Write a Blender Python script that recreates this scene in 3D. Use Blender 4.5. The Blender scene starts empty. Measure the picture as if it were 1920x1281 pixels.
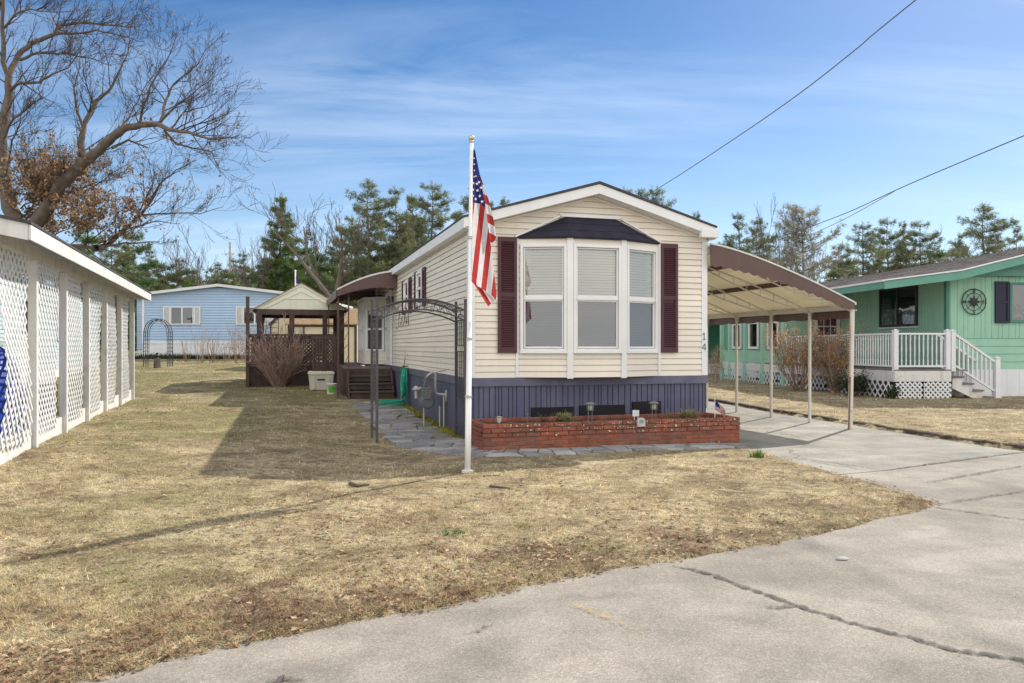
import bpy, math, random
import numpy as np
from mathutils import Vector, Matrix

random.seed(7)
R = math.radians
scene = bpy.context.scene
col = scene.collection
F = 1450.0           # focal length in photo pixels (photo 1920 wide)
CAMZ = 1.5


def W(px, py, Y):
    """World point seen at photo pixel (px, py) at distance Y."""
    return Vector(((px - 960) / F * Y, Y, CAMZ - (py - 650) / F * Y))


# ------------------------------------------------------------------ mesh builder
class MB:
    def __init__(s):
        s.v = []
        s.f = []

    def add(s, vs, fs):
        o = len(s.v)
        s.v += [tuple(p) for p in vs]
        s.f += [tuple(i + o for i in f) for f in fs]

    def poly(s, *pts):
        s.add(pts, [tuple(range(len(pts)))])

    def box(s, x0, x1, y0, y1, z0, z1):
        s.add([(x0, y0, z0), (x1, y0, z0), (x1, y1, z0), (x0, y1, z0),
               (x0, y0, z1), (x1, y0, z1), (x1, y1, z1), (x0, y1, z1)],
              [(0, 3, 2, 1), (4, 5, 6, 7), (0, 1, 5, 4), (1, 2, 6, 5), (2, 3, 7, 6), (3, 0, 4, 7)])

    def obox(s, c, a, b, d):
        c, a, b, d = Vector(c), Vector(a), Vector(b), Vector(d)
        if a.cross(b).dot(d) < 0:
            a = -a
        P = [c + i * a + j * b + k * d for k in (-1, 1) for (i, j) in ((-1, -1), (1, -1), (1, 1), (-1, 1))]
        s.add(P, [(0, 3, 2, 1), (4, 5, 6, 7), (0, 1, 5, 4), (1, 2, 6, 5), (2, 3, 7, 6), (3, 0, 4, 7)])

    def bar(s, p0, p1, w, h, up=(0, 0, 1)):
        """rectangular bar p0-p1; w across, h along `up`"""
        p0, p1 = Vector(p0), Vector(p1)
        d = p1 - p0
        L = d.length
        if L < 1e-6:
            return
        d /= L
        u = Vector(up)
        x = d.cross(u)
        if x.length < 1e-4:
            x = d.cross(Vector((0, 1, 0)))
        x.normalize()
        u = x.cross(d).normalized()
        s.obox((p0 + p1) / 2, d * L / 2, x * w / 2, u * h / 2)

    def tube(s, pts, r, n=6, cap=True):
        pts = [Vector(p) for p in pts]
        m = len(pts)
        rr = r if isinstance(r, (list, tuple)) else [r] * m
        o = len(s.v)
        prev = None
        for i, p in enumerate(pts):
            t = (pts[min(i + 1, m - 1)] - pts[max(i - 1, 0)])
            if t.length < 1e-9:
                t = Vector((0, 0, 1))
            t.normalize()
            if prev is None:
                a = Vector((0, 0, 1)) if abs(t.z) < .9 else Vector((1, 0, 0))
                x = t.cross(a).normalized()
            else:
                x = prev - t * prev.dot(t)
                if x.length < 1e-6:
                    x = t.orthogonal()
                x.normalize()
            prev = x
            y = t.cross(x)
            for k in range(n):
                an = 2 * math.pi * k / n
                q = p + (x * math.cos(an) + y * math.sin(an)) * rr[i]
                s.v.append((q.x, q.y, q.z))
        for i in range(m - 1):
            for k in range(n):
                k2 = (k + 1) % n
                s.f.append((o + i * n + k, o + i * n + k2, o + (i + 1) * n + k2, o + (i + 1) * n + k))
        if cap:
            s.f.append(tuple(o + k for k in reversed(range(n))))
            s.f.append(tuple(o + (m - 1) * n + k for k in range(n)))

    def lathe(s, prof, c=(0, 0, 0), n=16, axis='z'):
        o = len(s.v)
        m = len(prof)
        for (r, z) in prof:
            for k in range(n):
                a = 2 * math.pi * k / n
                p = (r * math.cos(a), r * math.sin(a), z)
                if axis == 'y':
                    p = (p[0], p[2], p[1])
                if axis == 'x':
                    p = (p[2], p[0], p[1])
                s.v.append((p[0] + c[0], p[1] + c[1], p[2] + c[2]))
        for i in range(m - 1):
            for k in range(n):
                k2 = (k + 1) % n
                s.f.append((o + i * n + k, o + i * n + k2, o + (i + 1) * n + k2, o + (i + 1) * n + k))
        s.f.append(tuple(o + k for k in reversed(range(n))))
        s.f.append(tuple(o + (m - 1) * n + k for k in range(n)))

    def prism_y(s, pts, y0, y1):
        """polygon in (x,z), extruded along y"""
        n = len(pts)
        s.add([(p[0], y0, p[1]) for p in pts] + [(p[0], y1, p[1]) for p in pts],
              [tuple(range(n)), tuple(reversed(range(n, 2 * n)))] +
              [(i, n + i, n + (i + 1) % n, (i + 1) % n) for i in range(n)])

    def prism_x(s, pts, x0, x1):
        n = len(pts)
        s.add([(x0, p[0], p[1]) for p in pts] + [(x1, p[0], p[1]) for p in pts],
              [tuple(range(n)), tuple(reversed(range(n, 2 * n)))] +
              [(i, n + i, n + (i + 1) % n, (i + 1) % n) for i in range(n)])

    def prism_z(s, pts, z0, z1):
        n = len(pts)
        s.add([(p[0], p[1], z0) for p in pts] + [(p[0], p[1], z1) for p in pts],
              [tuple(reversed(range(n))), tuple(range(n, 2 * n))] +
              [(i, (i + 1) % n, n + (i + 1) % n, n + i) for i in range(n)])

    def frame(s, O, U, V, N, w, h, bw, d, bh=None):
        """rectangular frame; O = lower-left corner, U,V unit axes, N outward, bw border, d depth"""
        O, U, V, N = Vector(O), Vector(U), Vector(V), Vector(N)
        bh = bh or bw
        def b(u0, u1, v0, v1):
            c = O + U * (u0 + u1) / 2 + V * (v0 + v1) / 2 + N * d / 2
            s.obox(c, U * (u1 - u0) / 2, V * (v1 - v0) / 2, N * d / 2)
        b(0, bw, 0, h)
        b(w - bw, w, 0, h)
        b(bw, w - bw, 0, bh)
        b(bw, w - bw, h - bh, h)

    def slab(s, O, U, V, N, u0, u1, v0, v1, d0, d1):
        O, U, V, N = Vector(O), Vector(U), Vector(V), Vector(N)
        c = O + U * (u0 + u1) / 2 + V * (v0 + v1) / 2 + N * (d0 + d1) / 2
        s.obox(c, U * (u1 - u0) / 2, V * (v1 - v0) / 2, N * (d1 - d0) / 2)

    def lap(s, O, U, N, z0, z1, xr, course=.11, lip=.014):
        """lap siding: xr(z)->(a,b) along U at height z (z relative to O)"""
        O, U, N = Vector(O), Vector(U), Vector(N)
        Z = Vector((0, 0, 1))
        z = z0
        while z < z1 - 1e-4:
            zt = min(z + course, z1)
            A0, B0 = xr(z)
            A1, B1 = xr(zt)
            row = int(round((z - z0) / course))
            npc = 1 if B0 - A0 < 2.5 else max(2, int((B0 - A0) / 3.6) + 1)
            cuts = [0.0] + [(q + ((row * 7 + q * 3) % 5 - 2) * .14) / npc for q in range(1, npc)] + [1.0]
            lip0 = lip
            for q in range(npc):
              f0, f1 = cuts[q], cuts[q + 1]
              a0, b0 = A0 + (B0 - A0) * f0, A0 + (B0 - A0) * f1
              a1, b1 = A1 + (B1 - A1) * f0, A1 + (B1 - A1) * f1
              lip = lip0 + (.0025 if q % 2 else 0)
              gv = course * .13
              zg = max(zt - gv, z + .001)
              bk = -lip0 * .9
              p = [O + U * a0 + Z * z + N * lip, O + U * b0 + Z * z + N * lip,
                 O + U * b1 + Z * zg + N * lip * .3, O + U * a1 + Z * zg + N * lip * .3,
                 O + U * a0 + Z * z + N * bk, O + U * b0 + Z * z + N * bk,
                 O + U * b1 + Z * zg + N * bk, O + U * a1 + Z * zg + N * bk,
                 O + U * b1 + Z * zt + N * bk, O + U * a1 + Z * zt + N * bk]
              if b0 - a0 > .01:
                s.add(p, [(0, 1, 2, 3), (4, 5, 1, 0), (3, 2, 6, 7), (7, 6, 8, 9)])
            lip = lip0
            z += course

    def lattice(s, O, U, V, N, w, h, pitch=.105, strip=.038, th=.008, warp=None):
        """diagonal lattice of strips in two layers, clipped to w x h"""
        O, U, V, N = Vector(O), Vector(U), Vector(V), Vector(N)
        st = pitch * math.sqrt(2)
        hs = strip / 2
        for sg, lay in ((1, 0), (-1, 1)):
            k = -h
            while k < w + h:
                # line u = k + sg*t (sg=1: from bottom k), v = t
                if sg == 1:
                    t0, t1 = max(0, -k), min(h, w - k)
                else:
                    t0, t1 = max(0, k - w), min(h, k)
                if t1 - t0 > .03:
                    segs = 1 if warp is None else max(1, int((t1 - t0) / .3))
                    for q in range(segs):
                        ta = t0 + (t1 - t0) * q / segs
                        tb = t0 + (t1 - t0) * (q + 1) / segs
                        pa = [k + sg * ta, ta]
                        pb = [k + sg * tb, tb]
                        P = []
                        for (u, v) in (pa, pb):
                            du = dn = 0
                            if warp:
                                du, dn = warp(u, v)
                            P.append(O + U * (u + du) + V * v + N * (lay * th * 1.05 + dn))
                        s.bar(P[0], P[1], strip, th, up=N)
                k += st

    def split(s):
        """connected pieces as separate builders"""
        par = list(range(len(s.v)))
        def find(i):
            while par[i] != i:
                par[i] = par[par[i]]
                i = par[i]
            return i
        for f in s.f:
            a = find(f[0])
            for i in f[1:]:
                par[find(i)] = a
        out = {}
        for f in s.f:
            r = find(f[0])
            m, mp = out.setdefault(r, (MB(), {}))
            g = []
            for i in f:
                if i not in mp:
                    mp[i] = len(m.v)
                    m.v.append(s.v[i])
                g.append(mp[i])
            m.f.append(tuple(g))
        return [m for m, _ in out.values()]

    def build_each(s, name, mat, parent=None, **k):
        return [m.build(name, mat, parent, **k) for m in s.split()]

    def build(s, name, mat, parent=None, smooth=False, bevel=0, loc=None):
        me = bpy.data.meshes.new(name)
        me.from_pydata(s.v, [], s.f)
        me.update()
        if smooth:
            me.polygons.foreach_set('use_smooth', [True] * len(me.polygons))
        ob = bpy.data.objects.new(name, me)
        col.objects.link(ob)
        if mat:
            me.materials.append(mat)
        if parent:
            ob.parent = parent
        if loc is not None:
            ob.location = loc
        if bevel:
            m = ob.modifiers.new('bevel', 'BEVEL')
            m.width = bevel
            m.segments = 2
            m.limit_method = 'ANGLE'
        return ob


def tag(o, label=None, cat=None, group=None, kind=None):
    if label:
        o['label'] = label
    if cat:
        o['category'] = cat
    if group:
        o['group'] = group
    if kind:
        o['kind'] = kind
    return o


def thing(name, label, cat, loc=(0, 0, 0), rz=0, group=None):
    o = bpy.data.objects.new(name, None)
    col.objects.link(o)
    o.location = loc
    o.rotation_euler = (0, 0, rz)
    o.empty_display_size = .2
    return tag(o, label, cat, group)


def copy_tree(root, label, loc, rz=None, group=None, scale=None):
    r = root.copy()
    col.objects.link(r)
    r.location = loc
    if rz is not None:
        r.rotation_euler = (0, 0, rz)
    if scale is not None:
        r.scale = scale
    r['label'] = label
    if group:
        r['group'] = group
    for ch in list(root.children):
        c = ch.copy()
        col.objects.link(c)
        c.parent = r
        for g in list(ch.children):
            d = g.copy()
            col.objects.link(d)
            d.parent = c
    return r


# ------------------------------------------------------------------ numpy noise
def vnoise(x, y, seed=0):
    x = np.asarray(x, float); y = np.asarray(y, float)
    xi = np.floor(x).astype(np.int64); yi = np.floor(y).astype(np.int64)
    xf = x - xi; yf = y - yi
    u = xf * xf * (3 - 2 * xf); v = yf * yf * (3 - 2 * yf)
    def h(a, b):
        n = (a * 374761393 + b * 668265263 + seed * 974711) & 0x7fffffff
        n = ((n ^ (n >> 13)) * 1274126177) & 0x7fffffff
        return ((n ^ (n >> 16)) & 0xffff) / 65535.0
    return (h(xi, yi) * (1 - u) + h(xi + 1, yi) * u) * (1 - v) + (h(xi, yi + 1) * (1 - u) + h(xi + 1, yi + 1) * u) * v


def fbm(x, y, seed=0, o=3):
    t = 0; a = .5; s = 0
    for i in range(o):
        t = t + a * vnoise(np.asarray(x) * 2 ** i, np.asarray(y) * 2 ** i, seed + i); s += a; a *= .5
    return t / s


def sstep(a, b, x):
    t = np.clip((np.asarray(x, float) - a) / (b - a), 0, 1)
    return t * t * (3 - 2 * t)


# ------------------------------------------------------------------ materials
def newmat(name):
    m = bpy.data.materials.new(name)
    m.use_nodes = True
    nt = m.node_tree
    nt.nodes.clear()
    return m, nt


class NG:
    """tiny node helper"""
    def __init__(s, nt):
        s.nt = nt

    def n(s, t, **kw):
        nd = s.nt.nodes.new(t)
        for k, v in kw.items():
            if k.startswith('i_'):
                nd.inputs[k[2:].replace('_', ' ')].default_value = v
            elif isinstance(k, str) and k.startswith('I'):
                nd.inputs[int(k[1:])].default_value = v
            else:
                setattr(nd, k, v)
        return nd

    def l(s, a, b):
        s.nt.links.new(a, b)

    def noise(s, vec, scale, detail=3, rough=.55, dist=0.0):
        nd = s.n('ShaderNodeTexNoise')
        nd.inputs['Scale'].default_value = scale
        nd.inputs['Detail'].default_value = detail
        nd.inputs['Roughness'].default_value = rough
        nd.inputs['Distortion'].default_value = dist
        if vec is not None:
            s.l(vec, nd.inputs['Vector'])
        return nd.outputs['Fac']

    def mapping(s, vec, scale=(1, 1, 1), rot=(0, 0, 0), loc=(0, 0, 0)):
        nd = s.n('ShaderNodeMapping')
        nd.inputs['Scale'].default_value = scale
        nd.inputs['Rotation'].default_value = rot
        nd.inputs['Location'].default_value = loc
        s.l(vec, nd.inputs['Vector'])
        return nd.outputs['Vector']

    def ramp(s, fac, stops, interp='LINEAR'):
        nd = s.n('ShaderNodeValToRGB')
        cr = nd.color_ramp
        cr.interpolation = interp
        while len(cr.elements) < len(stops):
            cr.elements.new(.5)
        for e, (p, c) in zip(cr.elements, stops):
            e.position = p
            e.color = (c, c, c, 1) if isinstance(c, (int, float)) else (*c, 1)
        s.l(fac, nd.inputs['Fac'])
        return nd.outputs['Color']

    def mix(s, a, b, fac, mode='MIX'):
        nd = s.n('ShaderNodeMix', data_type='RGBA', blend_type=mode)
        for i, q in ((6, a), (7, b)):
            if isinstance(q, (tuple, list)):
                nd.inputs[i].default_value = (*q, 1)
            else:
                s.l(q, nd.inputs[i])
        if isinstance(fac, (int, float)):
            nd.inputs[0].default_value = fac
        else:
            s.l(fac, nd.inputs[0])
        return nd.outputs[2]

    def math(s, op, a, b=None):
        nd = s.n('ShaderNodeMath', operation=op)
        for i, q in ((0, a), (1, b)):
            if q is None:
                continue
            if isinstance(q, (int, float)):
                nd.inputs[i].default_value = q
            else:
                s.l(q, nd.inputs[i])
        return nd.outputs[0]

    def bump(s, h, strength, dist=.01, normal=None):
        nd = s.n('ShaderNodeBump')
        nd.inputs['Strength'].default_value = strength
        nd.inputs['Distance'].default_value = dist
        s.l(h, nd.inputs['Height'])
        if normal is not None:
            s.l(normal, nd.inputs['Normal'])
        return nd.outputs['Normal']

    def out(s, sh):
        o = s.n('ShaderNodeOutputMaterial')
        s.l(sh, o.inputs['Surface'])


def pm(name, c, rough=.6, var=.12, scale=3.0, c2=None, c2scale=1.5, c2lo=.5, c2hi=.7, bump=0.0, bscale=40, spec=.3,
       metal=0.0, island=0.0, streak=0.0, streak_c=(.25, .22, .17), fine=0.0, trans=0.0):
    """general painted/weathered surface"""
    m, nt = newmat(name)
    g = NG(nt)
    tc = g.n('ShaderNodeTexCoord').outputs['Object']
    n1 = g.noise(tc, scale, 4, .6)
    lo = tuple(x * (1 - var) for x in c)
    hi = tuple(min(1, x * (1 + var)) for x in c)
    cc = g.ramp(n1, [(.3, lo), (.7, hi)])
    if fine:
        n3 = g.noise(tc, bscale, 3, .7)
        cc = g.mix(cc, g.ramp(n3, [(.3, 1 - fine), (.7, 1.0 + 0 * fine)]), 1.0, 'MULTIPLY')
    if c2:
        n2 = g.noise(tc, c2scale, 5, .65)
        f = g.ramp(n2, [(c2lo, 0.0), (c2hi, 1.0)])
        cc = g.mix(cc, c2, f)
    if streak:
        mp = g.mapping(tc, (9, 9, .7))
        n4 = g.noise(mp, 1.0, 4, .6)
        f = g.ramp(n4, [(.52, 0.0), (.8, streak)])
        cc = g.mix(cc, streak_c, f)
    if island:
        ge = g.n('ShaderNodeNewGeometry')
        f = g.ramp(ge.outputs['Random Per Island'], [(0, 1 - island), (1, 1 + island * .5)])
        cc = g.mix(cc, f, 1.0, 'MULTIPLY')
    p = g.n('ShaderNodeBsdfPrincipled')
    g.l(cc, p.inputs['Base Color'])
    p.inputs['Roughness'].default_value = rough
    p.inputs['Specular IOR Level'].default_value = spec
    p.inputs['Metallic'].default_value = metal
    if bump:
        g.l(g.bump(g.noise(tc, bscale, 3, .6), bump, .01), p.inputs['Normal'])
    sh = p.outputs[0]
    if trans:
        t = g.n('ShaderNodeBsdfTranslucent')
        g.l(cc, t.inputs['Color'])
        mx = g.n('ShaderNodeMixShader')
        mx.inputs[0].default_value = trans
        g.l(sh, mx.inputs[1]); g.l(t.outputs[0], mx.inputs[2])
        sh = mx.outputs[0]
    g.out(sh)
    return m


def glassmat(name, tint=(.9, .92, .92), refl=.12):
    m, nt = newmat(name)
    g = NG(nt)
    t = g.n('ShaderNodeBsdfTransparent'); t.inputs[0].default_value = (*tint, 1)
    gl = g.n('ShaderNodeBsdfGlossy'); gl.inputs['Roughness'].default_value = .02
    gl.inputs['Color'].default_value = (1, 1, 1, 1)
    tc = g.n('ShaderNodeTexCoord').outputs['Object']
    bn = g.bump(g.noise(tc, 1.6, 2, .5), .06, .05)
    g.l(bn, gl.inputs['Normal'])
    fr = g.n('ShaderNodeFresnel'); fr.inputs['IOR'].default_value = 1.5
    fac = g.math('ADD', g.math('MULTIPLY', fr.outputs[0], .8), refl - .02)
    mx = g.n('ShaderNodeMixShader')
    g.l(fac, mx.inputs[0]); g.l(t.outputs[0], mx.inputs[1]); g.l(gl.outputs[0], mx.inputs[2])
    g.out(mx.outputs[0])
    return m


def screenmat(name, c, opac):
    m, nt = newmat(name)
    g = NG(nt)
    t = g.n('ShaderNodeBsdfTransparent')
    d = g.n('ShaderNodeBsdfDiffuse'); d.inputs[0].default_value = (*c, 1)
    mx = g.n('ShaderNodeMixShader'); mx.inputs[0].default_value = opac
    g.l(t.outputs[0], mx.inputs[1]); g.l(d.outputs[0], mx.inputs[2])
    g.out(mx.outputs[0])
    return m


M = {}
M['siding'] = pm('beige_siding', (.76, .70, .60), .5, .05, .8, spec=.3, c2=(.71, .66, .575), c2scale=.6, c2lo=.45, c2hi=.75, streak=.2, streak_c=(.55, .5, .38), bump=.05, bscale=30, island=.07)
M['white_trim'] = pm('white_trim', (.74, .74, .735), .45, .05, 2, spec=.4, streak=.15, streak_c=(.5, .48, .42))
M['white_worn'] = pm('worn_white_paint', (.64, .635, .61), .65, .08, 3, c2=(.40, .375, .32), c2scale=3.0, c2lo=.52, c2hi=.75, streak=.6, streak_c=(.34, .305, .25), bump=.15, bscale=25)
M['white_vinyl'] = pm('white_vinyl', (.68, .69, .70), .45, .06, 2, spec=.4, streak=.2, streak_c=(.5, .5, .45))
M['skirt'] = pm('slate_skirting', (.088, .092, .152), .5, .12, 1.2, spec=.35, c2=(.125, .125, .185), c2scale=1.3, c2lo=.5, c2hi=.8, streak=.35, streak_c=(.2, .19, .22), bump=.08, bscale=30)
M['skirt_trim'] = pm('slate_trim', (.115, .112, .17), .5, .12, 2, c2=(.18, .17, .2), c2scale=2, c2lo=.5, c2hi=.8)
M['shutter'] = pm('maroon_shutter', (.066, .020, .027), .45, .15, 3, spec=.4, streak=.1, streak_c=(.16, .08, .09))
M['shingle'] = pm('roof_shingle', (.075, .07, .075), .9, .25, 8, bump=.4, bscale=60, fine=.35)
M['bay_shingle'] = pm('dark_bay_shingle', (.028, .027, .045), .8, .3, 5, bump=.3, bscale=80, fine=.4)
M['glass'] = glassmat('window_glass')
M['glass_dark'] = glassmat('dark_window_glass', (.5, .52, .54), .1)
M['screen'] = screenmat('insect_screen_mesh', (.085, .085, .098), .66)
M['blind'] = pm('window_blind', (.74, .73, .67), .6, .04, 2)
M['blind2'] = pm('closed_blind', (.34, .34, .32), .6, .04, 2)
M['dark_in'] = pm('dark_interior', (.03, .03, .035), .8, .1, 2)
M['black'] = pm('black_plastic', (.006, .006, .009), .5, .2, 4)
M['wire'] = pm('cable_rubber', (.13, .125, .12), .6, .15, 2)
M['wire_pale'] = pm('pale_cable', (.35, .34, .32), .5, .1, 2)
M['brown'] = pm('brown_canopy_metal', (.105, .06, .052), .45, .12, 1.5, spec=.4, streak=.25, streak_c=(.2, .13, .11))
M['brown_iron'] = pm('brown_iron', (.10, .06, .05), .5, .15, 5)
M['cream'] = pm('cream_panel', (.72, .67, .53), .5, .08, 1.5, streak=.15, streak_c=(.5, .4, .25), trans=.4)
M['cream_post'] = pm('cream_steel', (.60, .57, .50), .45, .08, 4, c2=(.33, .2, .11), c2scale=5, c2lo=.62, c2hi=.74, spec=.4)
M['rust'] = pm('rusty_steel', (.20, .11, .06), .8, .4, 12, bump=.3, bscale=40)
M['iron'] = pm('dark_iron', (.035, .033, .036), .5, .2, 6)
M['arch_iron'] = pm('grey_brown_iron', (.075, .07, .075), .5, .2, 6, c2=(.12, .075, .05), c2scale=8, c2lo=.58, c2hi=.72)
M['deckwood'] = pm('brown_stained_wood', (.085, .055, .048), .75, .25, 4, streak=.4, streak_c=(.14, .1, .09), bump=.2, bscale=25, island=.2)
M['deckfloor'] = pm('grey_brown_boards', (.19, .155, .15), .8, .2, 4, bump=.2, bscale=25, island=.25)
M['steppaint'] = pm('brown_step_paint', (.085, .07, .068), .6, .2, 3, streak=.3, streak_c=(.15, .13, .125))
M['gazebo'] = pm('pale_green_panel', (.66, .66, .53), .5, .05, 2, streak=.15, streak_c=(.4, .4, .3))
M['blue_siding'] = pm('blue_siding', (.36, .49, .66), .55, .06, .8, streak=.1, streak_c=(.3, .4, .5))
M['tan'] = pm('tan_shed_board', (.62, .55, .40), .6, .06, 1.5, streak=.2, streak_c=(.45, .38, .26))
M['tan_roof'] = pm('tan_roof_shingle', (.34, .23, .13), .9, .2, 6, fine=.3, bscale=40)
M['grey_roof'] = pm('grey_brown_shingle', (.26, .235, .22), .95, .25, 3, fine=.65, bscale=9, spec=.1, bump=.3, c2=(.10, .088, .085), c2scale=4, c2lo=.5, c2hi=.7, island=.4)
M['white_roof'] = pm('pale_metal_roof', (.6, .61, .62), .5, .06, 1)
M['green'] = pm('mint_green_board', (.30, .525, .40), .65, .08, .9, c2=(.35, .54, .38), c2scale=.9, c2lo=.5, c2hi=.8, streak=.15, streak_c=(.16, .36, .25), bump=.05, bscale=30)
M['green_dark'] = pm('dark_green_trim', (.07, .215, .165), .55, .1, 2, streak=.15, streak_c=(.12, .28, .2))
M['green_fascia'] = pm('green_fascia', (.12, .30, .235), .5, .08, 1.5, streak=.2, streak_c=(.15, .34, .25))
M['navy'] = pm('navy_shutter', (.02, .022, .045), .5, .15, 3)
M['hose'] = pm('green_hose', (.015, .36, .23), .35, .15, 6, spec=.5)
M['meter'] = pm('grey_meter', (.13, .15, .155), .5, .15, 8, c2=(.24, .24, .24), c2scale=9, c2lo=.55, c2hi=.7)
M['galv'] = pm('galvanised_pipe', (.42, .41, .38), .45, .15, 9, spec=.5, c2=(.5, .46, .36), c2scale=7, c2lo=.5, c2hi=.65)
M['brick'] = pm('red_brick', (.33, .105, .064), .9, .25, 9, island=.2, bump=.35, bscale=50, fine=.35,
                c2=(.17, .085, .068), c2scale=3.0, c2lo=.45, c2hi=.7, streak=.4, streak_c=(.2, .15, .12))
M['mortar'] = pm('old_mortar', (.21, .125, .095), .95, .25, 8, bump=.5, bscale=60, c2=(.14, .12, .09), c2scale=4, c2lo=.45, c2hi=.65)
M['lichen'] = pm('lichen_crust', (.5, .5, .36), .95, .2, 20)
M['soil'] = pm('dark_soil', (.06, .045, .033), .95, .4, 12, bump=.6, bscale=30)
M['slate_stone'] = pm('flagstone', (.36, .35, .34), .8, .22, 3, island=.38, bump=.4, bscale=20, fine=.3, c2=(.29, .20, .18), c2scale=.7, c2lo=.6, c2hi=.66)
M['bark'] = pm('grey_brown_bark', (.145, .118, .096), .95, .35, 6, bump=.7, bscale=14, c2=(.10, .08, .065), c2scale=2, c2lo=.45, c2hi=.7)
M['twig'] = pm('dark_twig_bark', (.105, .083, .068), .9, .3, 3)
M['pine_bark'] = pm('pine_bark', (.17, .14, .12), .95, .3, 3, bump=.4, bscale=10)
M['lamp_metal'] = pm('grey_lamp_metal', (.16, .16, .165), .45, .15, 15)
M['lamp_glass'] = pm('frosted_lamp', (.6, .6, .5), .4, .08, 15)
M['stone_grey'] = pm('grey_stone', (.45, .45, .43), .85, .15, 10, bump=.3)
M['tarp'] = pm('blue_tarp', (.02, .055, .36), .4, .3, 3, spec=.4, bump=1.0, bscale=5, c2=(.05, .1, .45), c2scale=5, c2lo=.5, c2hi=.7)
M['chest'] = pm('cream_plastic_chest', (.55, .53, .46), .5, .06, 3, streak=.2, streak_c=(.35, .33, .27))
M['lime'] = pm('lime_label', (.13, .38, .035), .5, .25, 10)
M['white_plastic'] = pm('white_plastic', (.7, .7, .67), .4, .05, 4)
M['concrete_curb'] = pm('dark_edging', (.085, .07, .058), .95, .35, 5, bump=.6, bscale=25)
M['teal_siding'] = pm('pale_teal_siding', (.46, .56, .56), .55, .05, 1)
M['pole_wood'] = pm('grey_pole_wood', (.46, .42, .38), .9, .2, 5)
M['white_metal'] = pm('white_pole_metal', (.74, .74, .73), .35, .05, 5, spec=.45, streak=.2, streak_c=(.5, .48, .42))
M['gold'] = pm('old_gold_metal', (.55, .5, .33), .35, .15, 9, metal=.5)
SUN_E = 2.6
SKY_S = .12
SKY_SAT = 1.15
SKY_PALE = (5.5, 7.0, 9.0)
SKY_CLOUD = (7.5, 8.2, 9.2)
EXPO = .55
SUN_E = 3.2
SKY_S = .10
SKY_SAT = 1.3
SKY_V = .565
SKY_HUE = .497
SKY_PALE = (4.6, 6.0, 7.8)
SKY_CLOUD = (5.2, 6.0, 7.1)
BACK_FILL = (10.5, 10.2, 9.8)
EXPO = .95
SKY_HUE = .503
DENOISE = True
# ------------------------------------------------------------------ beige house frame
TH = R(16.6)
HC, HS = math.cos(TH), math.sin(TH)
HO = (-.67, 12.2)


def HW(x, y, z=0):
    return Vector((HO[0] + HC * x - HS * y, HO[1] + HS * x + HC * y, z))


def HL(X, Y):
    dx, dy = X - HO[0], Y - HO[1]
    return (HC * dx + HS * dy, -HS * dx + HC * dy)


# ------------------------------------------------------------------ ground shape
ROAD = [(-40, -14), (-14, -3.4), (-6, 1.1), (-1.97, 3.45), (-1.43, 3.85), (-.757, 4.22), (0, 4.75), (.874, 5.28), (1.88, 5.8),
        (2.57, 6.21), (3.52, 6.9), (4.09, 7.37), (4.0, 8.53), (3.88, 9.0), (4.56, 9.375), (7.3, 10.98), (9, 12.0), (14, 14.8),
        (30, 25), (60, 46), (60, -60), (-40, -60)]
DRIVE = [(3.88, 9.0), (3.74, 9.98), (3.6, 11.0), (3.2, 12.4), (2.9, 13.4), (-1.27, 28.7), (3.0, 29), (5.38, 21.1), (5.88, 17.4),
         (6.49, 14.7), (6.78, 13.2), (7.19, 11.4), (7.3, 10.98), (4.56, 9.375)]
CURB = [(7.42, 11.12), (7.2, 11.75), (6.86, 13.2), (6.6, 14.7), (6.0, 17.4), (5.5, 21.1), (4.3, 25)]


def in_poly(x, y, P):
    x = np.asarray(x, float); y = np.asarray(y, float)
    ins = np.zeros(x.shape, bool)
    n = len(P)
    for i in range(n):
        x0, y0 = P[i]; x1, y1 = P[(i + 1) % n]
        if y0 == y1:
            continue
        c = ((y0 > y) != (y1 > y)) & (x < (x1 - x0) * (y - y0) / (y1 - y0) + x0)
        ins ^= c
    return ins


def d_poly(x, y, P, closed=True):
    x = np.asarray(x, float); y = np.asarray(y, float)
    d = np.full(x.shape, 1e9)
    n = len(P)
    for i in range(n if closed else n - 1):
        x0, y0 = P[i]; x1, y1 = P[(i + 1) % n]
        L2 = (x1 - x0) ** 2 + (y1 - y0) ** 2
        t = np.clip(((x - x0) * (x1 - x0) + (y - y0) * (y1 - y0)) / L2, 0, 1)
        d = np.minimum(d, np.hypot(x - x0 - t * (x1 - x0), y - y0 - t * (y1 - y0)))
    return d


def paved_sd(x, y):
    """positive on lawn, negative on pavement"""
    a = d_poly(x, y, ROAD) * np.where(in_poly(x, y, ROAD), -1, 1)
    b = d_poly(x, y, DRIVE) * np.where(in_poly(x, y, DRIVE), -1, 1)
    s = np.minimum(a, b)
    w = np.clip(.35 + s, 0, 1) * 0 + 1
    return s + w * (.09 * (fbm(np.asarray(x) * 2.2, np.asarray(y) * 2.2, 5) - .5) + .07 * (vnoise(np.asarray(x) * 9, np.asarray(y) * 9, 9) - .5))


def gbase(x, y):
    x = np.asarray(x, float); y = np.asarray(y, float)
    left = 1 - sstep(-1.5, 6, x)
    rise = np.interp(y, [13.5, 18.5, 23, 35, 44, 60, 90, 200], [0, .10, .24, .58, .83, 1.1, 1.5, 2.2])
    z = left * rise
    z = z + .2 * sstep(-1, -7, x) * sstep(4, 9, y) * (1 - .6 * sstep(13, 20, y)) * (1 - sstep(24, 34, y))
    return z


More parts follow.
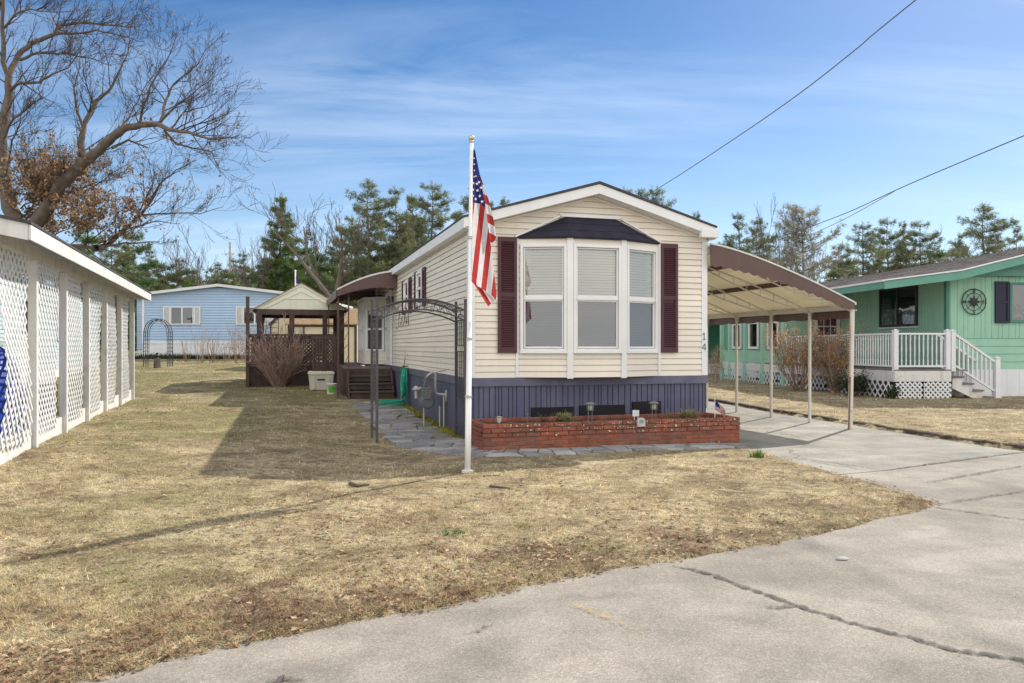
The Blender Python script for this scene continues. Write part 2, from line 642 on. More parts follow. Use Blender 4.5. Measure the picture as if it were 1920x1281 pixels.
def gz(x, y):
    sd = paved_sd(x, y)
    e = sstep(-.10, .10, sd)
    right = sstep(5.2, 6.6, np.asarray(x, float)) * sstep(9.5, 11.5, y)
    und = .05 * (fbm(np.asarray(x) * .8, np.asarray(y) * .8, 3) - .45) + .025 * (fbm(np.asarray(x) * 3.1, np.asarray(y) * 3.1, 8) - .5)
    return gbase(x, y) * e + (-.04) * (1 - e) + e * (.022 + .05 * right + und * sstep(0, .6, sd))


def gz1(x, y):
    return float(gz(np.array([x]), np.array([y]))[0])


def lawn_color(g, blade=False):
    ge = g.n('ShaderNodeNewGeometry')
    pos = ge.outputs['Position']
    ed = g.n('ShaderNodeAttribute', attribute_name='edge').outputs['Fac']
    gr = g.n('ShaderNodeAttribute', attribute_name='green').outputs['Fac']
    big = g.noise(pos, .5, 4, .6)
    mid = g.noise(pos, 1.5, 6, .7, .5)
    mid2 = g.noise(g.mapping(pos, (1, 1, 1), (0, 0, 0), (17, 5, 3)), 2.1, 6, .75, .5)
    clump = g.noise(g.mapping(pos, (1, 1.6, 1), (0, 0, .4), (3, 9, 1)), 5.5, 5, .7, .8)
    fine = g.noise(pos, 16, 4, .75)
    spk = g.noise(pos, 85, 2, .6)
    straw = g.mix((.76, .635, .395), (.50, .40, .235), g.ramp(mid, [(.40, 0.0), (.58, 1.0)]))
    olive = g.mix((.37, .36, .13), (.22, .235, .085), g.ramp(fine, [(.35, 0.0), (.65, 1.0)]))
    f_ol = g.math('ADD', g.math('MULTIPLY', g.math('SUBTRACT', big, .515), 6.0), gr)
    f_ol = g.math('ADD', f_ol, g.math('MULTIPLY', g.math('SUBTRACT', clump, .5), 1.2))
    f_ol = g.math('MULTIPLY', g.math('MINIMUM', g.math('MAXIMUM', f_ol, 0.0), 1.0), .62)
    c = g.mix(straw, olive, f_ol)
    brown = g.mix((.31, .20, .125), (.165, .115, .078), g.ramp(fine, [(.35, 0.0), (.65, 1.0)]))
    f_br = g.math('ADD', g.math('MULTIPLY', g.math('SUBTRACT', mid2, .53), 8.0), g.math('MULTIPLY', ed, .8))
    f_br = g.math('ADD', f_br, g.math('MULTIPLY', g.math('SUBTRACT', clump, .51), 4.0))
    f_br = g.math('MULTIPLY', g.math('MINIMUM', g.math('MAXIMUM', f_br, 0.0), 1.0), .8)
    c = g.mix(c, brown, f_br)
    c = g.mix(c, g.ramp(clump, [(.32, .5), (.5, 1.0), (.68, 1.2)]), 1.0, 'MULTIPLY')
    if not blade:
        c = g.mix(c, g.ramp(fine, [(.3, .38), (.7, .95)]), 1.0, 'MULTIPLY')
        c = g.mix(c, g.ramp(spk, [(.34, .4), (.62, 1.1)]), 1.0, 'MULTIPLY')
    return c, fine, spk, ge


def lawn_mat():
    m, nt = newmat('dormant_lawn')
    g = NG(nt)
    c, fine, spk, ge = lawn_color(g)
    p = g.n('ShaderNodeBsdfPrincipled')
    g.l(c, p.inputs['Base Color'])
    p.inputs['Roughness'].default_value = .95
    p.inputs['Specular IOR Level'].default_value = .1
    b = g.bump(fine, .6, .05)
    b = g.bump(spk, .7, .02, b)
    g.l(b, p.inputs['Normal'])
    g.out(p.outputs[0])
    return m


def blade_mat():
    m, nt = newmat('grass_blade')
    g = NG(nt)
    c, fine, spk, ge = lawn_color(g, True)
    isl = ge.outputs['Random Per Island']
    c = g.mix(c, g.ramp(isl, [(0, .42), (.45, 1.0), (.8, 1.25), (1, 1.7)]), 1.0, 'MULTIPLY')
    d = g.n('ShaderNodeBsdfDiffuse'); g.l(c, d.inputs[0])
    t = g.n('ShaderNodeBsdfTranslucent'); g.l(c, t.inputs[0])
    mx = g.n('ShaderNodeMixShader'); mx.inputs[0].default_value = .35
    g.l(d.outputs[0], mx.inputs[1]); g.l(t.outputs[0], mx.inputs[2])
    g.out(mx.outputs[0])
    return m


def np_mesh(name, V, Fc, mat, attrs=None, smooth=False):
    """V (n,3), Fc (m,k) with constant k"""
    me = bpy.data.meshes.new(name)
    n, m, k = len(V), len(Fc), Fc.shape[1]
    me.vertices.add(n)
    me.vertices.foreach_set('co', np.ascontiguousarray(V, dtype=np.float32).ravel())
    me.loops.add(m * k)
    me.loops.foreach_set('vertex_index', np.ascontiguousarray(Fc, dtype=np.int32).ravel())
    me.polygons.add(m)
    me.polygons.foreach_set('loop_start', np.arange(0, m * k, k, dtype=np.int32))
    me.update(calc_edges=True)
    if smooth:
        me.polygons.foreach_set('use_smooth', np.ones(m, bool))
    for an, av in (attrs or {}).items():
        a = me.attributes.new(an, 'FLOAT', 'POINT')
        a.data.foreach_set('value', np.ascontiguousarray(av, dtype=np.float32))
    me.validate()
    ob = bpy.data.objects.new(name, me)
    col.objects.link(ob)
    me.materials.append(mat)
    return ob


def green_attr(x, y):
    x = np.asarray(x); y = np.asarray(y)
    g = .55 * sstep(-2.0, -5.5, x) * sstep(7.5, 10.5, y)
    g = g + .35 * sstep(16, 21, y) * sstep(3, -2, x)
    g = g - .35 * sstep(4.5, 6.5, x)
    g = g - .45 * sstep(2.6, .4, np.abs(y - 8.2)) * sstep(-3, 0, x)
    return g


def edge_attr(x, y):
    sd = paved_sd(x, y)
    return np.exp(-np.clip(sd, 0, 99) / .9) * (np.asarray(y) < 9.4) + .3 * np.exp(-np.clip(sd, 0, 99) / .25) * (np.asarray(y) >= 9.4)


xs = np.concatenate([np.linspace(-420, -60, 10), np.linspace(-52, -16, 19), np.arange(-14.5, 16.5, .16), np.linspace(17.5, 52, 18), np.linspace(60, 420, 10)])
ys = np.concatenate([np.linspace(-200, -12, 8), np.linspace(-9, 1.5, 10), np.arange(2.2, 24, .16), np.linspace(24.5, 52, 46), np.linspace(58, 130, 16), np.linspace(160, 700, 8)])
GX, GY = np.meshgrid(xs, ys)
gx, gy = GX.ravel(), GY.ravel()
GV = np.stack([gx, gy, gz(gx, gy)], 1)
nx, ny = len(xs), len(ys)
ii = (np.arange(ny - 1)[:, None] * nx + np.arange(nx - 1)[None, :]).ravel()
GF = np.stack([ii, ii + 1, ii + nx + 1, ii + nx], 1)
M['lawn'] = lawn_mat()
ground = np_mesh('ground', GV, GF, M['lawn'], {'edge': edge_attr(gx, gy), 'green': green_attr(gx, gy)}, True)
tag(ground, 'dormant straw coloured lawn with olive and brown patches', 'lawn', kind='structure')


# ------------------------------------------------------------------ road and driveway
def pave_mat(name, c, warm, pebble=130, crack=0.0):
    m, nt = newmat(name)
    g = NG(nt)
    pos = g.n('ShaderNodeNewGeometry').outputs['Position']
    big = g.noise(pos, .5, 4, .6, .3)
    mid = g.noise(pos, 2.3, 5, .65)
    cc = g.mix(tuple(x * .9 for x in c), warm, g.ramp(big, [(.35, 0.0), (.65, 1.0)]))
    cc = g.mix(cc, g.ramp(mid, [(.3, .78), (.6, 1.06)]), 1.0, 'MULTIPLY')
    pat = g.noise(g.mapping(pos, (.28, .5, 1), (0, 0, R(25)), (5, 2, 0)), 1.0, 2, .4, 1.5)
    cc = g.mix(cc, g.ramp(pat, [(.44, .86), (.47, 1.0), (.56, 1.0), (.585, .9)]), 1.0, 'MULTIPLY')
    st = g.noise(g.mapping(pos, (.9, .35, 1), (0, 0, R(-30))), 1.0, 5, .7, .6)
    cc = g.mix(cc, g.ramp(st, [(.56, 1.0), (.74, .78)]), 1.0, 'MULTIPLY')
    vo = g.n('ShaderNodeTexVoronoi', feature='F1')
    vo.inputs['Scale'].default_value = pebble
    g.l(pos, vo.inputs['Vector'])
    peb = g.ramp(vo.outputs['Distance'], [(.15, 1.25), (.55, .62)])
    cc = g.mix(cc, peb, .6, 'MULTIPLY')
    rc = g.n('ShaderNodeSeparateColor'); g.l(vo.outputs['Color'], rc.inputs[0])
    cc = g.mix(cc, g.ramp(rc.outputs[0], [(0, .66), (.12, .9), (.85, 1.05), (1, 1.5)]), .55, 'MULTIPLY')
    f60 = g.noise(pos, 38, 4, .75)
    cc = g.mix(cc, g.ramp(f60, [(.32, .8), (.62, 1.06)]), 1.0, 'MULTIPLY')
    if crack:
        vc = g.n('ShaderNodeTexVoronoi', feature='DISTANCE_TO_EDGE')
        vc.inputs['Scale'].default_value = .42
        wv = g.n('ShaderNodeVectorMath', operation='ADD')
        nz = g.n('ShaderNodeTexNoise'); nz.inputs['Scale'].default_value = 1.4; nz.inputs['Detail'].default_value = 5
        g.l(pos, nz.inputs['Vector'])
        g.l(pos, wv.inputs[0]); g.l(nz.outputs['Color'], wv.inputs[1])
        g.l(wv.outputs[0], vc.inputs['Vector'])
        ck = g.ramp(vc.outputs['Distance'], [(0, crack), (.009, 1.0)])
        cc = g.mix(cc, ck, 1.0, 'MULTIPLY')
    p = g.n('ShaderNodeBsdfPrincipled')
    g.l(cc, p.inputs['Base Color'])
    p.inputs['Roughness'].default_value = .9
    p.inputs['Specular IOR Level'].default_value = .15
    b = g.bump(vo.outputs['Distance'], -.35, .006)
    b = g.bump(mid, .25, .03, b)
    g.l(b, p.inputs['Normal'])
    g.out(p.outputs[0])
    return m


M['road'] = pave_mat('worn_asphalt', (.345, .312, .265), (.415, .375, .32))
M['drive'] = pave_mat('old_driveway_concrete', (.335, .32, .28), (.41, .385, .335), 170, .55)


def flat_poly(name, P, z, mat, label, cat):
    mb = MB()
    mb.poly(*[(p[0], p[1], z) for p in P])
    o = mb.build(name, mat)
    import bmesh
    bm = bmesh.new(); bm.from_mesh(o.data)
    bmesh.ops.triangulate(bm, faces=bm.faces[:])
    bm.to_mesh(o.data); bm.free()
    if o.data.polygons[0].normal.z < 0:
        o.data.flip_normals()
    return tag(o, label, cat, kind='structure')


ROADS = [(-42, -14), (-14.3, -3.0), (-6.2, 1.5), (-2.2, 3.7), (-1.0, 4.5), (0, 5.1), (.874, 5.6), (1.88, 6.1), (2.5, 6.5), (3.4, 7.3),
         (3.75, 7.9), (3.8, 8.6), (3.6, 8.95), (4.56, 9.375), (7.3, 10.98), (8.9, 12.2), (14, 15.0), (30, 25.2), (60, 46), (60, -60), (-42, -60)]
DRIVES = [(3.6, 8.95), (3.4, 10.0), (3.3, 11.0), (3.0, 12.4), (2.9, 13.4), (-1.27, 28.7), (3.2, 29), (5.55, 21.1), (6.05, 17.4),
          (6.65, 14.7), (6.9, 13.2), (7.3, 11.4), (7.3, 10.98), (4.56, 9.375)]
flat_poly('road', ROADS, 0, M['road'], 'pale worn asphalt lane curving across the corner of the view', 'road')
flat_poly('driveway', DRIVES, .004, M['drive'], 'pale cracked driveway running under the arched carport', 'driveway')


def PX(px, py, z=0):
    Y = F * (CAMZ - z) / (py - 650)
    return ((px - 960) / F * Y, Y)


def seam_strip(name, pts, w, mat, z, label, cat, jag=.35, sub=8):
    P = []
    for i in range(len(pts) - 1):
        for k in range(sub):
            t = k / sub
            P.append(Vector((pts[i][0] * (1 - t) + pts[i + 1][0] * t, pts[i][1] * (1 - t) + pts[i + 1][1] * t, z)))
    P.append(Vector((*pts[-1], z)))
    rn = random.Random(len(pts) * 7 + int(w * 1000))
    mb = MB()
    for i, p in enumerate(P):
        t = (P[min(i + 1, len(P) - 1)] - P[max(i - 1, 0)]).normalized()
        nn = Vector((-t.y, t.x, 0))
        e = min(1, i / 4, (len(P) - 1 - i) / 4) * .8 + .2
        o = rn.uniform(-.18, .18) * w
        a = w * e * (.5 + rn.uniform(-jag, jag))
        b = w * e * (.5 + rn.uniform(-jag, jag))
        mb.v += [tuple(p + nn * (a + o)), tuple(p - nn * (b - o))]
        if i:
            q = 2 * i
            mb.f.append((q - 2, q - 1, q + 1, q))
    o = mb.build(name, mat)
    return tag(o, label, cat, kind='structure')


def worn_paint(name, c, lo, hi, scale=40):
    m, nt = newmat(name)
    g = NG(nt)
    pos = g.n('ShaderNodeNewGeometry').outputs['Position']
    n = g.noise(pos, scale, 4, .7)
    d = g.n('ShaderNodeBsdfDiffuse'); d.inputs[0].default_value = (*c, 1)
    t = g.n('ShaderNodeBsdfTransparent')
    mx = g.n('ShaderNodeMixShader')
    g.l(g.ramp(n, [(lo, 0.0), (hi, 1.0)]), mx.inputs[0])
    g.l(t.outputs[0], mx.inputs[1]); g.l(d.outputs[0], mx.inputs[2])
    g.out(mx.outputs[0])
    return m


M['tar'] = worn_paint('crack_tar', (.13, .122, .112), .30, .62, 22)
M['tar_thin'] = worn_paint('thin_tar', (.17, .158, .142), .40, .75, 20)
M['yellow'] = worn_paint('faded_yellow_paint', (.5, .36, .08), .45, .75, 30)
seam_strip('sealed_crack', [PX(*p) for p in ((1262, 1062), (1330, 1077), (1400, 1103), (1490, 1135), (1600, 1170), (1700, 1195), (1800, 1222), (1935, 1243), (2200, 1290))],
           .045, M['tar'], .006, 'dark sealed crack snaking over the asphalt', 'road crack')
seam_strip('sealed_crack', [PX(*p) for p in ((1422, 1139), (1460, 1141), (1497, 1137))], .03, M['tar'], .009, 'short dark sealed crack forking off the long one', 'road crack')
seam_strip('sealed_crack', [PX(*p) for p in ((1770, 1215), (1800, 1228), (1835, 1245))], .022, M['tar_thin'], .009, 'thin broken crack below the long sealed crack', 'road crack')
seam_strip('sealed_crack', [PX(*p) for p in ((1742, 950), (1790, 957), (1850, 965), (1935, 978))], .05, M['tar_thin'], .006, 'thin seam where lane meets the driveway mouth', 'road crack')
seam_strip('pavement_seam', [PX(*p) for p in ((1768, 946), (1830, 936), (1935, 919))], .07, M['tar_thin'], .010, 'dark seam nearest the lawn tip', 'road seam', .2)
seam_strip('pavement_seam', [PX(*p) for p in ((1735, 906), (1830, 890), (1935, 871))], .07, M['tar_thin'], .010, 'middle seam across the driveway mouth', 'road seam', .2)
seam_strip('pavement_seam', [PX(*p) for p in ((1660, 883), (1780, 866), (1935, 846))], .06, M['tar_thin'], .010, 'seam where driveway slab begins', 'road seam', .2)
seam_strip('pavement_seam', [PX(*p) for p in ((1455, 855), (1540, 866), (1660, 883))], .06, M['tar_thin'], .010, 'seam along the planter side of the driveway', 'road seam', .2)
seam_strip('yellow_paint_line', [PX(*p) for p in ((1062, 1134), (1110, 1149), (1160, 1170), (1214, 1195))], .035, M['yellow'], .012, 'faded yellow paint stroke on the asphalt', 'paint mark')

seam_strip('oil_stain', [PX(*p) for p in ((500, 1283), (530, 1275), (575, 1278))], .05, M['tar'], .006, 'small dark broken spot in the asphalt at the bottom of the view', 'road stain', .4)
seam_strip('oil_stain', [PX(*p) for p in ((136, 1275), (150, 1268), (166, 1266))], .06, M['tar_thin'], .006, 'dark patch on the asphalt edge at the bottom left', 'road stain', .4)
seam_strip('oil_stain', [PX(*p) for p in ((880, 1190), (905, 1180), (925, 1172))], .03, M['tar_thin'], .006, 'faint grey scuff on the asphalt left of the yellow stroke', 'road stain', .4)
# dark edging of the driveway
mb = MB()
rn = random.Random(5)
cp = []
for i in range(len(CURB) - 1):
    n = 9
    for k in range(n):
        t = k / n
        cp.append((CURB[i][0] * (1 - t) + CURB[i + 1][0] * t, CURB[i][1] * (1 - t) + CURB[i + 1][1] * t))
cp.append(CURB[-1])
for i, (x, y) in enumerate(cp):
    a = cp[max(i - 1, 0)]; b = cp[min(i + 1, len(cp) - 1)]
    t = Vector((b[0] - a[0], b[1] - a[1], 0)).normalized()
    nn = Vector((-t.y, t.x, 0))
    w0 = .05 + rn.uniform(-.008, .008); h = .075 + rn.uniform(-.01, .01)
    for (s, z) in ((1, -.05), (1, h - .015), (.5, h), (-.5, h), (-1, h - .02), (-1, -.05)):
        q = Vector((x, y, z)) + nn * w0 * s
        mb.v.append(tuple(q))
    if i:
        o = 6 * i
        for k in range(5):
            mb.f.append((o - 6 + k, o - 6 + k + 1, o + k + 1, o + k))
mb.f.append((5, 4, 3, 2, 1, 0))
tag(mb.build('kerb', M['concrete_curb']), 'low dark edging between driveway and the right lawn', 'kerb', kind='structure')

# ------------------------------------------------------------------ flagstone path
PATH = [(-.85, 7.0), (-.78, 5.2), (-.74, 3.4), (-.72, 1.8), (-.72, .6), (-.62, -.5), (-.2, -1.35), (.6, -1.72), (1.8, -1.76), (3.0, -1.8), (4.15, -1.85)]
PW = [.5, .52, .52, .52, .55, .6, .5, .27, .25, .24, .24]


def path_pt(s):
    """s in 0..len-1"""
    i = min(int(s), len(PATH) - 2)
    t = s - i
    P = [Vector(p) for p in (PATH[max(i - 1, 0)], PATH[i], PATH[i + 1], PATH[min(i + 2, len(PATH) - 1)])]
    p = .5 * ((2 * P[1]) + (-P[0] + P[2]) * t + (2 * P[0] - 5 * P[1] + 4 * P[2] - P[3]) * t * t + (-P[0] + 3 * P[1] - 3 * P[2] + P[3]) * t ** 3)
    w = PW[i] * (1 - t) + PW[i + 1] * t
    return p, w


PATHC = [tuple(HW(*path_pt(k * .25)[0])[:2]) for k in range(0, 41)]


def path_d(x, y):
    return d_poly(x, y, PATHC, False)


mb = MB()
rn = random.Random(11)
rows = 46
grid = {}
cols = 3
for r in range(rows + 1):
    s = r / rows * (len(PATH) - 1)
    p, w = path_pt(s)
    q, _ = path_pt(min(s + .05, len(PATH) - 1)); q0, _ = path_pt(max(s - .05, 0))
    t = (q - q0).normalized(); nn = Vector((-t.y, t.x))
    for c in range(cols + 1):
        f = c / cols * 2 - 1
        jf = rn.uniform(-.16, .16) + (.12 * math.sin(r * 1.7) if 0 < c < cols else 0)
        grid[(r, c)] = p + nn * (w * (f + jf)) + t * rn.uniform(-.07, .07)
used = set()
for r in range(rows):
    c = 0
    while c < cols:
        span = 1
        if c < cols - 1 and rn.random() < .4:
            span = 2
        rs = 1
        if span == 1 and r < rows - 1 and rn.random() < .25 and (r, c) not in used and (r + 1, c) not in used:
            rs = 2
        if (r, c) in used:
            c += 1
            continue
        if span == 2 and (r, c + 1) in used:
            span = 1
        for a in range(rs):
            for b in range(span):
                used.add((r + a, c + b))
        ring = [grid[(r, c)]] + ([grid[(r, c + 1)]] if span == 2 else []) + [grid[(r, c + span)]]
        if rs == 2:
            ring.append(grid[(r + 1, c + span)])
        ring += [grid[(r + rs, c + span)]] + ([grid[(r + rs, c + 1)]] if span == 2 else []) + [grid[(r + rs, c)]]
        if rs == 2:
            ring.append(grid[(r + 1, c)])
        cen = sum((Vector(q) for q in ring), Vector((0, 0))) / len(ring)
        k = rn.uniform(.86, .93)
        W3 = []
        tilt = Vector((rn.uniform(-.02, .02), rn.uniform(-.02, .02)))
        for q in ring:
            q2 = cen + (Vector(q) - cen) * k
            w3 = HW(q2.x, q2.y)
            w3.z = .035 + rn.uniform(-.003, .003) + tilt.dot(Vector(q2) - cen)
            W3.append(w3)
        zc = gz1(HW(cen.x, cen.y).x, HW(cen.x, cen.y).y)
        n = len(W3)
        top = [(w.x, w.y, zc + w.z - .012) for w in W3]
        bot = [(w.x, w.y, zc - .06) for w in W3]
        mb.add(top + bot, [tuple(range(n))] + [(i, n + i, n + (i + 1) % n, (i + 1) % n) for i in range(n)])
        c += span
o = mb.build('path', M['slate_stone'], bevel=.006)
o.data.validate()
tag(o, 'flagstone path of grey and reddish slabs beside the beige home', 'path', kind='structure')
# ------------------------------------------------------------------ grass blades, leaves, moss
def blocked(x, y):
    lx = HC * (x - HO[0]) + HS * (y - HO[1]); ly = -HS * (x - HO[0]) + HC * (y - HO[1])
    b = (lx > -.03) & (lx < 4.25) & (ly > -.05) & (ly < 17)
    b |= (lx > -.1) & (lx < 4.0) & (ly > -1.42) & (ly < 0)
    b |= (lx > -1.5) & (lx < 0) & (ly > 7.0) & (ly < 12)
    b |= (path_d(x, y) < .36) & (vnoise(x * 6, y * 6, 4) > .22)
    sx = -6.08 + 0 * x
    # lattice shelter footprint
    ux = (x + 6.08) * .9438 + (y - 9.82) * .3305
    b |= (ux < -.05) & (y > 5) & (y < 24)
    b |= paved_sd(x, y) < -.02
    return b


def blade_field(rng, N, x, y, L, w, lean, zoff=0.0):
    az = rng.uniform(0, 2 * np.pi, N)
    ln = np.clip(rng.normal(lean, .28, N), .1, 1.45)
    tw = az + rng.uniform(-.6, .6, N) + np.pi / 2
    z = gz(x, y) + zoff
    dx, dy = np.cos(az) * np.sin(ln), np.sin(az) * np.sin(ln)
    dz = np.cos(ln)
    b = np.stack([x, y, z - .004], 1)
    t = np.stack([dx, dy, dz], 1) * L[:, None]
    s = np.stack([np.cos(tw), np.sin(tw), np.zeros(N)], 1) * (w / 2)[:, None]
    V = np.empty((N, 3, 3))
    V[:, 0] = b - s; V[:, 1] = b + s; V[:, 2] = b + t
    return V.reshape(-1, 3)


def blades():
    rng = np.random.default_rng(3)
    N0 = 340000
    px = rng.uniform(-260, 2180, N0)
    py = 650 + np.exp(rng.uniform(np.log(42), np.log(650), N0) * .0) * 0 + rng.uniform(44, 680, N0)
    Y = F * 1.45 / (py - 650)
    X = (px - 960) / F * Y
    Y = Y + rng.uniform(-.02, .02, N0) * Y
    ok = ~blocked(X, Y)
    thin = fbm(X * 1.3, Y * 1.3, 21)
    ok &= rng.uniform(0, 1, N0) < np.clip((thin - .30) * 4.5, .12, 1)
    X, Y = X[ok], Y[ok]
    N = len(X)
    L = (.022 + .0022 * Y) * rng.uniform(.6, 1.6, N)
    w = np.maximum(.0035, .00062 * Y) * rng.uniform(.7, 1.4, N)
    V = blade_field(rng, N, X, Y, L, w, 1.18)
    # taller tufts
    NT = 15000
    px = rng.uniform(-260, 2180, NT); py = 650 + rng.uniform(60, 680, NT)
    tY = F * 1.45 / (py - 650); tX = (px - 960) / F * tY
    ok = (~blocked(tX, tY)) & (rng.uniform(0, 1, NT) < np.clip((fbm(tX * 1.1, tY * 1.1, 51) - .38) * 5, .06, 1))
    tX, tY = tX[ok], tY[ok]
    per = 12
    bX = np.repeat(tX, per) + rng.normal(0, .022, len(tX) * per) * (1 + .05 * np.repeat(tY, per)); bY = np.repeat(tY, per) + rng.normal(0, .022, len(tX) * per) * (1 + .05 * np.repeat(tY, per))
    n2 = len(bX)
    V2 = blade_field(rng, n2, bX, bY, (.04 + .0018 * bY) * rng.uniform(.5, 1.4, n2), np.maximum(.004, .0007 * bY) * rng.uniform(.7, 1.4, n2), 1.02)
    gsh = np.repeat(rng.normal(.1, .35, len(tX)), per)
    V = np.concatenate([V, V2])
    att = {'edge': np.concatenate([np.repeat(edge_attr(X, Y), 3), np.repeat(edge_attr(bX, bY), 3)]),
           'green': np.concatenate([np.repeat(green_attr(X, Y) + rng.normal(0, .12, N), 3), np.repeat(green_attr(bX, bY) + gsh, 3)])}
    N = N + n2
    o = np_mesh('grass', V, np.arange(3 * N).reshape(-1, 3), blade_mat(), att)
    tag(o, 'short dry grass blades covering the lawn', 'grass', kind='stuff')


blades()


def leaf_mesh(name, X, Y, size, mat, rng, zoff, label):
    """curled dead leaves, 4 tris each"""
    N = len(X)
    az = rng.uniform(0, 2 * np.pi, N)
    z = gz(X, Y) + zoff * rng.uniform(.2, 1.3, N)
    a = np.stack([np.cos(az), np.sin(az), rng.uniform(-.35, .35, N)], 1)
    b = np.stack([-np.sin(az), np.cos(az), rng.uniform(-.4, .4, N)], 1)
    c = np.stack([X, Y, z], 1)
    s = size[:, None]
    up = np.array([0, 0, 1.0])
    V = np.empty((N, 6, 3))
    V[:, 0] = c - a * s
    V[:, 1] = c - a * s * .2 + b * s * .5 + up * s * .35 * rng.uniform(.2, 1, N)[:, None]
    V[:, 2] = c + a * s * .4 + b * s * .38 + up * s * .3 * rng.uniform(.1, 1, N)[:, None]
    V[:, 3] = c + a * s
    V[:, 4] = c + a * s * .4 - b * s * .38 + up * s * .3 * rng.uniform(.1, 1, N)[:, None]
    V[:, 5] = c - a * s * .2 - b * s * .5 + up * s * .35 * rng.uniform(.2, 1, N)[:, None]
    base = (np.arange(N) * 6)[:, None]
    Fc = np.concatenate([base + np.array([[0, 2, 1]]), base + np.array([[0, 3, 2]]), base + np.array([[0, 4, 3]]), base + np.array([[0, 5, 4]])])
    o = np_mesh(name, V.reshape(-1, 3), Fc, mat)
    return tag(o, label, 'leaves', kind='stuff')


M['dead_leaf'] = pm('dead_leaf', (.27, .155, .085), .8, .3, 8, c2=(.5, .38, .25), c2scale=2.5, c2lo=.45, c2hi=.6, island=.5, trans=.2)
M['moss'] = pm('moss', (.30, .30, .035), .95, .3, 5, island=.4, c2=(.13, .11, .04), c2scale=3, c2lo=.5, c2hi=.7)
M['weed'] = pm('weed_green', (.11, .21, .035), .7, .25, 20, island=.4, trans=.3)


def leaves():
    rng = np.random.default_rng(9)
    N0 = 34000
    px = rng.uniform(-200, 2150, N0)
    py = rng.uniform(720, 1300, N0)
    Y = F * 1.46 / (py - 650); X = (px - 960) / F * Y
    sd = paved_sd(X, Y)
    dens = .10 + .55 * np.exp(-np.abs(sd - .35) / .5) * (Y < 9) + .5 * (fbm(X * .9, Y * .9, 31) > .58) + .6 * sstep(.9, .2, np.abs((X + 6.0) * .9438 + (Y - 9.82) * .3305 - .5)) * (Y > 9)
    ok = (~blocked(X, Y)) & (rng.uniform(0, 1, N0) < dens * .8)
    # strays on the pavement and at the kerb
    kx, ky = [], []
    for i in range(130):
        j = rng.integers(0, len(CURB) - 1); t = rng.uniform()
        kx.append(CURB[j][0] * (1 - t) + CURB[j + 1][0] * t + rng.normal(0, .12)); ky.append(CURB[j][1] * (1 - t) + CURB[j + 1][1] * t + rng.normal(0, .1))
    X = np.concatenate([X[ok], kx]); Y = np.concatenate([Y[ok], ky])
    size = rng.uniform(.007, .021, len(X)) * (1 + Y * .05)
    leaf_mesh('fallen_leaves', X, Y, size, M['dead_leaf'], rng, .02, 'scattered dry brown oak leaves on the lawn')


leaves()


def moss():
    rng = np.random.default_rng(5)
    N = 14000
    lx = -rng.uniform(.0, .5, N) + .02; ly = rng.uniform(.2, 6.2, N)
    keep = (fbm(lx * 3 + 9, ly * 1.6, 41) > .38)
    lx, ly = lx[keep], ly[keep]
    X = HO[0] + HC * lx - HS * ly; Y = HO[1] + HS * lx + HC * ly
    N = len(X)
    V = blade_field(rng, N, X, Y, rng.uniform(.025, .06, N), rng.uniform(.012, .022, N), .9)
    o = np_mesh('moss', V, np.arange(3 * N).reshape(-1, 3), M['moss'])
    tag(o, 'bright yellow green moss strip along the slate skirting', 'moss', kind='stuff')


moss()


def tuft(name, X, Y, r, n, h, mat, label, cat, seed, lean=.7, wd=.008):
    rng = np.random.default_rng(seed)
    a = rng.uniform(0, 2 * np.pi, n); q = r * np.sqrt(rng.uniform(0, 1, n))
    x = np.cos(a) * q + X; y = np.sin(a) * q + Y
    V = blade_field(rng, n, x, y, rng.uniform(.5, 1.2, n) * h, np.full(n, wd), lean)
    o = np_mesh(name, V - np.array([X, Y, gz1(X, Y)]), np.arange(3 * n).reshape(-1, 3), mat)
    o.location = (X, Y, gz1(X, Y))
    return tag(o, label, cat)


x, y = PX(1420, 860); tuft('weed_clump', x, y, .09, 110, .13, M['weed'], 'bright green weed clump at the end of the flagstone path', 'weed', 1, .5, .012)
x, y = PX(851, 1008); tuft('weed_clump', x, y, .085, 90, .05, M['weed'], 'flat green weed rosette in the middle of the front lawn', 'weed', 2, 1.1, .014)
x, y = PX(980, 993); tuft('weed_clump', x, y, .08, 70, .03, M['moss'], 'yellowish moss patch right of the green weed rosette', 'weed', 4, 1.0, .012)


# sticks and bark scraps on the lawn
def stick(pts, r, label):
    P = [PX(*p) for p in pts]
    base = P[0]
    z0 = gz1(*base)
    mb = MB()
    mb.tube([(p[0] - base[0], p[1] - base[1], gz1(*p) - z0 + r * .8) for p in P], [r * f for f in np.linspace(1, .5, len(P))], 6)
    o = mb.build('fallen_stick', M['twig'], loc=(base[0], base[1], z0))
    tag(o, label, 'stick', 'sticks lying on the front lawn')


stick([(656, 917), (672, 921), (692, 918)], .022, 'dark thick stick lying left of the flagpole foot')
stick([(918, 917), (940, 919), (956, 921)], .014, 'dark thin stick lying just right of the flagpole foot')
stick([(906, 899), (920, 898), (935, 897)], .008, 'smallest thin twig close behind the flagpole foot')
mb = MB()
mb.lathe([(.0, 0), (.045, .002), (.05, .02), (.03, .034), (0, .038)], n=9)
x, y = PX(1579, 1050)
o = mb.build('pebble', M['stone_grey'], loc=(x, y, .002)); o.scale = (.9, .5, .55)
tag(o, 'pale flat pebble lying on the asphalt', 'pebble')
# ------------------------------------------------------------------ things in the frame of the beige home
OFF = {}


def HT(name, label, cat, x, y, z=None, group=None, rz=None):
    w = HW(x, y)
    if z is None:
        z = gz1(w.x, w.y)
    r = thing(name, label, cat, (w.x, w.y, z), TH if rz is None else rz, group)
    OFF[r.name] = (x, y, z)
    return r


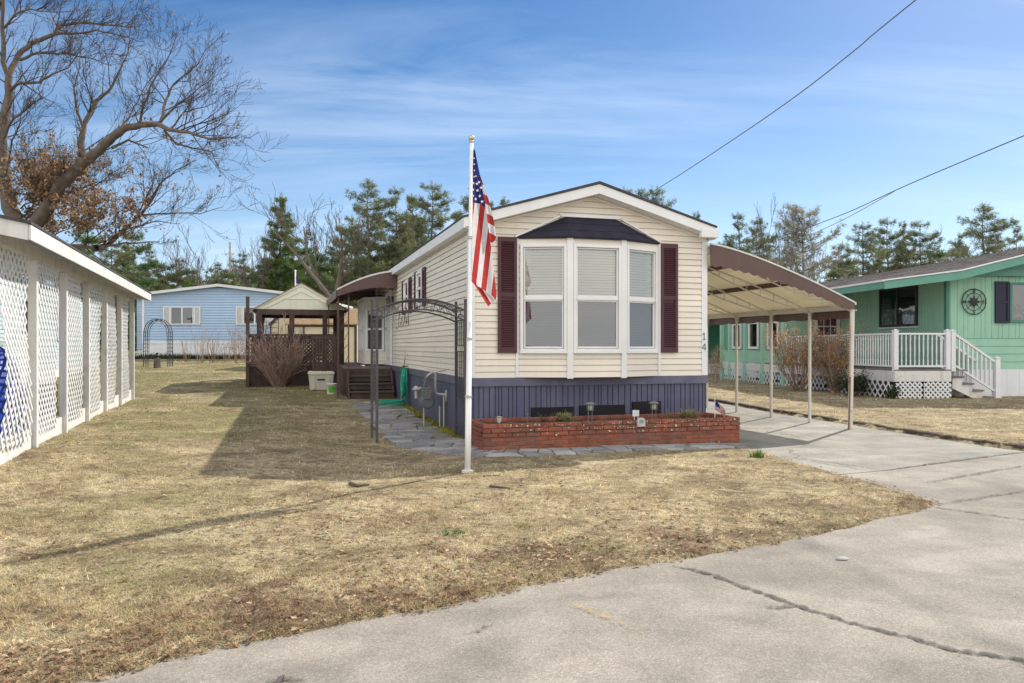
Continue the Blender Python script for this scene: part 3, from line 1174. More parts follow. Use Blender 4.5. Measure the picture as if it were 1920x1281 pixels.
def HB(mb, name, mat, root, **k):
    """mb holds coordinates of the home's frame"""
    top = root if root.name in OFF else root.parent
    ox, oy, oz = OFF[top.name]
    mb.v = [(a - ox, b - oy, c - oz) for a, b, c in mb.v]
    if k.pop('each', False):
        return mb.build_each(name, mat, root, **k)
    return mb.build(name, mat, root, **k)


X_, Y_, Z_ = Vector((1, 0, 0)), Vector((0, 1, 0)), Vector((0, 0, 1))
HWD, HLEN = 4.2, 16.0
PK, SL = 4.17, .288


def zt(x):
    return PK - SL * abs(x - 2.1)


home = HT('mobile_home', 'beige sided mobile home with bay window and slate blue skirting', 'mobile home', 0, 0, 0)
# front wall
def xr_front(z):
    h = max(0, (PK - .1 - z) / SL)
    return (max(0, 2.1 - h), min(HWD, 2.1 + h))
m = MB()
m.lap((0, 0, 0), X_, -Y_, 1.0, 4.05, xr_front, .1, .014)
for s in (-1, 1):
    m.bar((2.1 + s * 2.1, -.012, zt(4.2) - .21), (2.1, -.012, PK - .21), .03, .035, Z_)
HB(m, 'front_wall', M['siding'], home)
m = MB()
m.lap((0, 0, 0), Y_, -X_, 1.0, 3.46, lambda z: (0, HLEN), .1, .014)
HB(m, 'side_wall', M['siding'], home)
m = MB()
m.lap((HWD, 0, 0), Y_, X_, 1.0, 3.46, lambda z: (0, HLEN), .112, .016)
m.poly((0, HLEN, 0), (HWD, HLEN, 0), (HWD, HLEN, 3.45), (2.1, HLEN, 4.05), (0, HLEN, 3.45))
HB(m, 'rear_wall', M['siding'], home)
# skirting with vertical ribs
m = MB()
def ribs(m, P, U, N, L, z0, z1, step=.15, g=.022, d=.016, rnd=0):
    P, U, N = Vector(P), Vector(U), Vector(N)
    rr = random.Random(3)
    u = 0
    pr = [(0, 0)]
    while u < L - .02:
        s = step * (1 + rr.uniform(-rnd, rnd))
        u2 = min(u + s, L)
        pr += [(u2 - g, 0), (u2 - g * .8, -d), (u2 - g * .2, -d), (u2, 0)]
        u = u2
    for (a, da), (b, db) in zip(pr, pr[1:]):
        p, q = P + U * a + N * da, P + U * b + N * db
        m.add([p + Z_ * z0, q + Z_ * z0, q + Z_ * z1, p + Z_ * z1], [(0, 1, 2, 3)])
ribs(m, (0, -.004, 0), X_, -Y_, HWD, -.15, .88, .088, .02, .018, .45)
HB(m, 'front_skirting', M['skirt'], home)
m = MB()
ribs(m, (-.004, HLEN, 0), -Y_, -X_, HLEN, -.15, .88, .13, .024, .02, .35)
ribs(m, (HWD + .004, 0, 0), Y_, X_, HLEN, -.15, .88, .13, .024, .02, .35)
HB(m, 'side_skirting', M['skirt'], home, each=True)
m = MB()
m.box(-.03, HWD + .03, -.035, .0, .865, 1.004)
m.box(-.03, 0, 0, HLEN, .865, 1.004)
m.box(HWD, HWD + .03, 0, HLEN, .865, 1.004)
HB(m, 'skirting_trim', M['skirt_trim'], home, bevel=.004)
for (x0, x1, xs0, xs1) in ((-.02, .085, -.022, 0), (HWD - .085, HWD + .02, HWD, HWD + .022)):
    m = MB()
    m.box(x0, x1, -.026, 0, 1.005, 3.44)
    m.box(xs0, xs1, 0, .1, 1.005, 3.44)
    HB(m, 'corner_trim', M['white_trim'], home, bevel=.004)
# roof
m = MB()
e0, e1 = -.16, HWD + .055
prof = [(e0, zt(e0) - .03), (2.1, PK - .03), (e1, zt(e1) - .03), (e1, zt(e1)), (2.1, PK + .012), (e0, zt(e0))]
m.prism_y(prof, -.29, HLEN + .2)
HB(m, 'roof', M['shingle'], home)
m = MB()
def rake(y0, y1, a, b):
    m.prism_y([(e0 + .02, zt(e0 + .02) - b), (2.1, PK - b), (2.1, PK - a), (e0 + .02, zt(e0 + .02) - a)], y0, y1)
    m.prism_y([(2.1, PK - b), (e1 - .02, zt(e1 - .02) - b), (e1 - .02, zt(e1 - .02) - a), (2.1, PK - a)], y0, y1)
rake(-.27, -.235, .034, .185)
HB(m, 'rake_board', M['white_trim'], home)
m = MB()
rake(-.235, 0, .165, .185)
for a, b in ((e0 + .02, -.018), (HWD + .018, e1 - .01)):
    m.box(a, b, -.235, HLEN, zt(e0) - .19, zt(e0) - .175)
HB(m, 'soffit', M['white_trim'], home)
m = MB()
m.box(e0 + .005, e0 + .02, -.27, HLEN + .1, zt(e0) - .19, zt(e0) - .033)
m.box(e1 - .02, e1 - .005, -.27, HLEN + .1, zt(e0) - .19, zt(e0) - .033)
HB(m, 'eave_board', M['white_trim'], home, each=True)
m = MB()
m.box(e1 - .3, e1 + .03, -.285, -.20, zt(e1) - .20, zt(e1) - .045)
m.box(e1 - .002, e1 + .03, -.28, HLEN, zt(e1) - .15, zt(e1) - .045)
HB(m, 'gutter', M['white_trim'], home, bevel=.01)

# ---- bay window
BA, BB, BC, BD = (.79, 0), (1.575, -.31), (2.505, -.31), (3.29, 0)
Z0, Z1, ZW0, ZW1, ZM = 1.006, 3.255, 1.42, 3.14, 2.275
m = MB(); mh = MB()
segs = []
for p, q in ((BA, BB), (BB, BC), (BC, BD)):
    P = Vector((*p, 0)); U = Vector((q[0] - p[0], q[1] - p[1], 0)); L = U.length; U.normalize()
    N = Vector((U.y, -U.x, 0))
    segs.append((P, U, N, L))
    m.lap(P, U, N, Z0, ZW0, lambda z: (0, L), .1, .014)
    mh.lap(P, U, N, ZW1, Z1, lambda z: (0, L), .1, .014)
m.poly((*BA, Z0), (*BB, Z0), (*BC, Z0), (*BD, Z0))
bay = HB(m, 'bay_window', M['siding'], home)
HB(mh, 'bay_header', M['siding'], bay)
for (P, U, N, L) in segs:
    a, b = .05, L - .05
    m = MB()
    m.frame(P + U * a + Z_ * ZW0 - N * .04, U, Z_, N, b - a, ZW1 - ZW0, .048, .085)
    m.slab(P - N * .04, U, Z_, N, a + .055, b - .055, ZM - .028, ZM + .028, 0, .07)
    m.frame(P + U * (a + .055) + Z_ * (ZM + .028) - N * .03, U, Z_, N, b - a - .11, ZW1 - .055 - ZM - .028, .02, .05)
    m.frame(P + U * (a + .055) + Z_ * (ZW0 + .055) - N * .035, U, Z_, N, b - a - .11, ZM - .028 - ZW0 - .055, .024, .045)
    m.slab(P, U, Z_, N, a - .01, b + .01, ZW0 - .03, ZW0 - .001, 0, .06)
    HB(m, 'window_frame', M['white_trim'], bay, bevel=.004)
    for (z0, z1) in ((ZW0 + .078, ZM - .05), (ZM + .05, ZW1 - .078)):
        m = MB()
        p0 = P + U * (a + .078) - N * .012; p1 = P + U * (b - .078) - N * .012
        m.poly(p0 + Z_ * z0, p1 + Z_ * z0, p1 + Z_ * z1, p0 + Z_ * z1)
        HB(m, 'pane', M['glass'], bay)
    m = MB()
    p0 = P + U * (a + .06) - N * .022; p1 = P + U * (b - .06) - N * .022
    m.poly(p0 + Z_ * (ZW0 + .06), p1 + Z_ * (ZW0 + .06), p1 + Z_ * ZM, p0 + Z_ * ZM)
    HB(m, 'insect_screen', M['screen'], bay)
    m = MB()
    z = ZW0 + .06
    rr = random.Random(int(L * 1000))
    while z < ZW1 - .05:
        c = P + U * (a + b) / 2 + Z_ * (z + .0135) - N * .05
        m.obox(c, U * ((b - a) / 2 - .05), (Z_ * 1 + N * .42).normalized() * .0195, N * .0008)
        z += .044 + rr.uniform(-.001, .001)
    HB(m, 'blind', M['blind'], bay)
    m = MB()
    m.poly(P + U * (a + .02) + Z_ * (ZW0 + .02) - N * .075, P + U * (b - .02) + Z_ * (ZW0 + .02) - N * .075,
           P + U * (b - .02) + Z_ * (ZW1 - .02) - N * .075, P + U * (a + .02) + Z_ * (ZW1 - .02) - N * .075)
    HB(m, 'blind_backing', M['blind2'], bay)
for (c, n1, n2) in ((BB, segs[0][2], segs[1][2]), (BC, segs[1][2], segs[2][2])):
    N = (n1 + n2).normalized(); U = Vector((-N.y, N.x, 0))
    m = MB()
    m.obox(Vector((*c, (Z0 + Z1) / 2 - .01)) + N * .008, U * .052, Z_ * ((Z1 - Z0) / 2 - .002 + .012), N * .022)
    HB(m, 'corner_strip', M['white_trim'], bay, bevel=.006)
m = MB()
m.box(BA[0] - .035, BA[0] + .01, -.03, 0, Z0, Z1)
m.box(BD[0] - .01, BD[0] + .035, -.03, 0, Z0, Z1)
HB(m, 'edge_strip', M['white_trim'], bay, each=True)
m = MB()
q = [(.75, -.018), (1.555, -.385), (2.525, -.385), (3.33, -.018)]
t0, t1 = (1.6, -.018, 3.62), (2.5, -.018, 3.62)
zb = 3.245
# courses of shingles on the three faces
def tri_courses(m, a, b, ta, tb, n, lift):
    a, b, ta, tb = map(Vector, (a, b, ta, tb))
    nn = (b - a).cross(ta - a if (ta - a).length > 1e-4 else tb - a).normalized()
    if nn.z < 0:
        nn = -nn
    for k in range(n):
        f0, f1 = k / n, (k + 1) / n
        p0, p1 = a.lerp(ta, f0) + nn * lift, b.lerp(tb, f0) + nn * lift
        p2, p3 = b.lerp(tb, f1) + nn * .001, a.lerp(ta, f1) + nn * .001
        m.add([p0, p1, p2, p3], [(0, 1, 2, 3)])
        m.add([p0 - nn * lift, p1 - nn * lift, p1, p0], [(0, 1, 2, 3)])
tri_courses(m, (*q[0], zb), (*q[1], zb), t0, t0, 3, .007)
tri_courses(m, (*q[1], zb), (*q[2], zb), t0, t1, 3, .007)
tri_courses(m, (*q[2], zb), (*q[3], zb), t1, t1, 3, .007)
m.poly(*[(x, y, zb - .012) for x, y in q])
m.poly(*[(x, y, zb) for x, y in q])
for i in range(3):
    m.add([(*q[i], zb - .012), (*q[i + 1], zb - .012), (*q[i + 1], zb), (*q[i], zb)], [(0, 1, 2, 3)])
HB(m, 'bay_roof', M['bay_shingle'], bay)
m = MB()
m.bar((1.5, -.03, 3.645), (2.6, -.03, 3.645), .03, .05, Z_)
m.bar((1.53, -.03, 3.64), (.74, -.03, 3.262), .03, .028, Z_)
m.bar((2.57, -.03, 3.64), (3.34, -.03, 3.262), .03, .028, Z_)
HB(m, 'bay_roof_trim', M['white_trim'], bay)


def shutter(O, U, N, w, h, mid, name='shutter', parent=None, mat=None, pitch=.036):
    O, U, N = Vector(O), Vector(U), Vector(N)
    m = MB()
    m.frame(O, U, Z_, N, w, h, .05, .032, .075)
    m.slab(O, U, Z_, N, .05, w - .05, mid - .035, mid + .035, 0, .03)
    m.slab(O, U, Z_, N, .045, w - .045, .07, h - .07, 0, .006)
    z = .09
    while z < h - .09:
        if abs(z - mid) > .05:
            m.obox(O + U * w / 2 + Z_ * z + N * .016, U * (w / 2 - .05), (Z_ - N * .75).normalized() * .017, (N + Z_ * .75).normalized() * .0035)
        z += pitch
    return HB(m, name, mat or M['shutter'], parent)


shutter((.455, -.02, 1.40), X_, -Y_, .315, 1.85, .93, 'shutter', home)
shutter((3.325, -.02, 1.40), X_, -Y_, .315, 1.85, .93, 'shutter', home)

# ---- side windows, each with small shutters
for t0, zb in ((4.07, 2.36), (5.87, 2.30)):
    w, h = .66, .74
    O = Vector((-.018, t0, zb))
    m = MB()
    m.frame(O, Y_, Z_, -X_, w, h, .06, .045)
    m.slab(O, Y_, Z_, -X_, .06, w - .06, h / 2 - .025, h / 2 + .025, 0, .04)
    wf = HB(m, 'window', M['white_trim'], home, bevel=.004)
    m = MB()
    m.poly(O + Vector((-.02, .05, .05)), O + Vector((-.02, w - .05, .05)), O + Vector((-.02, w - .05, h - .05)), O + Vector((-.02, .05, h - .05)))
    HB(m, 'pane', M['glass_dark'], wf)
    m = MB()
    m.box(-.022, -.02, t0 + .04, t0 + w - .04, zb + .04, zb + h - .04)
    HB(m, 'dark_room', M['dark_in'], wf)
    for s in (-.33, w + .02):
        shutter((-.018, t0 + s, zb - .03), Y_, -X_, .3, h + .06, h / 2, 'shutter', home, pitch=.05)
# ---- entrance door
m = MB()
m.frame((-.018, 8.75, 1.005), Y_, Z_, -X_, 1.1, 2.12, .1, .05)
dr = HB(m, 'door_frame', M['white_trim'], home)
m = MB()
m.box(-.045, -.018, 8.855, 9.745, 1.02, 3.02)
for z0, z1 in ((1.2, 1.75), (1.95, 2.85)):
    m.frame((-.045, 9.0, z0), Y_, Z_, -X_, .6, z1 - z0, .05, .012)
door = HB(m, 'door', M['white_vinyl'], home)
m = MB()
m.lathe([(0, 0), (.03, .01), (.03, .05), (0, .06)], (-.10, 9.65, 2.0), 10, 'x')
HB(m, 'handle', M['gold'], door)
# small side bay behind the door
sb = [(0, 10.15), (-.56, 10.6), (-.56, 12.3), (0, 12.75)]
m = MB(); mh = MB()
ss = []
for p, q in zip(sb, sb[1:]):
    P = Vector((*p, 0)); U = Vector((q[0] - p[0], q[1] - p[1], 0)); L = U.length; U.normalize()
    N = Vector((-U.y, U.x, 0))
    ss.append((P, U, N, L))
    m.lap(P, U, N, 1.0, 1.36, lambda z: (0, L), .1, .014)
    mh.lap(P, U, N, 2.60, 2.86, lambda z: (0, L), .1, .014)
mh.poly(*[(x, y, 2.86) for x, y in sb])
sbay = HB(m, 'side_bay', M['siding'], home)
HB(mh, 'bay_header', M['siding'], sbay)
for i, (P, U, N, L) in enumerate(ss):
    nw = 1 if i != 1 else 3
    ww = (L - .1) / nw
    m = MB()
    for k in range(nw):
        m.frame(P + U * (.05 + k * ww) + Z_ * 1.36 - N * .02, U, Z_, N, ww, 1.24, .07, .05)
        m.slab(P - N * .02, U, Z_, N, .05 + k * ww + .07, .05 + (k + 1) * ww - .07, 1.97, 2.03, 0, .045)
    HB(m, 'window_frame', M['white_trim'], sbay)
    m = MB()
    p0, p1 = P + U * .06, P + U * (L - .06)
    m.poly(p0 + Z_ * 1.38, p1 + Z_ * 1.38, p1 + Z_ * 2.58, p0 + Z_ * 2.58)
    HB(m, 'pane', M['glass_dark'], sbay)
    m = MB()
    p0, p1 = P + U * .06 - N * .06, P + U * (L - .06) - N * .06
    m.poly(p0 + Z_ * 1.38, p1 + Z_ * 1.38, p1 + Z_ * 2.58, p0 + Z_ * 2.58)
    HB(m, 'curtain', M['blind2'], sbay)
m = MB()
for (x, y) in sb[1:3]:
    m.box(x - .03, x + .03, y - .03, y + .03, 1.0, 2.86)
m.prism_z([(x * 1.06 - .0, y + (-.03 if k < 2 else .03)) for k, (x, y) in enumerate(sb)], 2.86, 2.91)
HB(m, 'bay_trim', M['white_trim'], sbay)
# house number on the right corner trim
m = MB()
def seg(m, a, b, w=.010):
    ox, oz = 4.155, 0
    m.bar((ox + a[0], -.031, a[1]), (ox + b[0], -.031, b[1]), .008, w, Vector((b[1] - a[1], 0, -(b[0] - a[0]))))
z = 1.62
seg(m, (0, z), (0, z + .12)); seg(m, (-.028, z + .09), (0, z + .118), .013); seg(m, (-.028, z + .004), (.028, z + .004), .012)
HB(m, 'number_one', M['meter'], home)
m = MB()
z = 1.43
seg(m, (.018, z), (.018, z + .12)); seg(m, (.012, z + .118), (-.036, z + .045), .013); seg(m, (-.04, z + .042), (.036, z + .042), .013)
HB(m, 'number_four', M['meter'], home)
# dark ventilation wells at the foot of the skirting
for x0, x1, zz in ((1.02, 1.74, .515), (1.85, 2.66, .53), (2.80, 3.32, .575)):
    m = MB()
    m.box(x0, x1, -.045, -.006, .1, zz)
    HB(m, 'vent_well', M['black'], home)

# ------------------------------------------------------------------ wire script ornament on the side wall
m = MB()
def sc(pts, r=.0055):
    m.tube([(-.05, y, z) for y, z in pts], r, 5)
yy = lambda u: 7.75 - u
sc([(yy(0), 2.0), (yy(.1), 1.93), (yy(.35), 2.03), (yy(.55), 2.25), (yy(.62), 2.36), (yy(.5), 2.37), (yy(.42), 2.2), (yy(.4), 2.02), (yy(.6), 1.98), (yy(.8), 2.06)])
sc([(yy(.8), 2.06), (yy(1.0), 2.14), (yy(1.02), 2.24), (yy(.9), 2.22), (yy(.88), 2.06), (yy(1.1), 2.0), (yy(1.3), 2.1)])
sc([(yy(1.3), 2.1), (yy(1.45), 2.3), (yy(1.42), 2.04), (yy(1.6), 2.02), (yy(1.75), 2.2), (yy(1.7), 2.05), (yy(1.9), 2.05)])
sc([(yy(1.2), 2.34), (yy(1.95), 2.36)], .006)
sc([(yy(1.95), 2.4), (yy(1.95), 1.98)], .008)
r = HT('wall_script', 'looping dark wire lettering hung on the beige side wall', 'wall ornament', -.05, 7.0, 2.1)
HB(m, 'wire_script', M['iron'], r)

# ------------------------------------------------------------------ porch light
r = HT('porch_light', 'small dark lantern on the wall beside the entrance door', 'wall lamp', -.03, 8.55, 2.75)
m = MB(); m.box(-.05, -.018, 8.5, 8.6, 2.62, 2.82); m.bar((-.03, 8.55, 2.78), (-.15, 8.55, 2.82), .02, .02)
HB(m, 'bracket', M['iron'], r)
m = MB(); m.lathe([(.0, 2.52), (.05, 2.54), (.065, 2.72), (.08, 2.73), (.0, 2.82)], (-.15, 8.55, 0), 8)
HB(m, 'lantern', M['lamp_metal'], r)

# ------------------------------------------------------------------ brick planter
r = HT('brick_planter', 'long low red brick planter with crumbling mortar and pale lichen', 'planter', 1.92, -.95)
PX0, PX1, PY0, PY1, PT = -.13, 3.98, -1.38, -.42, .405
rn = random.Random(4)
m = MB(); mo = MB()
nc, ch = 7, .0635
def brick_run(m, A, B, z, off, out, jit):
    A, B = Vector(A), Vector(B)
    U = (B - A); L = U.length; U.normalize(); N = Vector((U.y, -U.x, 0))
    u = -off
    while u < L:
        a, b = max(u, 0), min(u + .203, L)
        if b - a > .03:
            o = out + rn.uniform(-jit, jit)
            c = A + U * (a + b) / 2 + Z_ * (z + .0275 + rn.uniform(-.002, .002)) + N * (-.045 + o)
            rot = rn.uniform(-.03, .03)
            U2 = (U + N * rot).normalized()
            m.obox(c, U2 * ((b - a) / 2), Z_ * .0272, Vector((U2.y, -U2.x, 0)) * .045)
        u += .213
for k in range(nc):
    z = PT - (nc - k) * ch + .006
    out = {6: .006, 5: .018, 4: .010}.get(k, -.006)
    off = .1 if k % 2 else 0.0
    brick_run(m, (PX0, PY0, 0), (PX1, PY0, 0), z, off, out, .004)
    brick_run(m, (PX0, PY1, 0), (PX0, PY0 + .095, 0), z, off, out, .006)
    brick_run(m, (PX1, PY0 + .095, 0), (PX1, PY1, 0), z, off, out, .006)
    if k > 3:
        brick_run(m, (PX1 - .1, PY1 + .0, 0), (PX0 + .1, PY1 + .0, 0), z + .0, off, -.0, .004)
t = .078
for (a, b, c, d) in ((PX0 + .012, PX1 - .012, PY0 + .012, PY0 + t), (PX0 + .012, PX1 - .012, PY1 - t, PY1 - .012), (PX0 + .012, PX0 + t, PY0 + t, PY1 - t), (PX1 - t, PX1 - .012, PY0 + t, PY1 - t)):
    mo.box(a, b, c, d, -.08, PT - .012)
HB(m, 'brick_wall', M['brick'], r, bevel=.006)
HB(mo, 'mortar', M['mortar'], r)
m = MB()
n = 26
for j in range(7):
    for i in range(n + 1):
        x = PX0 + t + (PX1 - PX0 - 2 * t) * i / n; y = PY0 + t + (PY1 - PY0 - 2 * t) * j / 6
        m.v.append((x, y, PT - .075 + rn.uniform(-.018, .03)))
        if i and j:
            a = j * (n + 1) + i
            m.f.append((a - n - 2, a - n - 1, a, a - 1))
HB(m, 'soil', M['soil'], r, smooth=True)
m = MB()
for k in range(170):
    x = rn.uniform(PX0 + .3, PX1 - .05); kk = rn.choice((0, 0, 0, 1, 1, 2)); z = PT - .03 - kk * ch + rn.uniform(-.02, .018)
    o = {0: .006, 1: .018, 2: .010}[kk]
    rad = rn.uniform(.004, .010) * (2.0 if rn.random() < .12 else 1)
    m.add([(x + rad * math.cos(a) * rn.uniform(.8, 1.2), PY0 - o - .0075, z + rad * .8 * math.sin(a)) for a in [i * math.pi / 4 for i in range(8)]], [tuple(range(8))])
HB(m, 'lichen_spots', M['lichen'], r)

# stone plaque on the planter front
r = HT('stone_plaque', 'small pale rounded plaque leaning on the planter front', 'plaque', 2.28, PY0 - .03, PT - .09)
m = MB()
prof = [(2.215, PT - .095), (2.345, PT - .095), (2.345, PT - .01)] + [(2.28 + .065 * math.cos(a), PT - .01 + .05 * math.sin(a)) for a in [k * math.pi / 8 for k in range(1, 8)]] + [(2.215, PT - .01)]
m.prism_y(prof, PY0 - .05, PY0 - .022)
HB(m, 'slab', M['stone_grey'], r, bevel=.004)
m = MB()
for k in range(3):
    m.box(2.245, 2.315, PY0 - .0525, PY0 - .05, PT - .035 + k * .018 - .005, PT - .035 + k * .018 + .003)
HB(m, 'engraving', M['meter'], r)


# solar lights, tufts and small flag in the planter
def solar(x, y, label, h, tulip=False):
    z0 = PT - .07
    r = HT('tulip_solar_light' if tulip else 'solar_path_light', label, 'garden light', x, y, z0)
    m = MB()
    if tulip:
        m.tube([(x, y, z0 - .03), (x, y, z0 + .06)], .012, 8)
        HB(m, 'stake', M['lamp_metal'], r)
        m = MB()
        m.lathe([(.012, z0 + .05), (.028, z0 + .08), (.036, z0 + .12), (.048, z0 + .155), (.056, z0 + .16), (.04, z0 + .15), (.0, z0 + .1)], (x, y, 0), 12)
        HB(m, 'lamp_shade', M['lamp_glass'], r, smooth=True)
        return
    for s in (-1, 1):
        m.tube([(x + s * .032, y, z0 - .03), (x + s * .032, y, z0 + h - .08)], .007, 6)
    HB(m, 'stake', M['lamp_metal'], r)
    m = MB()
    for k in range(6):
        a = k * math.pi / 3
        m.bar((x + .048 * math.cos(a), y + .048 * math.sin(a), z0 + h - .09), (x + .056 * math.cos(a), y + .056 * math.sin(a), z0 + h), .012, .012)
    m.lathe([(.03, z0 + h - .10), (.055, z0 + h - .095), (.055, z0 + h - .085), (.03, z0 + h - .08)], (x, y, 0), 12)
    HB(m, 'cage', M['lamp_metal'], r)
    m = MB(); m.lathe([(.03, z0 + h - .085), (.036, z0 + h - .04), (.03, z0 + h - .002)], (x, y, 0), 10)
    HB(m, 'lamp_glass', M['lamp_glass'], r)
    m = MB(); m.lathe([(.085, z0 + h), (.088, z0 + h + .006), (.05, z0 + h + .03), (.0, z0 + h + .04)], (x, y, 0), 14)
    HB(m, 'cap', M['lamp_metal'], r)


solar(.16, -1.16, 'pale tulip shaped solar light at the left end of the planter', .24, True)
solar(1.74, -.75, 'grey lantern solar light between the two left vent wells', .27)
solar(2.83, -.75, 'grey lantern solar light beside a white tag near the right vent well', .26)
r = HT('plant_tag', 'white plastic tag standing in the planter', 'plant tag', 2.53, -.7, PT - .07)
m = MB(); m.box(2.48, 2.545, -.705, -.70, PT - .01, PT + .09); m.box(2.505, 2.515, -.704, -.701, PT - .1, PT - .01)
m.box(2.555, 2.60, -.69, -.685, PT - .01, PT + .085); m.box(2.575, 2.585, -.689, -.686, PT - .1, PT - .01)
HB(m, 'tag', M['white_plastic'], r)
r = HT('metal_stake', 'thin stake with a pale knob at the left of the planter', 'stake', .72, -.75, PT - .08)
m = MB(); m.tube([(.72, -.75, PT - .1), (.72, -.75, PT + .06)], .008, 6); m.lathe([(0, PT + .055), (.018, PT + .065), (.018, PT + .08), (0, PT + .09)], (.72, -.75, 0), 8)
HB(m, 'rod', M['lamp_metal'], r)

M['dry_tuft'] = pm('dry_tuft', (.36, .31, .16), .9, .25, 20, island=.5, c2=(.2, .2, .09), c2scale=14, c2lo=.45, c2hi=.6, trans=.2)


def planter_tuft(x, y, rad, h, n, label, seed, mat=None):
    rng = random.Random(seed)
    r = HT('dry_plant', label, 'plant', x, y, PT - .07)
    m = MB()
    for k in range(n):
        a = rng.uniform(0, 2 * math.pi); q = rad * .25 * rng.random()
        l = h * rng.uniform(.5, 1.1); sp = rng.uniform(.2, 1.25)
        b = Vector((x + q * math.cos(a), y + q * math.sin(a), PT - .08))
        d = Vector((math.cos(a) * math.sin(sp), math.sin(a) * math.sin(sp), math.cos(sp)))
        e = b + d * l * (1 + .3 * sp)
        s = Vector((-math.sin(a), math.cos(a), rng.uniform(-.5, .5))) * .0035
        mid = (b + e) / 2 + Z_ * .02
        m.add([b - s, b + s, mid + s, e, mid - s], [(0, 1, 2, 4), (4, 2, 3)])
        if rng.random() < .6:
            lf = mid.lerp(e, rng.random()); s2 = Vector((rng.uniform(-1, 1), rng.uniform(-1, 1), rng.uniform(-.3, 1))) * .014
            m.add([lf, lf + s2 + s * 2, lf + s2 * 2, lf + s2 - s * 2], [(0, 1, 2, 3)])
    HB(m, 'stems', mat or M['dry_tuft'], r)


planter_tuft(1.22, -.98, .24, .19, 520, 'wide straw coloured tuft in front of the left vent well', 1)
planter_tuft(3.32, -.96, .24, .19, 520, 'straw coloured tuft at the right end of the planter', 2)
planter_tuft(.95, -.8, .05, .18, 36, 'sparse dark sprigs left of the wide straw tuft', 3, M['twig'])
planter_tuft(3.1, -.7, .06, .16, 30, 'few pale stalks behind the right straw tuft', 4)
# ------------------------------------------------------------------ flags
def flagmat(name, stars=False):
    """cloth whose stripes come from a per-vertex 'stripe' coordinate (0..13) and 'canton' mask"""
    m, nt = newmat(name)
    g = NG(nt)
    st = g.n('ShaderNodeAttribute', attribute_name='stripe').outputs['Fac']
    ca = g.n('ShaderNodeAttribute', attribute_name='canton').outputs['Fac']
    odd = g.math('MODULO', g.math('FLOOR', st), 2.0)
    tc = g.n('ShaderNodeTexCoord').outputs['Object']
    v = g.ramp(g.noise(tc, 14, 4, .6), [(.3, .85), (.7, 1.05)])
    c = g.mix((.44, .055, .05), (.66, .65, .66), g.math('GREATER_THAN', odd, .5))
    c = g.mix(c, (.035, .04, .17), g.math('GREATER_THAN', ca, .5))
    c = g.mix(c, v, 1.0, 'MULTIPLY')
    d = g.n('ShaderNodeBsdfDiffuse'); g.l(c, d.inputs[0])
    t = g.n('ShaderNodeBsdfTranslucent'); g.l(c, t.inputs[0])
    mx = g.n('ShaderNodeMixShader'); mx.inputs[0].default_value = .45
    g.l(d.outputs[0], mx.inputs[1]); g.l(t.outputs[0], mx.inputs[2])
    g.out(mx.outputs[0])
    return m


M['flag'] = flagmat('flag_cloth')
M['star'] = pm('white_star', (.75, .75, .76), .7, .03, 5)


def set_attr(o, name, vals):
    a = o.data.attributes.new(name, 'FLOAT', 'POINT')
    a.data.foreach_set('value', np.array(vals, dtype=np.float32))


# flagpole: photo pixels -> metres at the pole's distance
FPX, FPY = -.52, 9.06
fp = thing('flagpole', 'tall slim white flagpole with a ball finial on the front lawn', 'flagpole', (FPX, FPY, gz1(FPX, FPY)))
m = MB()
zp = lambda py: CAMZ - (py - 650) / F * FPY
xp = lambda px: (px - 960) / F * FPY - FPX
segz = [(-.1, .037), (zp(748), .035), (zp(747.9), .031), (zp(640), .03), (zp(639.9), .027), (zp(450), .026), (zp(449.9), .0225), (zp(272), .021)]
m.tube([(.045 * (z / 3.9), 0, z) for z, _ in segz], [q for _, q in segz], 14)
HBp = m.build('pole', M['white_metal'], fp, smooth=True)
HBp.data.polygons.foreach_set('use_smooth', [True] * len(HBp.data.polygons))
m = MB()
for z in (zp(748), zp(640), zp(450)):
    m.lathe([(.03, z - .02), (.041 if z < 1 else .034, z - .018), (.041 if z < 1 else .034, z + .012), (.03, z + .014)], (.045 * z / 3.9, 0, 0), 14)
m.build('joint_ring', M['galv'], fp)
m = MB()
m.lathe([(.02, zp(273)), (.028, zp(272)), (.028, zp(269)), (.012, zp(268))] + [(.036 * math.sin(a), zp(264) - .036 * math.cos(a)) for a in [.35 + k * (math.pi - .35) / 8 for k in range(9)]], (.045, 0, 0), 14)
m.build('finial', M['gold'], fp, smooth=True)
m = MB()
m.bar((.03, -.04, zp(640) + .1), (.03, -.04, zp(640) + .2), .015, .02); m.tube([(.06, -.015, zp(283)), (.055, -.02, zp(470)), (.04, -.03, zp(620))], .003, 4)
m.build('halyard', M['white_plastic'], fp)
m = MB(); m.lathe([(.075, -.06), (.07, .02), (.045, .03)], n=14)
m.build('footing', M['white_worn'], fp)

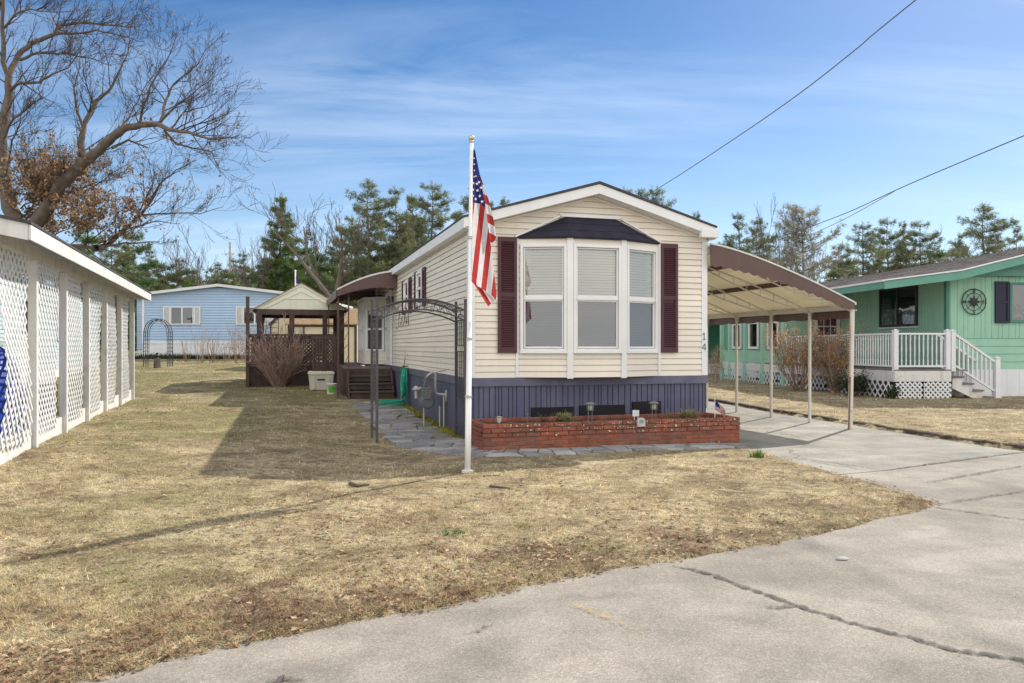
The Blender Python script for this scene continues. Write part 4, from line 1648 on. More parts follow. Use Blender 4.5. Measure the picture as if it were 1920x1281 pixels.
# hanging flag: front sheet, rear fold and lower flap, one continuous cloth thing
FZ0 = zp(283)
fl = thing('flag', 'large striped flag with blue starred canton hanging from the flagpole', 'flag', (FPX + .06, FPY - .02, FZ0))
def cloth(quads, name, parent, nu=14, nv=40, depth=0, sfun=None, cfun=None, amp=.02, ph=0):
    """quads: left edge and right edge polylines in photo px; sheets get real folds in depth"""
    Lf, Rt = quads
    m = MB(); S = []; C = []
    def ev(P, t):
        k = t * (len(P) - 1); i = min(int(k), len(P) - 2); f = k - i
        return (P[i][0] * (1 - f) + P[i + 1][0] * f, P[i][1] * (1 - f) + P[i + 1][1] * f)
    for j in range(nv + 1):
        t = j / nv
        a, b = ev(Lf, t), ev(Rt, t)
        for i in range(nu + 1):
            s = i / nu
            px, py = a[0] * (1 - s) + b[0] * s, a[1] * (1 - s) + b[1] * s
            x = xp(px) - .06
            z = zp(py) - FZ0
            dy = depth + amp * min(1, t * 2.2) * math.sin(s * 6.3 + ph + t * 1.4) + .012 * math.sin(s * 11 + t * 5)
            m.v.append((x, dy, z))
            S.append(sfun(px, py)); C.append(cfun(px, py))
            if i and j:
                q = j * (nu + 1) + i
                m.f.append((q - nu - 2, q - nu - 1, q, q - 1))
    o = m.build(name, M['flag'], parent, smooth=True)
    set_attr(o, 'stripe', S); set_attr(o, 'canton', C)
    return o
def zz(X, Y):   # zoom coordinates of the flag close-up -> photo px
    return (860 + X / 3.66, 250 + Y / 3.66)
s_front = lambda px, py: ((px - 860) * 3.66 + .115 * ((py - 250) * 3.66 - 490) - 73) / 37 + 10
c_front = lambda px, py: 1.0 if (py - 250) * 3.66 < 474 + .3 * ((px - 860) * 3.66 - 90) else 0.0
front = cloth(([zz(101, 118), zz(96, 300), zz(92, 480), zz(86, 760), zz(84, 1018)], [zz(112, 116), zz(150, 310), zz(184, 500), zz(225, 800), zz(266, 1142)]),
              'flag_cloth', fl, sfun=s_front, cfun=c_front, nv=80, nu=16, depth=-.01)
s_back = lambda px, py: ((py - 250) * 3.66 - .45 * ((px - 860) * 3.66 - 200) - 490) / 62 + 21
cloth(([zz(140, 270), zz(160, 420), zz(185, 620), zz(205, 790)], [zz(152, 300), zz(205, 450), zz(240, 590), zz(258, 715)]),
      'flag_rear_fold', fl, sfun=s_back, cfun=lambda a, b: 0.0, nv=30, nu=8, depth=.05, ph=1)
s_flap = lambda px, py: (((px - 860) * 3.66 - 102) - .62 * ((py - 250) * 3.66 - 1020)) / 42 + 10.3
cloth(([zz(88, 1008), zz(140, 1090), zz(203, 1190)], [zz(170, 1040), zz(205, 1100), zz(262, 1130)]), 'flag_lower_flap', fl, sfun=s_flap, cfun=lambda a, b: 0.0, nv=12, nu=8, depth=.03, ph=2)
# right hem of the front sheet, lighter stitched edge
def star(c, r, rot, nrm=(0, -1, 0)):
    m = MB()
    P = []
    for k in range(10):
        a = rot + k * math.pi / 5 + math.pi / 2
        q = r if k % 2 == 0 else r * .4
        P.append((c[0] + q * math.cos(a), c[1] - .012, c[2] + q * math.sin(a)))
    m.poly(*P)
    return m
sm = MB()
for (X, Y) in ((107, 178), (108, 218), (108, 260), (107, 302), (141, 342), (156, 380), (130, 397), (147, 437), (118, 456), (162, 476), (120, 300), (126, 352), (100, 345), (98, 390), (97, 432)):
    px, py = zz(X, Y)
    t = (Y - 118) / 900
    wL, wR = 101 - t * 17, 112 + (Y - 116) * .19
    s = (X - wL) / max(wR - wL, 1)
    tt = t
    dy = -.01 + .02 * min(1, tt * 2.2) * math.sin(s * 6.3 + tt * 1.4) + .012 * math.sin(s * 11 + tt * 5)
    mm = star((xp(px) - .06, dy, zp(py) - FZ0), .021 if Y > 320 else .013, .2)
    sm.add(mm.v, mm.f)
sm.build('stars', M['star'], front)

# small flag on a stick in the planter
r = HT('small_flag', 'small striped hand flag on a white stick in the planter', 'flag', 3.70, -1.12, PT - .07, rz=TH)
m = MB(); m.tube([(3.70, -1.12, PT - .12), (3.70, -1.12, PT + .29)], .0055, 6); m.lathe([(0, PT + .29), (.009, PT + .3), (0, PT + .31)], (3.70, -1.12, 0), 6)
HB(m, 'stick', M['white_plastic'], r)
m = MB(); S = []; C = []
nu, nv = 14, 14
for j in range(nv + 1):
    for i in range(nu + 1):
        u, v = i / nu, j / nv
        x = 3.705 + .2 * u
        z = PT + .265 - .165 * v - .19 * u * (1 - .42 * v) - .03 * u * u
        m.v.append((x, -1.12 + .025 * math.sin(u * 7 + v * 2), z))
        S.append(v * 12.98); C.append(1.0 if (u < .38 and v < .53) else 0.0)
        if i and j:
            q = j * (nu + 1) + i
            m.f.append((q - nu - 2, q - nu - 1, q, q - 1))
o = HB(m, 'flag_cloth', M['flag'], r, smooth=True)
set_attr(o, 'stripe', S); set_attr(o, 'canton', C)

# ------------------------------------------------------------------ garden arch at the start of the path
r = HT('trellis_arch', 'grey brown iron trellis arch with gridded sides over the path', 'garden arch', -.8, .0, 0)
AX0, AX1, AY0, AY1, ATOP = -1.46, -.09, -.1, .58, 2.22
for (x, y) in ((AX0, AY0), (AX1, AY0), (AX0, AY1), (AX1, AY1)):
    m = MB(); m.box(x - .019, x + .019, y - .019, y + .019, -.1, ATOP); m.box(x - .023, x + .023, y - .023, y + .023, ATOP, ATOP + .02)
    HB(m, 'post', M['arch_iron'], r, bevel=.004)
def arc(y, zend, rise, n=18, x0=AX0, x1=AX1):
    return [(x0 + (x1 - x0) * k / n, y, zend + rise * math.sin(math.pi * k / n) ** 1.0 * (1 - .0)) for k in range(n + 1)]
def arc2(y, zend, rise, n=18):
    c = (AX0 + AX1) / 2; hw = (AX1 - AX0) / 2
    return [(c + hw * (2 * k / n - 1), y, zend + rise * (1 - (2 * k / n - 1) ** 2)) for k in range(n + 1)]
for y in (AY0, AY1):
    for ze in (2.06, 1.90):
        m = MB(); m.tube(arc2(y, ze, .17), .014, 6)
        HB(m, 'arch_bar', M['arch_iron'], r)
    m = MB()
    P = arc2(y, 1.98, .17, 36)
    for k in range(2, 34, 3):
        a, b = P[k], P[k + 2]
        h = .055
        m.tube([(a[0], y, a[2] - h), ((a[0] + b[0]) / 2 - .02, y, a[2] + h), (b[0], y, b[2] + h * .2), (b[0] + .01, y, b[2] - h)], .005, 4)
    HB(m, 'scrollwork', M['arch_iron'], r)
m = MB()
P = arc2(AY0, 2.06, .17)
for k in range(1, 18, 2):
    m.tube([(P[k][0], AY0, P[k][2] + .004), (P[k][0], AY1, P[k][2] + .004)], .006, 4)
for yy_ in (AY0 + .17, AY0 + .34, AY0 + .51):
    m.tube([(p[0], yy_, p[2]) for p in P], .006, 4)
HB(m, 'top_grid', M['arch_iron'], r)
for x in (AX0, AX1):
    m = MB()
    for z in (.22, .66, 1.42, 1.52, 1.92):
        m.box(x - .01, x + .01, AY0, AY1, z - .01, z + .01)
    for (z0, z1, n) in ((.66, 1.42, 4), (1.52, 1.92, 4)):
        for k in range(1, n + 1):
            yy_ = AY0 + (AY1 - AY0) * k / (n + 1)
            m.box(x - .005, x + .005, yy_ - .005, yy_ + .005, z0, z1)
        z = z0 + .1
        while z < z1 - .02:
            m.box(x - .004, x + .004, AY0, AY1, z - .004, z + .004)
            z += .1
    HB(m, 'side_panel', M['arch_iron'], r)
    m = MB()
    m.tube([(x, AY0 + (AY1 - AY0) * k / 8, 1.92 + .1 * math.sin(math.pi * k / 8)) for k in range(9)], .009, 5)
    HB(m, 'side_arch', M['arch_iron'], r)

# ------------------------------------------------------------------ gas meter
gx0, gy0 = -.33, 1.95
r = HT('gas_meter', 'grey gas meter with pale regulator pipes by the slate skirting', 'gas meter', gx0, gy0)
z0 = .42
m = MB(); m.box(gx0 - .11, gx0 + .10, gy0 - .13, gy0 + .13, z0, z0 + .3)
m.lathe([(.10, -.135), (.135, -.12), (.135, .12), (.10, .135)], (gx0, gy0, z0 + .1), 18, 'y')
HB(m, 'meter_body', M['meter'], r, bevel=.02)
m = MB(); m.box(gx0 - .06, gx0 + .06, gy0 - .155, gy0 - .13, z0 + .14, z0 + .27); m.box(gx0 - .10, gx0 + .08, gy0 - .1, gy0 + .1, z0 + .3, z0 + .35)
HB(m, 'dial_box', M['lamp_metal'], r, bevel=.006)
m = MB(); m.lathe([(.03, 0), (.075, .01), (.08, .03), (.05, .045), (.03, .08), (0, .082)], (gx0 - .19, gy0, z0 + .29), 14, 'z')
m.tube([(gx0 - .19, gy0, z0 + .15), (gx0 - .19, gy0, z0 + .3)], .028, 10); m.tube([(gx0 - .19, gy0, z0 + .33), (gx0 - .06, gy0, z0 + .33)], .02, 8)
HB(m, 'regulator', M['galv'], r, smooth=False)
m = MB()
m.tube([(gx0 - .02, gy0, z0 + .33), (gx0 + .02, gy0, z0 + .56), (gx0 + .12, gy0, z0 + .62), (gx0 + .16, gy0, z0 + .58), (gx0 + .16, gy0, z0 + .27), (gx0 + .2, gy0, z0 + .22), (gx0 + .31, gy0 - .25, z0 + .22)], .023, 10)
m.tube([(gx0 + .31, gy0 - .25, z0 + .30), (gx0 + .31, gy0 - .25, z0 + .1)], .02, 8)
HB(m, 'outlet_pipe', M['galv'], r, smooth=True)
m = MB()
m.tube([(gx0 - .05, gy0, -.15), (gx0 - .05, gy0, z0)], .016, 8)
m.tube([(gx0 + .2, gy0 - .2, -.15), (gx0 + .2, gy0 - .2, z0 + .02)], .014, 8)
m.tube([(gx0 + .27, gy0 - .23, -.15), (gx0 + .27, gy0 - .23, z0 + .2)], .016, 8)
HB(m, 'riser_pipe', M['galv'], r, each=True)
m = MB()
for k in range(4):
    m.lathe([(.03, 0), (.034, .012), (.03, .024)], (gx0 - .04 + .02 * (k % 2), gy0 - .03 + .02 * k, z0 + .36 + .05 * k), 10)
m.tube([(gx0 - .05, gy0, z0 + .34), (gx0 - .01, gy0 - .02, z0 + .5), (gx0 + .05, gy0, z0 + .56)], .025, 8)
HB(m, 'valve', M['lamp_metal'], r)
m = MB()
m.tube([(gx0 + .02, gy0, z0 + .56), (gx0 - .1, gy0 + .3, z0 + .5), (gx0 + .3, gy0 + .3, z0 + .62), (gx0 + .34, gy0 - .4, z0 + .68)], .005, 5)
HB(m, 'cable', M['wire'], r)

# ------------------------------------------------------------------ hose and tap
r = HT('garden_hose', 'coiled green garden hose hanging on the skirting and pooling below', 'hose', -.16, 6.0)
m = MB()
rn = random.Random(8)
zg = OFF[r.name][2]
pts = []
for k in range(9):
    yo = 6.0 + rn.uniform(-.16, .16); w = rn.uniform(.09, .19); xo = -.09 - .012 * k
    zt_, zb_ = 1.0 + rn.uniform(-.03, .04), zg + rn.uniform(.06, .4)
    for a in [j * 2 * math.pi / 14 for j in range(14)]:
        pts.append((xo + rn.uniform(-.01, .01), yo + w * math.sin(a) * (1 if math.cos(a) > 0 else .7), (zt_ + zb_) / 2 + (zt_ - zb_) / 2 * math.cos(a)))
m.tube(pts, .013, 6)
HB(m, 'hanging_coil', M['hose'], r, smooth=True)
m = MB(); pts = [(-.15, 6.0, zg + .5), (-.2, 5.95, zg + .2)]
for k in range(60):
    a = k * .42
    rr_ = .24 + .05 * math.sin(k * .7) + .03 * rn.random()
    pts.append((-.42 + rr_ * 1.15 * math.cos(a), 5.85 + rr_ * math.sin(a), zg + .02 + .0022 * k))
m.tube(pts, .013, 6)
HB(m, 'ground_coil', M['hose'], r, smooth=True)
m = MB(); m.tube([(-.02, 6.15, 1.04), (-.14, 6.15, 1.04)], .014, 6); m.tube([(-.14, 6.0, 1.02), (-.14, 6.3, 1.02)], .01, 6); m.tube([(-.14, 5.85, 1.03), (-.14, 6.15, 1.03)], .012, 6)
HB(m, 'hanger', M['iron'], r)
r = HT('wall_tap', 'small pale tap with hose end on the wall above the hose', 'tap', -.06, 6.1, 1.28)
m = MB(); m.tube([(-.0, 6.1, 1.3), (-.08, 6.1, 1.3), (-.09, 6.1, 1.2)], .018, 8); m.tube([(-.08, 6.1, 1.3), (-.08, 6.1, 1.37)], .008, 6)
HB(m, 'spout', M['galv'], r)
m = MB(); m.box(-.085, -.075, 6.05, 6.15, 1.365, 1.385); HB(m, 'handle', M['gold'], r)
m = MB(); m.tube([(-.09, 6.1, 1.2), (-.1, 6.1, 1.1), (-.12, 6.08, 1.02)], .012, 6); HB(m, 'hose_end', M['wire'], r)

# ------------------------------------------------------------------ steps, deck, awning
DZ = .95
r = HT('wooden_steps', 'dark brown wooden steps leading up to the entrance deck', 'steps', -.65, 8.2)
zg = OFF[r.name][2]
m = MB()
n = 4
for k in range(n - 1):
    zz_ = zg + (DZ - zg) * (k + 1) / n
    y0 = 7.72 + .29 * k
    m.box(-1.2, -.1, y0, y0 + .32, zz_ - .04, zz_)
HB(m, 'tread', M['steppaint'], r, bevel=.006, each=True)
m = MB()
for k in range(n):
    zz_ = zg + (DZ - zg) * k / n
    y0 = 7.76 + .29 * k
    m.box(-1.18, -.12, y0, y0 + .02, zz_ + .03 - (.08 if k == 0 else 0), zz_ + (DZ - zg) / n - .045)
HB(m, 'riser', M['deckwood'], r, each=True)
m = MB()
for x in (-1.22, -.1):
    m.prism_x([(7.74, zg - .05), (8.6, zg - .05), (8.6, DZ - .05), (8.35, DZ - .05)], x - .02, x + .02)
HB(m, 'stringer', M['deckwood'], r, each=True)

r = HT('wooden_deck', 'brown wooden deck with lattice railing beside the home', 'deck', -2.0, 11.0)
zg = OFF[r.name][2]
m = MB()
y = 8.62
while y < 15.6:
    x0 = -1.3 if y < 11.8 else -3.75
    m.box(x0, -.06 if not (10.1 < y < 12.7) else -.6, y, y + .135, DZ - .03, DZ)
    y += .142
HB(m, 'floor_boards', M['deckfloor'], r)
m = MB()
m.box(-1.3, -.06, 8.60, 8.62, zg - .1, DZ - .03)
m.box(-1.32, -1.3, 8.60, 11.8, zg - .1, DZ)
m.box(-3.76, -1.3, 11.80, 11.83, zg + .62, DZ)
m.box(-3.77, -3.75, 11.8, 15.6, zg - .1, DZ)
HB(m, 'rim_board', M['deckwood'], r)
m = MB()
m.lattice((-3.7, 11.77, zg - .02), X_, Z_, -Y_, 2.38, .66, .085, .045, .01)
HB(m, 'lattice', M['deckwood'], r)
m = MB()
m.lattice((-3.7, 11.77, DZ + .06), X_, Z_, -Y_, 2.38, .78, .085, .045, .01)
HB(m, 'lattice', M['deckwood'], r)
m = MB()
m.lattice((-3.7, 15.5, DZ + .06), X_, Z_, -Y_, 2.38, .78, .085, .05, .01)
HB(m, 'lattice', M['deckwood'], r, each=False)
m = MB(); m.box(-3.7, -1.35, 12.3, 12.33, zg - .1, DZ - .04)  # dark panel added to darken the lattice openings below the deck
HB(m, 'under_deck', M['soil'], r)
m = MB()
m.box(-3.78, -1.3, 11.72, 11.84, 1.80, 1.87)
m.box(-3.74, -1.3, 11.745, 11.775, DZ + .01, DZ + .09)
m.box(-3.78, -3.68, 11.8, 15.6, 1.80, 1.86)
HB(m, 'rail', M['deckwood'], r, each=True)
for x, y, zt_ in ((-3.78, 11.75, 2.95), (-2.5, 11.79, 1.84), (-1.32, 11.75, 1.9), (-3.74, 15.5, 1.9)):
    m = MB(); m.box(x - .05, x + .05, y - .05, y + .05, zg - .15, zt_)
    HB(m, 'post', M['deckwood'], r)
m = MB()
for k in range(9):
    x = -2.0 + .085 * k
    m.box(x - .018, x + .018, 10.26, 10.3, zg - .05, 1.75)
m.box(-2.05, -1.28, 10.24, 10.32, 1.72, 1.78)
HB(m, 'baluster_panel', M['brown_iron'], r)
m = MB()
m.lattice((-2.0, 10.2, zg), X_, Z_, -Y_, .7, .75, .07, .035, .01)
HB(m, 'lattice', M['deckwood'], r)

r = HT('door_awning', 'brown quarter arched metal awning over the entrance deck', 'awning', -.75, 8.6, gz1(*HW(-.75, 8.6)[:2]))
zg = OFF[r.name][2]
AWL = 1.5
za = lambda s: 3.43 - .50 * s ** 1.7
m = MB()
n = 14
for k in range(n):
    s0, s1 = k / n, (k + 1) / n
    m.prism_y([(-AWL * s0 - .02, za(s0) - .02), (-AWL * s1 - .02, za(s1) - .02), (-AWL * s1 - .02, za(s1)), (-AWL * s0 - .02, za(s0))], 7.85, 12.4)
m.bar((0, 0, 0), (0, 0, 0), .01, .01)
HB(m, 'canopy', M['white_roof'], r)
m = MB()
for k in range(n):
    s0, s1 = k / n, (k + 1) / n
    m.prism_y([(-AWL * s0 - .02, za(s0) - .03), (-AWL * s1 - .02, za(s1) - .03), (-AWL * s1 - .02, za(s1) + .012), (-AWL * s0 - .02, za(s0) + .012)], 7.82, 7.846)
HB(m, 'edge_strip', M['white_worn'], r)
def scallop_band(m, P, top, bot, N, th=.012, sc=.022, step=.07):
    """vertical valance between two functions of s; scalloped foot. P(s)->point at z=0"""
    n = 60
    L = (P(1) - P(0)).length
    pr = []
    for k in range(n + 1):
        s = k / n
        ph = (s * L / step) % 1
        b = bot(s) - sc * math.sin(math.pi * ph)
        pr.append((P(s), top(s), b))
    for (p, t, b), (p2, t2, b2) in zip(pr, pr[1:]):
        A = [p + Z_ * b, p2 + Z_ * b2, p2 + Z_ * t2, p + Z_ * t]
        B = [q + N * th for q in A]
        m.add(A + B, [(3, 2, 1, 0), (4, 5, 6, 7), (0, 1, 5, 4), (2, 3, 7, 6)])
m = MB()
scallop_band(m, lambda s: Vector((-.02 - AWL * s, 7.85, 0)), lambda s: za(s) - .021, lambda s: za(s) - .44 + .27 * s, -Y_)
HB(m, 'front_valance', M['brown'], r)
m = MB()
scallop_band(m, lambda s: Vector((-.02 - AWL, 7.86 + 4.5 * s, 0)), lambda s: za(1) - .021, lambda s: za(1) - .2, -X_)
scallop_band(m, lambda s: Vector((-.02 - AWL * s, 12.4, 0)), lambda s: za(s) - .021, lambda s: za(s) - .44 + .27 * s, Y_)
HB(m, 'side_valance', M['brown'], r, each=True)
m = MB()
for k in range(4):
    y = 8.2 + k * 1.35
    P = [(-.02 - AWL * s, y, za(s) - .045) for s in [q / 10 for q in range(11)]]
    m.tube(P, .018, 6)
    m.bar((-.03, y, 3.0), (-1.3, y, 2.9), .02, .03)
HB(m, 'rib', M['brown_iron'], r)
for (x, y) in ((-1.47, 8.0), (-1.47, 8.3), (-1.22, 8.0), (-1.47, 12.2)):
    m = MB(); m.box(x - .016, x + .016, y - .016, y + .016, zg - .15, 2.9)
    HB(m, 'post', M['brown_iron'], r)
m = MB()
for k in range(9):
    z = zg + .15 + k * .3
    m.tube([(-1.47, 8.02, z), (-1.47, 8.15 + .05 * (-1) ** k, z + .15), (-1.47, 8.28, z + .3)], .007, 4)
    m.tube([(-1.45, 8.0, z), (-1.34 + .04 * (-1) ** k, 8.0, z + .15), (-1.24, 8.0, z + .3)], .007, 4)
HB(m, 'scroll_panel', M['brown_iron'], r)

# gazebo on the deck
r = HT('gazebo', 'gazebo with pale green gable roof and dark posts on the deck', 'gazebo', -2.2, 13.9, DZ)
GX0, GX1, GY0_, GY1_ = -3.55, -.98, 12.55, 15.4
GM = (GX0 + GX1) / 2
ze, zap = 2.63, 3.38
m = MB()
m.poly((GX0 - .05, GY0_ - .06, ze), (GX1 + .05, GY0_ - .06, ze), (GM, GY0_ - .06, zap))
m.poly((GX0 - .05, GY1_ + .06, ze), (GX1 + .05, GY1_ + .06, ze), (GM, GY1_ + .06, zap))
HB(m, 'gable_panel', M['gazebo'], r, each=True)
m = MB()
for (a, b) in (((GX0 - .05, ze + .02), (GM, zap + .01)), ((GX1 + .05, ze + .02), (GM, zap + .01))):
    m.bar((a[0], GY0_ - .075, a[1]), (b[0], GY0_ - .075, b[1]), .03, .06, Z_)
m.bar((GX0 + .25, GY0_ - .07, ze + .03), (GM, GY0_ - .07, zap - .2), .02, .02, Z_)
m.bar((GX1 - .25, GY0_ - .07, ze + .03), (GM, GY0_ - .07, zap - .2), .02, .02, Z_)
m.bar((GX0 + .7, GY0_ - .07, ze + .32), (GX1 - .7, GY0_ - .07, ze + .32), .02, .02, Z_)
for x in (GM - .35, GM + .35):
    m.bar((x, GY0_ - .07, ze), (x, GY0_ - .07, ze + .32), .02, .02, Y_)
HB(m, 'gable_trim', M['gazebo'], r)
m = MB()
for s, xe in ((-1, GX0 - .13), (1, GX1 + .13)):
    zl = ze - .04
    m.add([(xe, GY0_ - .1, zl), (GM, GY0_ - .1, zap + .03), (GM, GY1_ + .1, zap + .03), (xe, GY1_ + .1, zl),
           (xe, GY0_ - .1, zl + .035), (GM, GY0_ - .1, zap + .07), (GM, GY1_ + .1, zap + .07), (xe, GY1_ + .1, zl + .035)],
          [(0, 1, 2, 3), (4, 5, 6, 7), (0, 1, 5, 4), (2, 3, 7, 6), (3, 0, 4, 7)])
HB(m, 'roof', M['tan_roof'], r)
m = MB()
m.box(GX0, GX1, GY0_ - .05, GY0_ + .05, ze - .17, ze - .005); m.box(GX0, GX1, GY1_ - .05, GY1_ + .05, ze - .17, ze - .005)
m.box(GX0 - .0, GX0 + .09, GY0_ + .05, GY1_ - .05, ze - .17, ze - .005); m.box(GX1 - .09, GX1, GY0_ + .05, GY1_ - .05, ze - .17, ze - .005)
HB(m, 'beam', M['deckwood'], r)
for x, y in ((GX0 + .07, GY0_), (GX1 - .08, GY0_), (-2.54, GY0_), (-1.56, GY0_), (GX0 + .07, GY1_), (GX1 - .08, GY1_)):
    m = MB(); m.box(x - .075, x + .075, y - .048, y + .048, DZ, ze - .17)
    HB(m, 'post', M['deckwood'], r)
m = MB(); m.box(-2.47, GX1 - .15, GY0_ - .05, GY0_ + .03, 1.74, 1.84)
HB(m, 'counter_rail', M['black'], r)
m = MB()
for x0 in (-3.35, -1.3):
    m.frame((x0, GY1_ - .05, 1.75), X_, Z_, -Y_, .42, .75, .02, .02)
    for k in range(1, 4):
        m.bar((x0 + .02, GY1_ - .06, 1.75 + .18 * k), (x0 + .4, GY1_ - .06, 1.84 + .16 * k), .01, .01)
        m.bar((x0 + .02, GY1_ - .06, 1.84 + .16 * k), (x0 + .4, GY1_ - .06, 1.75 + .18 * k), .01, .01)
HB(m, 'corner_grille', M['iron'], r)

# chest and bucket by the lattice
c = W(602, 732, 21.6)
r = thing('storage_chest', 'cream plastic storage chest with yellowish lid beside the lattice', 'chest', (c.x, c.y, gz1(c.x, c.y)), TH)
m = MB(); m.add([(-.30, -.2, 0), (.30, -.2, 0), (.30, .2, 0), (-.30, .2, 0), (-.335, -.23, .43), (.335, -.23, .43), (.335, .23, .43), (-.335, .23, .43)],
               [(0, 3, 2, 1), (4, 5, 6, 7), (0, 1, 5, 4), (1, 2, 6, 5), (2, 3, 7, 6), (3, 0, 4, 7)])
for x in (-.2, .2):
    m.box(x - .03, x + .03, -.238, -.2, .02, .4)
m.build('chest_body', M['chest'], r, bevel=.012)
m = MB(); m.box(-.355, .355, -.25, .25, .43, .49); m.box(-.33, .33, -.23, .23, .49, .52)
m.build('lid', M['gazebo'], r, bevel=.012)
m = MB(); m.box(-.11, .09, -.235, -.222, .27, .31)
m.build('handle', M['iron'], r)
c = W(622, 741, 20.4)
r = thing('bucket', 'white plastic bucket with a lime green label beside the chest', 'bucket', (c.x, c.y, gz1(c.x, c.y)))
m = MB(); m.lathe([(.115, 0), (.12, .02), (.142, .26), (.15, .265), (.15, .285), (.135, .285), (.12, .1), (0, .06)], n=20)
m.build('pail', M['white_plastic'], r, smooth=True)
m = MB()
for k in range(8):
    a0, a1 = -2.0 + k * .16, -2.0 + (k + 1) * .16
    m.add([(.128 * math.cos(a0), .128 * math.sin(a0), .05), (.128 * math.cos(a1), .128 * math.sin(a1), .05), (.147 * math.cos(a1), .147 * math.sin(a1), .22), (.147 * math.cos(a0), .147 * math.sin(a0), .22)], [(0, 1, 2, 3)])
m.build('label', M['lime'], r)
m = MB(); m.tube([(.145 * math.cos(a), .145 * math.sin(a), .26 - .1 * math.sin((a) * 1) if a < math.pi else .26) for a in [k * math.pi / 10 for k in range(11)]], .005, 5)
m.build('handle', M['galv'], r)

# ------------------------------------------------------------------ carport
r = HT('carport', 'brown arched carport canopy on slim cream posts beside the home', 'carport', 5.7, 2.6, 0)
CX0, CX1, CY0, CY1 = 4.225, 7.2, -.1, 6.3
zc = lambda s: 3.25 - .96 * s ** 1.32
cx = lambda s: CX0 + (CX1 - CX0) * s
m = MB(); n = 20
for k in range(n):
    s0, s1 = k / n, (k + 1) / n
    m.prism_y([(cx(s0), zc(s0) - .03), (cx(s1), zc(s1) - .03), (cx(s1), zc(s1)), (cx(s0), zc(s0))], CY0, CY1)
HB(m, 'canopy', M['cream'], r)
m = MB()
P0 = [(cx(k / 20), zc(k / 20)) for k in range(21)]
for (a, b) in zip(P0, P0[1:]):
    m.prism_y([(a[0], a[1] + .001), (b[0], b[1] + .001), (b[0], b[1] + .03), (a[0], a[1] + .03)], CY0 - .04, CY0 + .02)
m.bar((CX1 + .01, CY0 - .04, zc(1) + .0), (CX1 + .01, CY1, zc(1) + .0), .03, .05)
HB(m, 'edge_strip', M['white_worn'], r)
m = MB()
scallop_band(m, lambda s: Vector((cx(s), CY0 - .015, 0)), lambda s: zc(s) - .002, lambda s: zc(s) - .34 + .22 * s, -Y_, .014, .045, .19)
HB(m, 'front_valance', M['brown'], r)
m = MB()
scallop_band(m, lambda s: Vector((CX1 + .006, CY0 + (CY1 - CY0) * s, 0)), lambda s: zc(1) - .03, lambda s: zc(1) - .25, X_, .014, .03, .13)
scallop_band(m, lambda s: Vector((cx(s), CY1 + .01, 0)), lambda s: zc(s) - .002, lambda s: zc(s) - .3 + .2 * s, Y_, .014, .045, .19)
HB(m, 'side_valance', M['brown'], r, each=True)
m = MB()
m.box(CX1 - .1, CX1 - .03, CY0 + .03, CY1, zc(1) - .12, zc(1) - .035)
m.box(CX0 - .0, CX0 + .05, CY0 + .06, CY1, zc(0) - .16, zc(0) - .035)
HB(m, 'edge_beam', M['cream_post'], r, each=True)
for s in (.28, .62):
    m = MB(); m.box(cx(s) - .04, cx(s) + .04, CY0 + .02, CY1, zc(s) - .12, zc(s) - .034)
    HB(m, 'purlin', M['brown'], r)
for y in (.0, 1.05, 2.3, 3.6, 4.9):
    m = MB()
    top = [(cx(k / 10), y, zc(k / 10) - .13) for k in range(1, 11)]
    m.tube(top, .017, 6)
    bot = [(cx(k / 10), y, zc(k / 10) - .13 - .16 * math.sin(math.pi * (k - 1) / 9)) for k in range(1, 11)]
    m.tube(bot, .014, 6)
    for k in range(1, 9):
        m.tube([bot[k], top[k] if k % 2 else top[k]], .007, 5)
    HB(m, 'truss', M['cream_post'], r)
for i, y in enumerate((-.14, 1.05, 2.3, 3.6, 4.9, 6.15)):
    m = MB(); rad = .042 if i == 0 else .032
    m.tube([(CX1 - .065 - (.05 if i == 0 else 0), y, -.1), (CX1 - .065, y, zc(1) - .12)], rad, 12)
    m.box(CX1 - .065 - .06, CX1 - .065 + .06, y - .05, y + .05, zc(1) - .135, zc(1) - .12)
    if i:
        m.tube([(CX1 - .065 + .09, y + .04, zc(1) - .22), (CX1 - .065 + .09, y + .04, zc(1) - .1)], .024, 8)
    ob = HB(m, 'post', M['cream_post'], r)
    if i == 0:
        ob['label'] = 'thick rust stained front post'
m = MB()
m.tube([(CX1 - .17, -.17, .0), (CX1 - .15, -.17, .5), (CX1 - .14, -.17, .95)], .013, 6)
HB(m, 'rusty_brace', M['rust'], r)
m = MB()
for k in range(26):
    z = 1.9 - k * .042
    m.lathe([(.012, 0), (.02, .012), (.012, .024)], (CX1 - .17, -.17, z - .0), 6)
HB(m, 'chain', M['rust'], r)
# ------------------------------------------------------------------ white lattice shelter on the left
SR = R(19.3)
sh = thing('lattice_shelter', 'long white open shelter with posts and sagging diagonal lattice screens', 'shelter', (-6.08, 9.82, .2), SR)
def SW(x, y):
    c, s = math.cos(SR), math.sin(SR)
    return (-6.08 + c * x - s * y, 9.82 + s * x + c * y)
posts = [-1.75, 0, 1.78, 3.58, 5.42, 7.38, 9.42]
for y in posts:
    m = MB(); m.box(-.05, .05, y - .05, y + .05, -.12, 2.40)
    m.build('post', M['white_worn'], sh, bevel=.006)
m = MB(); m.box(-.05, .05, -1.8, 9.5, 2.402, 2.55)
m.build('beam', M['white_worn'], sh, bevel=.006)
slp = .2
m = MB()
def roofz(x):
    return 2.60 + slp * (.38 - x)
m.prism_y([(.39, 2.60), (-3.4, roofz(-3.4)), (-3.4, roofz(-3.4) + .03), (.39, 2.63)], -1.86, 9.85)
m.build('roof', M['shingle'], sh)
m = MB(); m.prism_y([(.355, 2.55), (-3.3, roofz(-3.3) - .05), (-3.3, roofz(-3.3) - .03), (.355, 2.57)], -1.78, 9.78)
